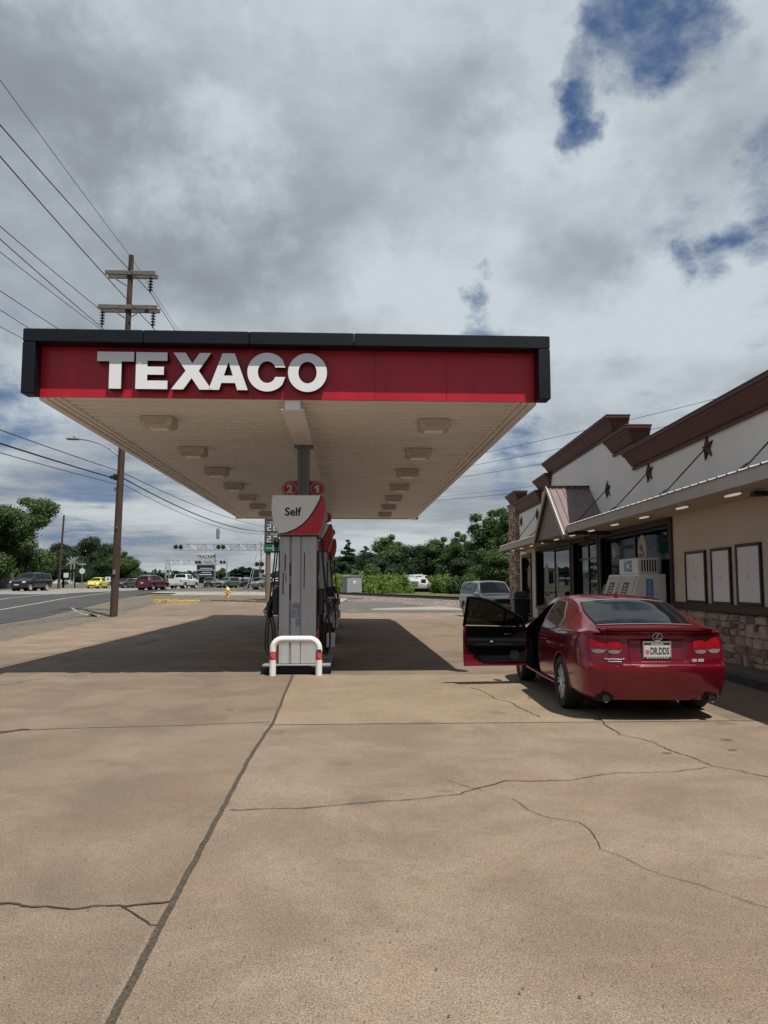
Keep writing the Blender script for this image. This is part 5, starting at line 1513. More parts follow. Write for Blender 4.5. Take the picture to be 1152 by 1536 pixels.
an = MB(); z0 = CS.top(1.62); an.prism([(1.56, z0 - .01), (1.72, z0 - .005), (1.60, z0 + .055), (1.57, z0 + .06)], lambda y, z: (-.012, y, z), lambda y, z: (.012, y, z)); an.build('aerial_fin', M['redpaint'], car)
# right hand mirror
p = CS.side(3.2, .05, 1); m_ = MB(); m_.bbox(p.x, p.x + .2, p.y - .05, p.y + .06, p.z - .02, p.z + .12, .03); m_.build('mirror', M['redpaint'], car)
# open driver's door: skin taken from the body side, swung about its front edge
HY = 3.50
hx = -CS.body(HY, .6).x * -1
hinge = Vector((CS.body(HY, .6).x + .03, HY, 0))
dr = bpy.data.objects.new('driver_door', None); COL.objects.link(dr); dr.parent = car; dr.location = hinge; dr.rotation_euler = (0, 0, -radians(82))
dr['label'] = 'driver door swung wide open, black trim panel towards the camera'
YD = frange(2.46, 3.49, .06)
def skin(y, q):                                   # q 0..1 from sill to belt
    zb = CS.belt(y) - .005; z = .30 + (zb - .30) * q
    return CS.body(y, z, -1)
QS = frange(0, 1, .08)
m_ = MB(); outer = [[skin(y, q) - hinge for q in QS] for y in YD]
inner = [[p + Vector((.055, 0, 0)) for p in r] for r in outer]
m_.grid(outer); m_.grid(inner)
for A, B in ((outer, inner),):
    m_.grid([A[0], B[0]]); m_.grid([A[-1], B[-1]]); m_.grid([[r[0] for r in A], [r[0] for r in B]]); m_.grid([[r[-1] for r in A], [r[-1] for r in B]])
m_.build('door_skin', M['redpaint'], dr, smooth=35, weld=1e-4)
m_ = MB()
card = []
for y in frange(2.495, 3.475, .055):
    r = []
    for q in frange(.09, 1, .06):
        p = skin(y, q) - hinge; prot = .075 + .05 * (q > .5) * (q < .66) + .012 * (q > .66)
        ed = min(1, (y - 2.44) / .06, (3.52 - y) / .06, (q - .06) / .03)
        # card corner near the latch is cut away at the bottom
        if q < .46 and y < 2.50 + (.46 - q) * .62: prot = .040
        r.append(p + Vector((.05 + (prot - .05) * ed, 0, 0)))
    card.append(r)
m_.grid(card); m_.build('door_card', M['interior'], dr, smooth=30)
fr = MB(); upper = [CS.side(y, .97, -1) - hinge for y in frange(2.47, 3.36, .06)]
loop = [skin(2.47, 1) - hinge] + upper + [skin(3.46, 1) - hinge]
fr.tube(loop, .026, 8); fr.build('window_frame', M['interior'], dr, smooth=60)
fr = MB(); fr.tube([CS.side(3.12, .02, -1) - hinge, CS.side(3.10, .92, -1) - hinge], .016, 6); fr.build('window_pillar', M['interior'], dr)
mt = bpy.data.materials.new('clear tinted glass'); mt.use_nodes = True
n_, l_ = nodes(mt); g_ = n_.new('ShaderNodeBsdfTransparent'); g_.inputs[0].default_value = (.025, .03, .03, 1); gl = n_.new('ShaderNodeBsdfGlossy'); gl.inputs['Roughness'].default_value = .02
fz_ = n_.new('ShaderNodeFresnel'); fz_.inputs[0].default_value = 1.5; mx_ = n_.new('ShaderNodeMixShader'); mx_.inputs[0].default_value = .025; l_.new(g_.outputs[0], mx_.inputs[1]); l_.new(gl.outputs[0], mx_.inputs[2]); l_.new(mx_.outputs[0], n_['Material Output'].inputs['Surface'])
M['clearglass'] = mt
gp_ = MB(); gp_.grid([[CS.side(y, t, -1) - hinge for t in (.02, .35, .65, .95)] for y in frange(2.48, 3.38, .09)]); gp_.build('window_pane', mt, dr, smooth=60)
ar = MB(); a0 = skin(2.62, .55) - hinge; ar.bbox(a0.x + .08, a0.x + .15, a0.y, a0.y + .62, a0.z - .05, a0.z + .01, .02); ar.build('armrest', M['interior'], dr)
hd_ = MB(); a0 = skin(3.12, .80) - hinge; hd_.bbox(a0.x + .075, a0.x + .098, a0.y, a0.y + .12, a0.z - .012, a0.z + .018, .006); a1 = skin(2.86, .60) - hinge; hd_.bbox(a1.x + .14, a1.x + .154, a1.y, a1.y + .05, a1.z - .01, a1.z + .018, .004); hd_.build('inner_handle', M['trimchrome'], dr)
st_ = MB(); a0 = skin(2.75, .16) - hinge; st_.bbox(a0.x + .066, a0.x + .072, a0.y, a0.y + .10, a0.z - .012, a0.z + .012, .002); st_.build('door_reflector', M['taill'], dr)
sp_ = MB(); c = skin(3.28, .27) - hinge; sp_.lathe([(.085, .07), (.08, .085), (.0, .08)], 18, (c.x, c.y, c.z), 'x'); sp_.build('speaker', M['black'], dr)
mi_ = MB(); a0 = CS.side(3.36, .10, -1) - hinge; mi_.bbox(a0.x - .24, a0.x - .03, a0.y - .05, a0.y + .05, a0.z - .03, a0.z + .12, .03); mi_.build('mirror', M['redpaint'], dr)

# ---- silver SUV beyond the store corner
def box_tab(L, w, r=.12): return [(0, w * .90), (.05, w * .96), (.2, w), (L - .5, w), (L - .2, w * .97), (L - .05, w * .88), (L, w * .82)]
SUV = Shape(5.05, 1.92, box_tab(5.05, .98), [(0, 1.15), (.03, 1.30), (.12, 1.80), (.3, 1.88), (1.5, 1.92), (2.8, 1.90), (3.05, 1.84), (3.75, 1.26), (4.0, 1.20), (4.8, 1.12), (5.05, 1.0)],
            [(0, 1.10), (.5, 1.17), (3.5, 1.13), (4.2, 1.08), (4.9, .98), (5.05, .92)], bot=.34, roofw=.74, rc=.05, fc=.16, fp=[(.3, .06), (.5, 0), (.9, .02), (1.1, .1)])
silver = paint('silver grey paint', (.15, .16, .158), .55, .35)
ps = at(731, 905, 40.6); ps.z = ter(ps.x, ps.y)
generic('suv', 'silver grey SUV parked beyond the store corner behind the open car door', 'car', SUV, silver, (ps.x + .1, ps.y, ps.z), pi + radians(10), (1.05, 4.05), .39, .93, (3.08, 3.70), (.13, .30), ((2.35, 3.05), (1.35, 2.28), (.32, 1.25)), bumper=(.55, .86, .12), hl=(.72, .88, .16, .09), tl=(.84, 1.0, .06, .22), front_grille=(.90, .10, .46), clad=M['steel'])
# ---- street traffic
SED = Shape(4.7, 1.45, box_tab(4.7, .91), [(0, .98), (.1, 1.06), (.6, 1.1), (1.2, 1.36), (1.8, 1.44), (2.5, 1.43), (2.8, 1.37), (3.45, 1.02), (4.2, .9), (4.55, .78), (4.7, .66)], [(0, .95), (1.5, .95), (3.4, .92), (4.3, .8), (4.7, .6)], bot=.22, roofw=.58, rc=.1, fc=.25)
XOV = Shape(4.55, 1.66, box_tab(4.55, .93), [(0, 1.0), (.04, 1.12), (.30, 1.48), (.5, 1.58), (1.4, 1.66), (2.3, 1.64), (2.6, 1.56), (3.35, 1.12), (4.0, 1.02), (4.4, .92), (4.55, .80)], [(0, .98), (1.5, 1.03), (3.3, .99), (4.1, .92), (4.55, .72)], bot=.26, roofw=.62, rc=.08, fc=.22)
BTL = Shape(4.1, 1.5, box_tab(4.1, .87), [(0, .60), (.08, .80), (.35, 1.04), (.85, 1.34), (1.55, 1.50), (2.0, 1.51), (2.5, 1.40), (2.95, 1.10), (3.15, 1.0), (3.6, .88), (3.92, .70), (4.1, .52)], [(0, .60), (.5, .88), (1.5, .94), (3.0, .9), (3.7, .75), (4.1, .55)], bot=.24, roofw=.56, rc=.22, fc=.30)
PKU = Shape(5.8, 1.95, box_tab(5.8, 1.0), [(0, 1.30), (1.75, 1.32), (1.85, 1.36), (1.92, 1.80), (2.1, 1.92), (3.4, 1.93), (3.65, 1.85), (4.35, 1.32), (4.6, 1.24), (5.5, 1.16), (5.8, 1.0)], [(0, 1.27), (1.8, 1.27), (2.0, 1.22), (4.2, 1.20), (5.2, 1.10), (5.8, .92)], bot=.38, roofw=.74, rc=.04, fc=.14)
def on_road(px, d): x = sx(px, d); return (x, d, ter(x, d) + .015)
RZ = atan(-RD)       # street heading, anticlockwise of straight ahead
navyp, yel, gry, wht, mar, blk, grn = [paint(nm, c) for nm, c in (('black navy paint', (.006, .007, .012)), ('yellow paint', (.55, .50, .02)), ('dark grey paint', (.03, .033, .038)), ('white paint', (.60, .61, .62)), ('maroon paint', (.075, .005, .018)), ('black paint', (.006, .006, .007)), ('grey green paint', (.10, .115, .10)))]
for p_ in (yel, wht): p_.node_tree.nodes['Principled BSDF'].inputs['Metallic'].default_value = 0
SUVB = SUV
generic('suv', 'black SUV coming along the street beside the wooden fence', 'car', SUV, navyp, on_road(46.5, 80), pi + RZ - radians(16), (1.05, 4.05), .39, .93, (3.08, 3.70), (.13, .30), ((2.35, 3.05), (1.35, 2.28), (.32, 1.25)), hl=(.72, .90, .15, .08), tl=(.84, 1.0, .06, .2), front_grille=(.88, .11, .46))
generic('small_car', 'bright yellow rounded car on the street left of the brown utility pole', 'car', BTL, yel, on_road(147, 104), pi + RZ - radians(12), (.75, 3.25), .33, .82, (2.52, 3.05), (.62, 1.15), ((1.5, 2.45), (1.0, 1.45)), hl=(.55, .72, .11, .12), tl=(.6, .7, .08, .08), front_grille=(.40, .05, .3))
generic('sedan', 'dark grey sedan on the street half hidden by the brown utility pole', 'car', SED, gry, on_road(188, 112), pi + RZ - radians(20), (1.0, 3.8), .33, .85, (2.85, 3.4), (.65, 1.15), ((1.9, 2.75), (1.25, 1.85)), hl=(.66, .72, .14, .06), tl=(.62, .85, .16, .06))
generic('sedan', 'white sedan coming along the street just left of the maroon crossover', 'car', SED, wht, on_road(205, 116), pi + RZ - radians(5), (1.0, 3.8), .33, .85, (2.85, 3.4), (.65, 1.15), ((1.9, 2.75), (1.25, 1.85)), hl=(.66, .72, .14, .06), tl=(.62, .85, .16, .06))
generic('crossover', 'maroon crossover driving away on the street left of the white pickup', 'car', XOV, mar, on_road(229.5, 85.5), RZ - radians(22), (.9, 3.6), .36, .87, (2.65, 3.3), (.06, .36), ((1.75, 2.6), (.75, 1.68)), hl=(.66, .8, .14, .07), tl=(.62, 1.0, .2, .06))
pk = generic('pickup', 'white pickup truck driving away on the street right of the maroon crossover', 'pickup truck', PKU, wht, on_road(275.5, 102), RZ - radians(18), (1.25, 4.75), .41, .94, (3.68, 4.30), (1.87, 2.0), ((2.9, 3.6), (2.1, 2.8)), hl=(.74, .95, .15, .1), tl=(.88, 1.0, .07, .2), bumper=(.58, .88, .09), plate_rear=.6)
m_ = MB(); m_.box(-.84, .84, .12, 1.72, 1.325, 1.335); m_.build('bed_opening', M['well'], pk)
generic('suv', 'dark SUV waiting beyond the crossing, below the tall roadside sign', 'car', SUV, gry, on_road(314, 150), pi + radians(10), (1.05, 4.05), .39, .93, (3.08, 3.70), (.13, .30), ((2.35, 3.05), (1.35, 2.28), (.32, 1.25)), hl=(.72, .90, .15, .08), tl=(.84, 1.0, .06, .2))
generic('sedan', 'grey green car facing the camera behind the yellow hydrant', 'car', XOV, grn, on_road(342, 118), pi - radians(28), (.9, 3.6), .36, .87, (2.65, 3.3), (.06, .36), ((1.75, 2.6), (.75, 1.68)), hl=(.66, .8, .14, .07), tl=(.62, 1.0, .2, .06))
generic('sedan', 'black sedan seen from the side behind the price sign post', 'car', SED, blk, on_road(387, 97), pi / 2 + radians(4), (1.0, 3.8), .33, .85, (2.85, 3.4), (.65, 1.15), ((1.9, 2.75), (1.25, 1.85)), hl=(.66, .72, .14, .06), tl=(.62, .85, .16, .06))
generic('sedan', 'silver sedan half hidden behind the price sign post and the nearest pump', 'car', SED, silver, on_road(404, 90), pi / 2 + radians(30), (1.0, 3.8), .33, .85, (2.85, 3.4), (.65, 1.15), ((1.9, 2.75), (1.25, 1.85)), hl=(.66, .72, .14, .06), tl=(.62, .85, .16, .06))
# white service truck with racks by the railway
SRV = Shape(5.4, 1.85, box_tab(5.4, .97), [(0, 1.55), (.05, 1.80), (2.5, 1.82), (2.62, 1.82), (3.2, 1.85), (3.5, 1.78), (4.1, 1.22), (4.4, 1.15), (5.1, 1.08), (5.4, .95)], [(0, 1.5), (2.4, 1.5), (2.7, 1.14), (4.2, 1.1), (5.0, 1.0), (5.4, .85)], bot=.36, roofw=.76, rc=.03, fc=.16)
pv = at(634, 889, 112)
sv = generic('service_truck', 'white service truck with roof equipment parked beyond the railway before the bushes', 'truck', SRV, wht, (pv.x, pv.y, ter(pv.x, pv.y) + .05), -pi / 2 - radians(20), (1.0, 4.3), .38, .92, (3.55, 4.05), None, ((2.75, 3.45),), hl=(.72, .85, .15, .09))
m_ = MB(); rs = random.Random(4)
for k in range(6): m_.bbox(-.7 + rs.uniform(0, .6), .1 + rs.uniform(0, .5), .2 + k * .5, .55 + k * .5, 1.8, 1.95 + rs.uniform(0, .35), .03)
for k in range(4): m_.tube([(-.85, .2 + k * .75, 1.8), (-.85, .2 + k * .75, 2.2), (.85, .2 + k * .75, 2.2), (.85, .2 + k * .75, 1.8)], .025, 5)
m_.tube([(-.6, 0, 2.25), (-.6, 3.2, 2.25)], .04, 5); m_.tube([(.5, 0, 2.25), (.5, 2.9, 2.4)], .06, 6); m_.build('roof_rack', M['white_paint'], sv)
m_ = MB(); m_.box(-.99, .99, .3, 1.2, .9, 1.35); m_.box(-.985, .985, 1.45, 2.3, .7, 1.4); m_.build('tool_cabinet', M['steel'], sv)
# ------------------------------------------------------------------ utility poles and wires
M['pole'] = mat('weathered pole timber', (.060, .036, .025), .9, vary=.45, scale=3, bump=.5, bscale=30, stretch=(4, 4, .4))
M['arm'] = mat('grey crossarm timber', (.13, .115, .105), .9, vary=.35, scale=4, stretch=(.5, 4, 4))
M['insul'] = mat('dark porcelain', (.012, .012, .015), .3, vary=.1)
M['wire'] = mat('black cable', (.012, .012, .013), .6, vary=0)
M['alu'] = mat('grey aluminium', (.26, .27, .28), .5, metal=.5, vary=.1)
def insulator(parent, x, y, z, n=5, h=.72, s=.13):
    m_ = MB(); prof = []
    for k in range(n):
        z1 = z - .06 - h * k / n
        prof += [(.03, z1), (s, z1 - h / n * .55), (.035, z1 - h / n * .62)]
    prof += [(.03, z - .06 - h), (.03, z - h - .16)]
    m_.lathe([(.03, z)] + prof, 10, (x, y, 0)); return m_.build('insulator', M['insul'], parent)
P1 = Vector((sx(172, 37), 37, 0)); P1.z = ter(P1.x, P1.y)
H1 = 17.85; LEAN = .30 / 17.0 * 1.0
def on1(z, dx=0.0, dy=0.0): return Vector((P1.x + LEAN * (z) + dx, 37 + dy, z))
pole = thing('utility_pole', 'tall brown timber utility pole with two crossarms rising behind the canopy', 'utility pole', (P1.x, P1.y, P1.z), 0)
pole.rotation_euler = (0, atan(LEAN), 0)
m_ = MB(); m_.tube([(0, 0, -.5), (0, 0, 4), (0, 0, 9), (0, 0, H1)], [.185, .175, .155, .125], 14); m_.build('shaft', M['pole'], pole, smooth=50)
for (z, x0, x1, nm) in ((16.87, -1.18, 1.30, 'crossarm'), (15.12, -1.45, 1.48, 'crossarm')):
    for s in (-1, 1):
        m_ = MB(); m_.bbox(x0 + .02 * s, x1 + .02 * s, s * .17 - .05, s * .17 + .05, z - .12 - .03 * s, z + .10 - .03 * s, .015); m_.build(nm, M['arm'], pole)
m_ = MB()
for (a, b) in (((-.95, 16.75), (-.1, 16.2)), ((-.75, 14.99), (-.1, 14.57)), ((.75, 14.99), (.1, 14.57))): m_.tube([(a[0], -.2, a[1]), (b[0], -.2, b[1])], .03, 6)
m_.build('brace', M['arm'], pole)
INS = ((1.08, 16.73), (-1.22, 14.97), (1.28, 14.97))
for (x, z) in INS: insulator(pole, x, -.17, z)
m_ = MB(); m_.bbox(-.5, -.16, -.1, .1, 6.62, 6.78, .03); m_.bbox(-.32, -.18, -.12, .12, 6.55, 6.85, .03); m_.build('cable_bracket', M['black'], pole)
m_ = MB(); m_.lathe([(.03, 6.0), (.05, 6.1), (.05, 6.2)], 8, (-.2, -.1, 0)); 
m_.bbox(-.06, .06, -.24, -.2, 2.0, 2.2, .005); m_.bbox(-.02, .03, -.23, -.2, 4.2, 4.3, .005); m_.build('pole_tag', M['alu'], pole)
m_ = MB(); m_.tube([(-.1, 0, 7.55), (-.12, 0, 7.7), (-.5, 0, 8.05), (-1.1, 0, 8.35), (-1.7, 0, 8.5), (-2.1, 0, 8.54)], .035, 8); arm_ = m_.build('lamp_arm', M['alu'], pole, smooth=50)
m_ = MB(); m_.bbox(-2.72, -2.1, -.13, .13, 8.49, 8.60, .04); m_.lathe([(.05, 8.6), (.05, 8.68)], 8, (-2.35, 0, 0)); m_.build('lamp_head', M['alu'], arm_)
# debris at the pole foot
dbm = MB(); b = onground(152, 922); 
dbm.grid([[(b.x - .55 + .12 * i + .03 * j, 37.2 + .12 * j, P1.z + .05 + .36 * (1 - i / 8) ** 2 + .015 * j) for j in range(2)] for i in range(9)])
dbm.grid([[(b.x + .3 + .09 * i, 36.9 + .14 * j, P1.z + .05 + .07 * sin(i * .6 + j)) for j in range(4)] for i in range(7)])
tag(dbm.build('torn_sheet', mat('torn pale sheet', (.24, .225, .21), .6, vary=.2)), 'torn pale sheet lying at the foot of the brown utility pole', 'debris')

def simple_pole(name, label, loc, h, r, lamp=None, arms=(), m=None):
    p = thing(name, label, 'utility pole', loc)
    m_ = MB(); m_.tube([(0, 0, -.5), (0, 0, h)], r, 10, r1=r * .65); m_.build('shaft', m or M['pole'], p, smooth=50)
    for (z, a, b) in arms:
        m_ = MB(); m_.bbox(a, b, -.2, -.1, z - .1, z + .1, .02); m_.build('crossarm', M['arm'], p)
    if lamp:
        z, x = lamp
        m_ = MB(); m_.tube([(0, 0, z - .5), (x * .35, 0, z - .1), (x * .7, 0, z), (x, 0, z)], .05, 6); a_ = m_.build('lamp_arm', M['alu'], p)
        m_ = MB(); m_.bbox(min(x, x * 1.25), max(x, x * 1.25), -.15, .15, z - .06, z + .06, .03); m_.build('lamp_head', M['alu'], a_)
    return p
P2 = Vector((sx(402, 82), 82, 0)); P2.z = ter(P2.x, P2.y)
p2 = simple_pole('utility_pole', 'dark brown utility pole right behind the price sign post', P2, 16.2, .27, arms=((15.8, -1.2, 1.2), (14.2, -1.45, 1.45)))
for (x, z) in ((1.0, 15.7), (-1.2, 14.1), (1.25, 14.1)): insulator(p2, x, -.17, z)
gw = MB()
for (px, zz) in ((368, 9.2), (374, 11.8)):
    f = at(px, 893, 70); gw.tube([(P2.x, P2.y, zz), (f.x, f.y, ter(f.x, f.y))], .022, 5)
tag(gw.build('guy_wires', M['alu']), 'pair of thin slanted guy wires left of the price sign post', 'guy wires')
p3l = Vector((sx(88, 98), 98, 0)); p3l.z = ter(p3l.x, p3l.y)
p3 = simple_pole('utility_pole', 'slim grey pole with a street lamp arm before the dark trees beyond the street', p3l, 9.4, .17, lamp=(7.6, 3.2))
p3.rotation_euler = (0, radians(2.2), 0)
simple_pole('utility_pole', 'dark timber pole standing behind the store roof, mostly out of sight', (24.5, 42, 0), 15, .16, arms=((13.0, -1.3, 1.3),))
PB = Vector((-9.7, -13, 0))         # the next pole of the line, behind the photographer
pb_ = simple_pole('utility_pole', 'timber utility pole behind the photographer carrying the street wires', PB, 17.6, .2, arms=((16.5, -1.2, 1.3), (14.8, -1.45, 1.48)))

def wire(a, b, sag, r, label, n=28):
    a, b = Vector(a), Vector(b); m_ = MB(); pts = []
    for i in range(n + 1):
        t = i / n; p = a.lerp(b, t); p.z -= 4 * sag * t * (1 - t); pts.append(p)
    m_.tube(pts, r, 5, caps=False)
    return tag(m_.build('overhead_wire', M['wire']), label, 'wire', 'overhead wires')
def via(a, px, py, dback, sag):      # end point behind the camera so that the hanging wire passes one sighted spot
    return None
def span_fit(a, px, py, r, label, sag):
    """from a on the pole to the matching point at the next pole, height chosen so the wire meets the sighted pixel"""
    a = Vector(a); e = Vector((PB.x + (a.x - P1.x), PB.y, 0))
    dx_, dy_ = e.x - a.x, e.y - a.y
    k = (px - 576) / FPX
    # on the span: x/y slope along the line of sight (camera tilt is small, iterate on depth)
    best = None
    for i in range(1, 800):
        t = i / 800; x = a.x + dx_ * t; y = a.y + dy_ * t
        if y <= 1: break
        rr = ray(px, py); xx = rr.x / rr.y * y
        if best is None or abs(xx - x) < best[0]: best = (abs(xx - x), t, y)
    _, t, y = best
    z = EYE + ray(px, py).z / ray(px, py).y * y
    ez = (z + 4 * sag * t * (1 - t) - a.z * (1 - t)) / t
    e.z = ez
    wire(a, e, sag, r, label); return e
TOPW = on1(17.3)
span_fit(on1(17.65, .08), 0, 120, .011, 'thin uppermost wire running from the pole top to the upper left', .3)
span_fit(on1(15.88, 1.10, -.17), 0, 187, .018, 'upper conductor running left from the insulator under the top crossarm', .5)
span_fit(on1(14.12, 1.30, -.17), 0, 235, .018, 'conductor running left from the right insulator of the lower crossarm', .5)
span_fit(on1(14.95, -1.25, -.17), 0, 339, .016, 'wire passing the left end of the lower crossarm', .5)
span_fit(on1(14.12, -1.22, -.17), 0, 358, .018, 'conductor running left from the left insulator of the lower crossarm', .5)
span_fit(on1(13.95, -1.15, -.17), 0, 378, .014, 'wire just under the left insulator conductor', .5)
span_fit(on1(12.0), 0, 436, .013, 'first thin wire disappearing behind the left canopy corner', .5)
span_fit(on1(11.2), 0, 465, .012, 'second thin wire disappearing behind the left canopy corner', .5)
span_fit(on1(11.0), 0, 490, .010, 'lowest thin wire disappearing behind the left canopy corner', .4)
span_fit(on1(7.0), 0, 645, .016, 'upper telephone cable running left from the brown pole', .3)
span_fit(on1(6.7, -.4), 0, 665, .030, 'thick black telephone cable running left from the brown pole bracket', .3)
span_fit(on1(6.35), 0, 679, .014, 'lower thin telephone cable running left from the brown pole', .3)
q = lambda z, dx=0: (P2.x + dx, P2.y, z)
wire(on1(17.65, .08), q(16.1), .8, .011, 'thin uppermost wire running ahead from the pole top over the canopy')
wire(on1(15.88, 1.10, -.17), q(14.9, 1.0), .9, .018, 'conductor running ahead from the insulator under the top crossarm')
wire(on1(14.12, 1.30, -.17), q(13.3, 1.25), .9, .018, 'conductor running ahead from the right lower insulator')
wire(on1(14.12, -1.22, -.17), q(13.3, -1.2), .9, .018, 'conductor running ahead from the left lower insulator')
wire(on1(7.0), q(7.6), .45, .018, 'upper telephone cable running ahead behind the canopy edge')
wire(on1(6.7, .1), q(7.15), .75, .032, 'thick telephone cable sagging ahead behind the canopy edge')
wire(on1(6.4, .1), q(6.9), .80, .014, 'thin telephone cable sagging ahead below the thick one')
lo = MB(); pm_ = at(327, 800, 68); lo.lathe([(.10, -.5), (.16, -.35), (.16, .35), (.10, .5)], 10, (pm_.x, pm_.y, pm_.z)); tag(lo.build('cable_loop', M['alu']), 'small snowshoe loop hanging on the telephone cables left of the price sign', 'cable loop')
for i, (z0, z1) in enumerate(((11.6, 14.0), (11.0, 13.2), (10.4, 12.4))):
    wire(q(z0), (24.5 + (i - 1) * 1.1, 42, z1 - .9), .7, .016, ('topmost', 'middle', 'lowest')[i] + ' of the three thin wires climbing right behind the brown cornice')
wire(q(9.3), (24.5, 42, 9.2), .5, .010, 'faint thin wire between canopy and store below the three climbing ones')
wire(q(8.9), (24.5, 42, 8.2), .1, .016, 'nearly level wire between canopy corner and store roof')

# ------------------------------------------------------------------ price sign
M['pricegrey'] = mat('grey price panel', (.075, .08, .082), .4, vary=.08)
M['pricegreen'] = mat('green price panel', (.006, .10, .055), .4, vary=.1)
M['digit'] = mat('white digit flaps', (.62, .64, .66), .5, vary=.05)
M['wood_post'] = mat('tan timber post', (.17, .125, .085), .85, vary=.2, stretch=(4, 4, .5))
SD = 52.0
ps0 = Vector((sx(396, SD), SD, 0)); ps0.z = ter(ps0.x, ps0.y)
sg_ = thing('price_sign', 'grey and green fuel price sign on a tan post behind the nearest pump', 'price sign', ps0)
zf = lambda py: at(396, py, SD).z - ps0.z
S_ = SD / FPX
for xx in (.24, 2.2):
    m_ = MB(); m_.tube([(xx, .1, -.3), (xx, .1, zf(760))], .16, 10); m_.build('post', M['wood_post'], sg_, smooth=50)
m_ = MB(); m_.bbox(0, 2.55, -.10, .22, zf(829), zf(752), .01); m_.build('frame', M['ink'], sg_)
SEG = {'0': 'abcdef', '2': 'abged', '3': 'abgcd', '4': 'fgbc', '6': 'afgedc', '7': 'abc', '9': 'abcdfg', '1': 'bc', '8': 'abcdefg'}
def digit(mb, ch, x, z, w, h, y, t):
    g = {'a': (x, x + w, z + h - t, z + h), 'd': (x, x + w, z, z + t), 'g': (x, x + w, z + h / 2 - t / 2, z + h / 2 + t / 2), 'f': (x, x + t, z + h / 2, z + h), 'e': (x, x + t, z, z + h / 2), 'b': (x + w - t, x + w, z + h / 2, z + h), 'c': (x + w - t, x + w, z, z + h / 2)}
    for i, s in enumerate(SEG[ch]):
        a, b, c, d = g[s]; mb.box(a, b, y - .006 - .0006 * i, y, c, d)
for (py0, py1, mt, word, num_, wx, big) in ((781, 797.5, 'pricegrey', 'Cash', '269', .55, 1), (798.5, 814.5, 'pricegrey', 'Credit', '274', .70, 1), (816.5, 827.5, 'pricegreen', 'Diesel', '319', .33, 0), (762, 780, 'pricegrey', 'Regular', '', .9, 1)):
    z1, z0 = zf(py0), zf(py1); m_ = MB(); m_.bbox(.04, 2.5, -.13, -.09, z0, z1, .004); pn = m_.build('price_panel', M[mt], sg_)
    m_ = MB(); h = z1 - z0
    if big:
        add_text(m_, word, .20, lambda x, z: (wx + x, -.134, z1 - .20 + z)); m_.build('price_word', M['digit'], pn); m_ = MB()
        for k, ch in enumerate(num_): digit(m_, ch, .20 + k * .40, z0 + .06, .24, h * .56, -.131, .05)
    else:
        add_text(m_, word, .17, lambda x, z: (wx + x, -.134, z0 + h * .38 + z)); m_.build('price_word', M['digit'], pn); m_ = MB()
        for k, ch in enumerate(num_): digit(m_, ch, .56 + k * .37, z0 + .08, .18, h * .68, -.131, .05)
    if num_: m_.build('price_digits', M['digit'], pn)
# small black roadside sign with white disc
bs = thing('roadside_sign', 'small black roadside sign with a white disc left of the pump', 'sign', (sx(411, 84), 84, ter(sx(411, 84), 84)))
m_ = MB(); m_.bbox(-.75, .75, -.08, .08, .6, 1.75, .02); m_.build('panel', M['ink'], bs)
m_ = MB(); m_.lathe([(.27, -.085), (.27, -.095), (.10, -.095), (.10, -.085)], 20, (-.30, 0, 1.2), 'y'); m_.bbox(.15, .5, -.092, -.08, 1.3, 1.4, .003); m_.bbox(.15, .5, -.092, -.08, 1.05, 1.15, .003); m_.build('disc', M['digit'], bs)
m_ = MB(); m_.box(-.55, -.45, -.05, .05, 0, .6); m_.box(.45, .55, -.05, .05, 0, .6); m_.build('leg', M['steel'], bs)

# ------------------------------------------------------------------ crossing signals
M['truss'] = mat('silver truss', (.34, .355, .37), .5, metal=.3, vary=.1)
def signal_heads(parent, x, z, y=-.3, k=1.0):
    for dx in (-.38 * k, .38 * k):
        m_ = MB(); m_.lathe([(.36 * k, -.05), (.36 * k, -.02), (.20 * k, .0), (.20 * k, .25)], 18, (x + dx, y, z), 'y'); m_.lathe([(.17 * k, -.055), (.12 * k, -.02)], 14, (x + dx, y - .005, z), 'y')
        m_.build('signal_light', M['ink'], parent)
def gantry(label, px0, px1, d, pyt, pyb, mast_side, heads, mast_extra=False):
    X0, X1 = sx(px0, d), sx(px1, d); mx = X1 if mast_side > 0 else X0
    g = ter(mx, d); gg = thing('signal_gantry', label, 'crossing signal', (mx, d, g))
    zt, zb = at(px0, pyt, d).z - g, at(px0, pyb, d).z - g
    a, b = X0 - mx, X1 - mx
    m_ = MB(); r = .045
    for (y, z) in ((-.3, zt), (-.3, zb), (.3, zt), (.3, zb)): m_.tube([(a, y, z), (b, y, z)], r, 5)
    n = max(6, int(abs(b - a) / 1.25))
    for i in range(n + 1):
        x = a + (b - a) * i / n
        for y in (-.3, .3): m_.tube([(x, y, zb), (x, y, zt)], r * .7, 4)
        if i < n:
            x2 = a + (b - a) * (i + 1) / n
            for y in (-.3, .3): m_.tube([(x, y, zb if i % 2 else zt), (x2, y, zt if i % 2 else zb)], r * .6, 4)
    m_.build('truss_arm', M['truss'], gg)
    m_ = MB(); s = .42
    for (x, y) in ((-s, -s), (s, -s), (s, s), (-s, s)): m_.tube([(x, y, -.2), (x, y, zt + .3)], .06, 6)
    for k in range(int(zt / .9)):
        z = .3 + k * .9
        m_.tube([(-s, -s, z), (s, -s, z + .9)], .03, 4); m_.tube([(s, -s, z), (s, -s + .01, z)], .03, 4); m_.tube([(-s, -s, z), (-s, s, z + .9)], .03, 4)
    m_.build('mast', M['truss'], gg)
    for px in heads: signal_heads(gg, sx(px, d) - mx, (zt + zb) / 2)
    return gg
gantry('nearer cantilever crossing signal with black lights over the street', 258, 395, 122, 816, 825.5, 1, (267, 331))
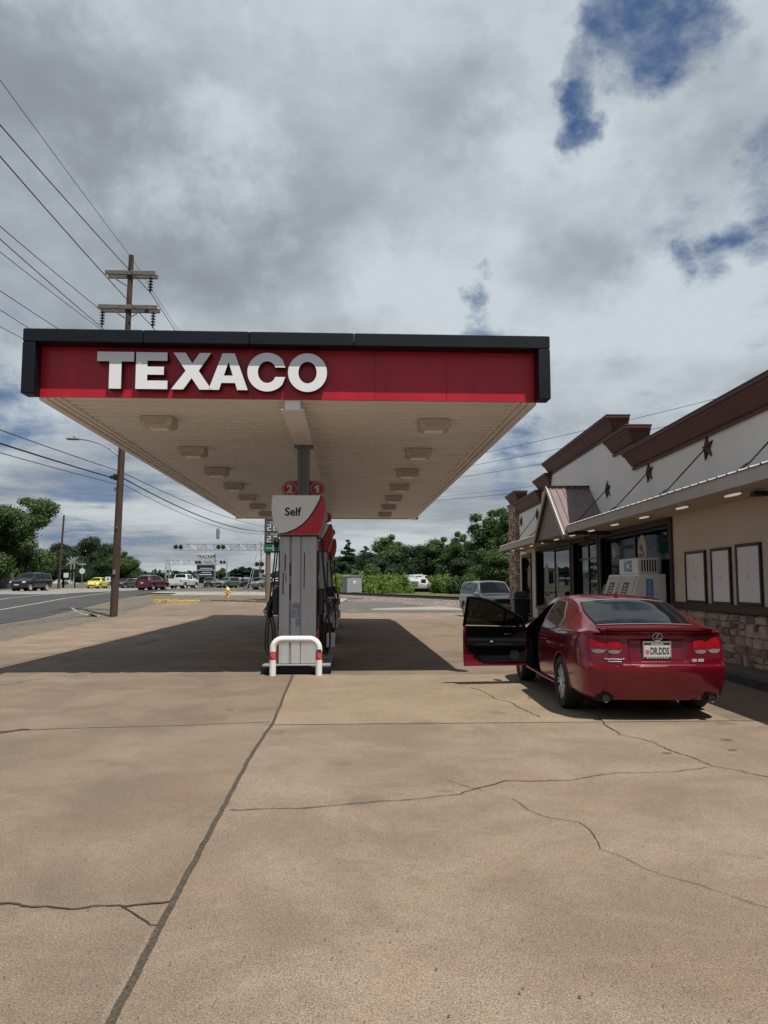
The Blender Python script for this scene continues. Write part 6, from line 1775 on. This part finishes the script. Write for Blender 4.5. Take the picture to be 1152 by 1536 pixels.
g2 = gantry('farther cantilever crossing signal with black lights behind the nearer one', 251, 340, 182, 840, 847, -1, (297, 334))
m_ = MB(); mx = sx(251, 182)
xx = sx(340, 182) - mx; m_.tube([(xx, 0, -.2), (xx, 0, 5.9)], .12, 8); m_.build('end_post', M['truss'], g2)
ml = thing('crossing_mast', 'mast with round black crossing lights left of the price sign post', 'crossing signal', (sx(389, 118), 118, ter(sx(389, 118), 118)))
m_ = MB(); m_.tube([(0, 0, -.2), (0, 0, 4.2)], .09, 8); m_.build('post', M['truss'], ml)
signal_heads(ml, 0, 3.6); signal_heads(ml, .1, 2.5)
def crossbuck(label, px, d, h=4.3):
    o = thing('crossbuck', label, 'crossing sign', (sx(px, d), d, ter(sx(px, d), d)), group='crossbucks beyond the street')
    m_ = MB(); m_.tube([(0, 0, -.2), (0, 0, h)], .07, 8); m_.build('post', M['truss'], o)
    m_ = MB()
    for s in (-1, 1):
        p = [(-.62, -.42), (-.52, -.55), (.62, .42), (.52, .55)]
        m_.prism([(x, z * s) for x, z in p], lambda x, z: (x, -.09 - .02 * s, h - .5 + z), lambda x, z: (x, -.075 - .02 * s, h - .5 + z))
    m_.build('cross', M['truss'], o); signal_heads(o, 0, h - 1.9, k=.5)
crossbuck('left of the two white crossbucks beyond the street', 105.5, 106, 4.2)
crossbuck('right of the two white crossbucks beyond the street', 110.5, 104, 4.3)
ss = thing('stop_sign', 'pale octagonal stop sign seen from behind with a street name blade above', 'road sign', (sx(123, 98), 98, ter(sx(123, 98), 98)))
m_ = MB(); m_.tube([(0, 0, -.2), (0, 0, 3.3)], .04, 6); m_.build('post', M['steel'], ss)
m_ = MB(); m_.prism([(.38 * cos(pi / 8 + k * pi / 4), .38 * sin(pi / 8 + k * pi / 4)) for k in range(8)], lambda x, z: (x, -.06, 2.25 + z), lambda x, z: (x, -.045, 2.25 + z)); m_.build('plate', mat('bare sign back', (.55, .57, .58), .5, vary=.1), ss)
m_ = MB(); m_.box(-.42, .42, -.05, -.03, 3.02, 3.2); m_.build('name_blade', M['truss'], ss)
for (px, d, lb, w, h, zc) in ((99, 100, 'small pale sign board on a post left of the crossbucks', .62, .6, 1.75), (162, 102, 'small white square sign beside the yellow car', .7, .62, 1.25)):
    o = thing('road_sign', lb, 'road sign', (sx(px, d), d, ter(sx(px, d), d)))
    m_ = MB(); m_.tube([(0, 0, -.2), (0, 0, zc + h / 2)], .035, 6); m_.build('post', M['steel'], o)
    m_ = MB(); m_.box(-w / 2, w / 2, -.06, -.04, zc - h / 2, zc + h / 2); m_.build('plate', M['digit'], o)
    if px == 162:
        m_ = MB(); m_.prism([(-.16, 0), (0, -.16), (.16, 0), (0, .16)], lambda x, z: (x, -.066, zc + z), lambda x, z: (x, -.061, zc + z)); m_.build('mark', M['ink'], o)
# tall roadside sign far ahead
RD_ = 205.0
rx = sx(309, RD_); rs_ = thing('roadside_sign', 'tall far roadside sign reading TRACKER above a dark message board', 'sign', (rx, RD_, ter(rx, RD_)))
zz = lambda py: at(309, py, RD_).z - ter(rx, RD_)
hw = sx(323, RD_) - rx
m_ = MB(); m_.box(-hw, hw - .5, -.3, .3, zz(841), zz(830)); m_.build('name_board', mat('white sign board', (.55, .56, .57), .5, vary=.05), rs_)
m_ = MB(); add_text(m_, 'TRACKER', 1.12, lambda x, z: (x - .2, -.31, zz(837) + z), bold=.03, shear=.25, xs=1.02)
for k in range(11): m_.box(-2.1 + k * .36, -1.86 + k * .36, -.32, -.305, zz(838.7), zz(837.9))
m_.build('lettering', M['ink'], rs_)
m_ = MB(); m_.box(-hw, hw - .3, -.3, .3, zz(861), zz(847.5)); m_.build('message_board', mat('dark message board', (.012, .018, .022), .4, vary=.4, scale=.4), rs_)
m_ = MB()
for (py, w) in ((852.5, 1.5), (855, 2.3), (858.5, 1.1)):
    k = -w
    while k < w: m_.box(k, k + .26, -.33, -.31, zz(py + .7), zz(py - .5)); k += .36
m_.build('message_lines', M['digit'], rs_)
m_ = MB(); m_.box(hw - .28, hw, -.2, .2, 0, zz(830)); m_.box(-hw + .2, -hw + .6, -.19, .19, 0, zz(861)); m_.build('pylon', M['steel'], rs_)
m_ = MB(); m_.box(-hw, hw - .3, -.28, .28, zz(847), zz(841.5)); m_.build('lattice_panel', M['truss'], rs_)
# low buildings beyond
def low_building(label, px0, px1, d, py, mt, depth=12, name='building', door=True):
    x0, x1 = sx(px0, d), sx(px1, d); g = ter(x0, d); h = at(px0, py, d).z - g
    o = thing(name, label, 'building', ((x0 + x1) / 2, d, g)); w = (x1 - x0) / 2
    m_ = MB(); m_.box(-w, w, 0, depth, -.5, h - .3); m_.build('wall', mt, o)
    m_ = MB(); m_.prism([(-.4, h - .3), (depth / 2, h + .25), (depth + .4, h - .3)], lambda y, z: (-w - .2, y, z), lambda y, z: (w + .2, y, z)); m_.build('roof', M['steel'], o)
    m_ = MB(); m_.box(-w * .7, -w * .1, -.03, .05, .8, h - .9); m_.build('window', M['pane'], o)
    m_ = MB(); m_.box(w * .2, w * .55, -.035, .05, 0, min(2.4, h - .8)); m_.build('door', M['dkframe'], o)
low_building('pinkish low shop building under the far roadside sign', 293, 327, 222, 861, mat('pink wall', (.32, .25, .235), .8, vary=.1))
low_building('long pale grey shed with metal roof behind the hydrant', 334, 372, 260, 867, mat('grey shed', (.30, .33, .36), .6, vary=.1), 18)

# ------------------------------------------------------------------ hydrant, cabinet, fence
hd = at(341.5, 897, 56); hz = ter(hd.x, 56) + .03
hy = thing('fire_hydrant', 'yellow fire hydrant with rusty foot on the gravel island', 'hydrant', (hd.x, 56, hz))
M['hyd'] = mat('yellow hydrant paint', (.62, .36, .03), .5, vary=.25, scale=6, hue=(.70, .52, .12))
m_ = MB(); m_.lathe([(.17, 0), (.17, .05), (.12, .07), (.115, .5), (.15, .52), (.15, .56), (.13, .58)], 16); m_.build('barrel', M['hyd'], hy, smooth=40)
m_ = MB(); m_.lathe([(.14, .58), (.125, .66), (.08, .73), (.03, .76), (.03, .81)], 16); m_.build('bonnet', mat('pale yellow paint', (.68, .56, .22), .5, vary=.1), hy, smooth=50)
m_ = MB(); m_.lathe([(.06, -.22), (.065, -.19), (.05, -.1), (.05, .1), (.065, .19), (.06, .22)], 12, (0, 0, .42), 'x'); m_.lathe([(.085, -.2), (.085, -.15), (.06, -.1), (.06, 0)], 12, (0, 0, .40), 'y'); m_.build('nozzle_cap', M['hyd'], hy)
m_ = MB(); m_.lathe([(.19, -.1), (.19, .04), (.13, .05)], 16); m_.build('foot', mat('rusty red foot', (.14, .03, .015), .8, vary=.4, scale=8), hy)
CD = 97; cb = Vector((sx(528, CD), CD, .45)); 
cbx = thing('signal_cabinet', 'grey metal equipment cabinet beyond the railway before the bushes', 'cabinet', cb, radians(24))
M['cab'] = mat('cabinet grey', (.27, .29, .30), .5, vary=.08)
m_ = MB(); m_.bbox(-.98, .98, -.85, .85, 0, 1.98, .02); m_.build('body', M['cab'], cbx)
m_ = MB(); m_.prism([(-1.06, 1.98), (1.06, 1.98), (1.0, 2.10), (.5, 2.19), (-.5, 2.19), (-1.0, 2.10)], lambda x, z: (x, -.93, z), lambda x, z: (x, .93, z)); m_.build('roof', M['alu'], cbx)
m_ = MB(); m_.bbox(-.45, .45, -.875, -.85, .08, 1.85, .008); m_.box(-.03, .03, -.885, -.875, .2, 1.0); m_.build('door', M['cab'], cbx)
m_ = MB(); m_.box(-.16, .16, -.88, -.874, 1.15, 1.5); m_.build('notice', M['digit'], cbx)
def far_fence(label, pxa, da, pxb, db, h, mt):
    a = Vector((sx(pxa, da), da)); b = Vector((sx(pxb, db), db)); n = int((b - a).length / .2); m_ = MB(); rf_ = random.Random(9)
    g = lambda p: ter(p.x, p.y)
    o = thing('wooden_fence', label, 'fence', (a.x, a.y, 0))
    for i in range(n):
        p = a.lerp(b, i / n); q_ = a.lerp(b, (i + .94) / n); hh = h + rf_.uniform(-.05, .05); dy = rf_.uniform(-.02, .02)
        m_.box(min(p.x, q_.x) - a.x, max(p.x, q_.x) - a.x, p.y - a.y + dy, p.y - a.y + dy + .03, g(p) - .2, g(p) + hh)
    m_.build('boards', mt, o)
    m_ = MB(); d_ = b - a
    for zz_ in (.4, h - .3): m_.tube([(0, .07, g(a) + zz_), (d_.x, d_.y + .07, g(b) + zz_)], .04, 4)
    m_.build('rail', mt, o)
far_fence('grey weathered wooden board fence at the left edge beyond the street', -40, 92, 20.5, 92, 2.0, mat('weathered boards', (.11, .095, .085), .9, vary=.3, scale=2))
# ------------------------------------------------------------------ trees
M['bark'] = mat('bark', (.07, .055, .045), .9, vary=.3, scale=4, bump=.4)
LV = {'mid': leaf_mat('mid green leaves', (.034, .062, .016), (.068, .110, .029)),
      'dark': leaf_mat('dark green leaves', (.017, .032, .012), (.033, .056, .021)),
      'bright': leaf_mat('bright green leaves', (.075, .125, .020), (.14, .205, .040)),
      'pine': leaf_mat('pine needles', (.013, .026, .014), (.026, .044, .022))}
def leaves(lobes, n, size, seed, shell=.62, up=.35):
    """leaf sprays spread through the given ellipsoid lobes (cx, cy, cz, rx, ry, rz)"""
    r = np.random.default_rng(seed)
    vol = np.array([l[3] * l[4] * l[5] for l in lobes]) ** .7; pick = r.choice(len(lobes), n, p=vol / vol.sum())
    Lb = np.array(lobes)[pick]
    d = r.normal(size=(n, 3)); d /= np.linalg.norm(d, axis=1)[:, None]
    rad = shell + (1.12 - shell) * r.random(n) ** .8
    # twigs: leaves bunch along random spokes so that the outline is uneven
    k = 34 * len(lobes); tw = r.normal(size=(k, 3)); tw /= np.linalg.norm(tw, axis=1)[:, None]
    ti = r.integers(0, k, n); bunch = r.random(n) < .75
    d = np.where(bunch[:, None], tw[ti] + d * .26, d); d /= np.linalg.norm(d, axis=1)[:, None]
    rad = np.where(bunch, rad * (.70 + .62 * ((ti * 7919 % 101) / 101.0) ** 1.5), rad)
    c = Lb[:, :3] + d * rad[:, None] * Lb[:, 3:]
    nrm = d + r.normal(size=(n, 3)) * .75 + np.array([0, 0, up]); nrm /= np.linalg.norm(nrm, axis=1)[:, None]
    a = np.cross(nrm, r.normal(size=(n, 3))); a /= np.linalg.norm(a, axis=1)[:, None] + 1e-9
    b = np.cross(nrm, a)
    s = size * (.55 + .9 * r.random(n))[:, None]
    w = (.45 + .3 * r.random(n))[:, None]
    V = np.stack([c - a * s, c + b * s * w + nrm * s * .12, c + a * s, c - b * s * w + nrm * s * .12], 1).reshape(-1, 3)
    return V
def leaf_mesh(name, V, m):
    n = len(V) // 4
    me = bpy.data.meshes.new(name); me.vertices.add(len(V)); me.vertices.foreach_set('co', V.astype('f').ravel())
    me.loops.add(len(V)); me.loops.foreach_set('vertex_index', np.arange(len(V), dtype='i'))
    me.polygons.add(n); me.polygons.foreach_set('loop_start', np.arange(0, len(V), 4, dtype='i'))
    me.update(calc_edges=True); me.materials.append(m); me.validate(); return me
def limbs(mb, h, r, lobes, seed, base=0.0):
    rn = random.Random(seed)
    mb.tube([(0, 0, -.4), (rn.uniform(-.1, .1), rn.uniform(-.1, .1), h * .4), (rn.uniform(-.3, .3), rn.uniform(-.3, .3), h * .8)], [r, r * .75, r * .3], 8)
    for (cx, cy, cz, rx, ry, rz) in lobes:
        s = rn.uniform(.25, .5) * h
        mb.tube([(0, 0, s), (cx * .5, cy * .5, s + (cz - s) * .6), (cx, cy, cz)], [r * .4, r * .26, r * .08], 6)
def tree_proto(kind, H, Wd, seed, leafm, n=9000, size=.2, trunk=.22, crown0=.2):
    rn = random.Random(seed); lobes = []
    if kind == 'broad':
        for k in range(26):
            z = H * (crown0 + (.93 - crown0) * (k + .5) / 26); q = (z / H - crown0) / (1 - crown0)
            rr = Wd / 2 * (1 - abs(q - .42) ** 1.7 * 1.5); a = rn.uniform(0, 2 * pi); o_ = rr * rn.uniform(.15, .80)
            s = rr * rn.uniform(.22, .52); lobes.append((o_ * cos(a), o_ * sin(a), z + rn.uniform(-.4, .4), s, s * rn.uniform(.8, 1.2), s * rn.uniform(.45, .95)))
    elif kind == 'tall':
        for k in range(15):
            z = H * (crown0 + (.95 - crown0) * (k + .5) / 15); rr = Wd / 2 * (.55 + .45 * sin(pi * (k + 2) / 17)); a = k * 2.4 + rn.uniform(-.4, .4); o_ = rr * rn.uniform(.3, .75)
            s = rr * rn.uniform(.28, .46); lobes.append((o_ * cos(a), o_ * sin(a), z, s, s, s * .65))
    elif kind == 'pine':
        for k in range(15):
            q = (k + .5) / 15; z = H * (.28 + .70 * q); rr = Wd / 2 * (1 - q) ** .8 * 1.05; a = k * 2.4; o_ = rr * .5
            s = max(.35, rr * .55); lobes.append((o_ * cos(a), o_ * sin(a), z, s, s, s * .45))
    elif kind == 'pinetop':
        for k in range(9):
            q = (k + .5) / 9; z = H * (.55 + .42 * q); rr = Wd / 2 * (1 - (q - .35) ** 2 * 1.8); a = k * 2.4; o_ = rr * .5
            s = max(.3, rr * .5); lobes.append((o_ * cos(a), o_ * sin(a), z, s, s, s * .5))
    elif kind == 'bush':
        for k in range(9):
            a = rn.uniform(0, 2 * pi); o_ = Wd / 2 * rn.uniform(.0, .6); s = Wd / 2 * rn.uniform(.35, .6); lobes.append((o_ * cos(a), o_ * sin(a), H * rn.uniform(.3, .72), s, s, s * .65 * H / Wd * 1.6))
    return lobes, leaf_mesh('crown', leaves(lobes, n, size, seed), leafm), H
def make_tree(name, label, cat, proto, loc, seed, scale=1.0, rz=None, trunk=.22, group=None):
    lobes, me, H = proto; rn = random.Random(seed)
    t = thing(name, label, cat, loc, rn.uniform(0, 6) if rz is None else rz, group); t.scale = scale if isinstance(scale, tuple) else (scale,) * 3
    m_ = MB(); limbs(m_, H, trunk, lobes, seed); m_.build('trunk', M['bark'], t)
    c = bpy.data.objects.new('crown', me); COL.objects.link(c); c.parent = t
    return t
PR = {'broadA': tree_proto('broad', 10, 8, 1, LV['mid'], 30000, .135), 'broadB': tree_proto('broad', 10, 9, 2, LV['dark'], 28000, .14), 'tall': tree_proto('tall', 12, 7, 3, LV['mid'], 17000, .14, crown0=.3),
      'pine': tree_proto('pine', 11, 6, 4, LV['pine'], 9000, .24), 'pinetop': tree_proto('pinetop', 14, 6, 5, LV['pine'], 4500, .28), 'bushA': tree_proto('bush', 3.2, 4.6, 6, LV['bright'], 10000, .12), 'bushB': tree_proto('bush', 3.2, 4.6, 8, LV['mid'], 10000, .12), 'bigL': tree_proto('broad', 11, 9.5, 12, LV['mid'], 44000, .125, crown0=.06)}
def plant(key, px, pyt, d, label, name='tree', cat='tree', width=None, seed=0, group=None):
    x = sx(px, d); g = ter(x, d) - (.7 if key.startswith('bush') else 0); h = at(px, pyt, d).z - g; H = PR[key][2]; s = h / H
    sw = s if width is None else width / FPX * d / {'broadA': 8, 'broadB': 9, 'tall': 7, 'pine': 6, 'pinetop': 6, 'bushA': 5.6, 'bushB': 5.6, 'bigL': 9.5}[key]
    return make_tree(name, label, cat, PR[key], (x, d, g), seed, (sw, sw, s), group=group)
G1 = 'trees behind the railway'
plant('pine', 522, 808, 128, 'narrow dark conifer right of the pumps, at the left end of the wood', width=46, seed=1, group=G1)
plant('pine', 548, 818, 132, 'second narrow dark conifer behind the grey cabinet', width=50, seed=2, group=G1)
plant('broadB', 505, 832, 138, 'dark tree partly hidden by the pumps', width=70, seed=3, group=G1)
plant('broadA', 588, 800, 125, 'round topped green tree standing highest left of the service truck', width=72, seed=4, group=G1)
plant('broadB', 560, 826, 120, 'dark low tree between the conifers and the round topped tree', width=80, seed=5, group=G1)
plant('broadB', 632, 815, 124, 'dark tree directly above the white service truck', width=80, seed=6, group=G1)
plant('broadA', 668, 804, 122, 'green tree right of the service truck with a broad crown', width=72, seed=7, group=G1)
plant('tall', 691, 795, 118, 'thin tall tree with a loose crown poking above the wood', width=36, seed=8, group=G1)
plant('broadB', 705, 826, 116, 'dark tree behind the silver SUV', width=84, seed=9, group=G1)
plant('tall', 732, 762, 98, 'tall airy tree left of the store corner', width=66, seed=10, group=G1)
plant('tall', 768, 752, 92, 'tallest airy tree half hidden by the store corner', width=70, seed=11, group=G1)
plant('broadA', 756, 822, 84, 'light green bushy tree under the store eaves', width=88, seed=12, group=G1)
plant('broadA', 800, 800, 90, 'green tree mostly hidden behind the store corner', width=90, seed=13, group=G1)
plant('broadB', 470, 838, 150, 'dark far tree hidden behind the pumps', width=90, seed=14, group=G1)
G2 = 'bushes along the railway'
for i, (px, py, d, w, k) in enumerate(((497, 858, 108, 40, 'bushA'), (512, 856, 110, 44, 'bushA'), (552, 858, 106, 44, 'bushA'), (575, 856, 108, 46, 'bushA'), (600, 857, 110, 44, 'bushA'), (558, 843, 114, 50, 'bushB'), (612, 862, 118, 40, 'bushB'), (650, 860, 112, 40, 'bushA'), (662, 858, 104, 42, 'bushA'), (686, 862, 100, 44, 'bushB'), (535, 852, 116, 50, 'bushA'), (705, 858, 94, 46, 'bushB'))):
    LB = ['bright bush right beside the pumps', 'bright bush left behind the grey cabinet', 'bright bush just right of the grey cabinet', 'second bright bush right of the grey cabinet', 'bright bush left of the service truck', 'tall duller bush above the grey cabinet', 'duller bush behind the service truck cab', 'bright bush right behind the service truck', 'bright bush right of the service truck', 'duller bush left of the silver SUV', 'bright bush behind the roof of the grey cabinet', 'duller bush behind the roof of the silver SUV'][i]
    plant(k, px, py, d, LB, 'bush', 'bush', width=w, seed=30 + i, group=G2)
# low scrub that fills the foot of the wood
r_ = np.random.default_rng(5); n = 16000
px_ = r_.uniform(480, 800, n); d_ = r_.uniform(112, 142, n); Xc = (px_ - 576) / FPX * d_
hmax = 2.6 + 1.1 * np.sin(Xc * .9) + .6 * np.sin(Xc * 2.3)
c = np.stack([Xc, d_, .25 + np.abs(hmax) * r_.random(n) ** .7], 1)
a = r_.normal(size=(n, 3)); a /= np.linalg.norm(a, axis=1)[:, None]; b = np.cross(a, r_.normal(size=(n, 3))); b /= np.linalg.norm(b, axis=1)[:, None]
s = .32 * (.6 + .8 * r_.random(n))[:, None]
V = np.stack([c - a * s, c + b * s * .6, c + a * s, c - b * s * .6], 1).reshape(-1, 3)
o = bpy.data.objects.new('undergrowth', leaf_mesh('undergrowth', V, LV['dark'])); COL.objects.link(o); tag(o, 'dark undergrowth filling the foot of the wood behind the railway', 'undergrowth', kind='stuff')
# rough bright brush in front of the wood
r_ = np.random.default_rng(25); n = 12000
px_ = r_.uniform(485, 720, n); d_ = r_.uniform(101, 109, n); Xc = (px_ - 576) / FPX * d_
hm = 1.3 + .9 * np.sin(Xc * 1.7) + .6 * np.sin(Xc * 3.9 + 1) + .35 * np.sin(Xc * 8.3)
c = np.stack([Xc, d_, .25 + np.abs(hm) * r_.random(n) ** .8], 1)
a = r_.normal(size=(n, 3)); a /= np.linalg.norm(a, axis=1)[:, None]; b = np.cross(a, r_.normal(size=(n, 3))); b /= np.linalg.norm(b, axis=1)[:, None]
s = .13 * (.6 + .8 * r_.random(n))[:, None]
V = np.stack([c - a * s, c + b * s * .6, c + a * s, c - b * s * .6], 1).reshape(-1, 3)
keep = ~((Xc > 4.0) & (Xc < 8.4)); V = V.reshape(n, 4, 3)[keep].reshape(-1, 3)
o = bpy.data.objects.new('brush', leaf_mesh('brush', V, LV['bright'])); COL.objects.link(o); tag(o, 'rough bright green brush at the foot of the wood behind the railway', 'brush', kind='stuff')
# trees beyond the street
G3 = 'trees beyond the street'
plant('bigL', 38, 742, 96, 'large green leafy tree behind the black SUV at the left', width=108, seed=40, group=G3)
plant('bigL', -22, 752, 92, 'large green leafy tree cut by the left edge of the picture', width=110, seed=41, group=G3)
plant('broadB', 95, 812, 122, 'dark tree right below the large leafy tree', width=72, seed=42, group=G3)
plant('broadB', 134, 803, 126, 'highest dark tree between the slim lamp pole and the brown pole', width=66, seed=43, group=G3)
plant('broadB', 158, 812, 124, 'dark tree just left of the brown utility pole', width=52, seed=44, group=G3)
plant('broadA', 186, 826, 118, 'lighter green tree just right of the brown utility pole', width=58, seed=45, group=G3)
plant('broadB', 70, 825, 116, 'dark tree behind the slim lamp pole', width=70, seed=46, group=G3)
plant('broadB', 20, 835, 112, 'dark low tree behind the wooden fence', width=80, seed=47, group=G3)
plant('broadB', 112, 838, 114, 'dark low tree behind the crossbucks', width=60, seed=48, group=G3)
plant('broadB', 150, 842, 116, 'dark low tree behind the yellow car', width=60, seed=49, group=G3)
G4 = 'far trees along the street'
for i, (px, py, d, w, k, lb) in enumerate(((216, 856, 330, 14, 'pinetop', 'leftmost small far pine right of the lighter tree'), (228, 858, 330, 13, 'pinetop', 'second small far pine above the white sedan'), (240, 858, 330, 13, 'pinetop', 'third small far pine above the maroon crossover'), (252, 862, 330, 15, 'pinetop', 'small far pine behind the far gantry mast'), (268, 856, 320, 13, 'pinetop', 'small far pine above the white pickup'), (284, 860, 330, 14, 'pinetop', 'small far pine left of the tall roadside sign'),
        (332, 851, 215, 20, 'broadA', 'green far tree right of the tall roadside sign'), (352, 853, 250, 20, 'pinetop', 'left dark pine of the far group behind the hydrant'), (364, 849, 250, 24, 'pinetop', 'middle dark pine of the far group behind the hydrant'), (375, 850, 250, 20, 'pinetop', 'right dark pine of the far group behind the hydrant'), (388, 858, 240, 22, 'broadB', 'low dark far tree left of the price sign post'), (412, 856, 240, 26, 'broadB', 'low dark far tree between price sign post and pump'), (430, 852, 230, 30, 'broadB', 'dark far tree hidden behind the nearest pump'))):
    plant(k, px, py, d, lb, width=w * 1.15, seed=60 + i, group=G4)
r_ = np.random.default_rng(8); n = 9000
px_ = r_.uniform(170, 470, n); d_ = r_.uniform(345, 420, n); Xc = (px_ - 576) / FPX * d_
hm = 4.2 + 1.8 * np.sin(Xc * .35) + 1.2 * np.sin(Xc * .9)
c = np.stack([Xc, d_, .9 + np.abs(hm) * r_.random(n) ** .8], 1)
a = r_.normal(size=(n, 3)); a /= np.linalg.norm(a, axis=1)[:, None]; b = np.cross(a, r_.normal(size=(n, 3))); b /= np.linalg.norm(b, axis=1)[:, None]
s = .9 * (.6 + .8 * r_.random(n))[:, None]
V = np.stack([c - a * s, c + b * s * .6, c + a * s, c - b * s * .6], 1).reshape(-1, 3)
o = bpy.data.objects.new('far_wood', leaf_mesh('far_wood', V, LV['pine'])); COL.objects.link(o); tag(o, 'low dark line of far woods along the street horizon', 'wood', kind='stuff')
# a long far wood that closes the horizon everywhere else
r_ = np.random.default_rng(18); n = 14000
an_ = r_.uniform(-1.2, 1.2, n); rr_ = r_.uniform(430, 520, n)
an_ = np.where(np.abs(an_ + .27) < .16, an_ + .6, an_)
Xc = rr_ * np.sin(an_); Yc = rr_ * np.cos(an_); hm = 7 + 2.5 * np.sin(an_ * 40) + 1.5 * np.sin(an_ * 113)
c = np.stack([Xc, Yc, .8 + np.abs(hm) * r_.random(n) ** .8], 1)
a = r_.normal(size=(n, 3)); a /= np.linalg.norm(a, axis=1)[:, None]; b = np.cross(a, r_.normal(size=(n, 3))); b /= np.linalg.norm(b, axis=1)[:, None]
s = 2.0 * (.6 + .8 * r_.random(n))[:, None]
V = np.stack([c - a * s, c + b * s * .6, c + a * s, c - b * s * .6], 1).reshape(-1, 3)
o = bpy.data.objects.new('far_wood', leaf_mesh('far_wood', V, LV['pine'])); COL.objects.link(o); tag(o, 'distant woods closing the horizon behind the lots', 'wood', kind='stuff')
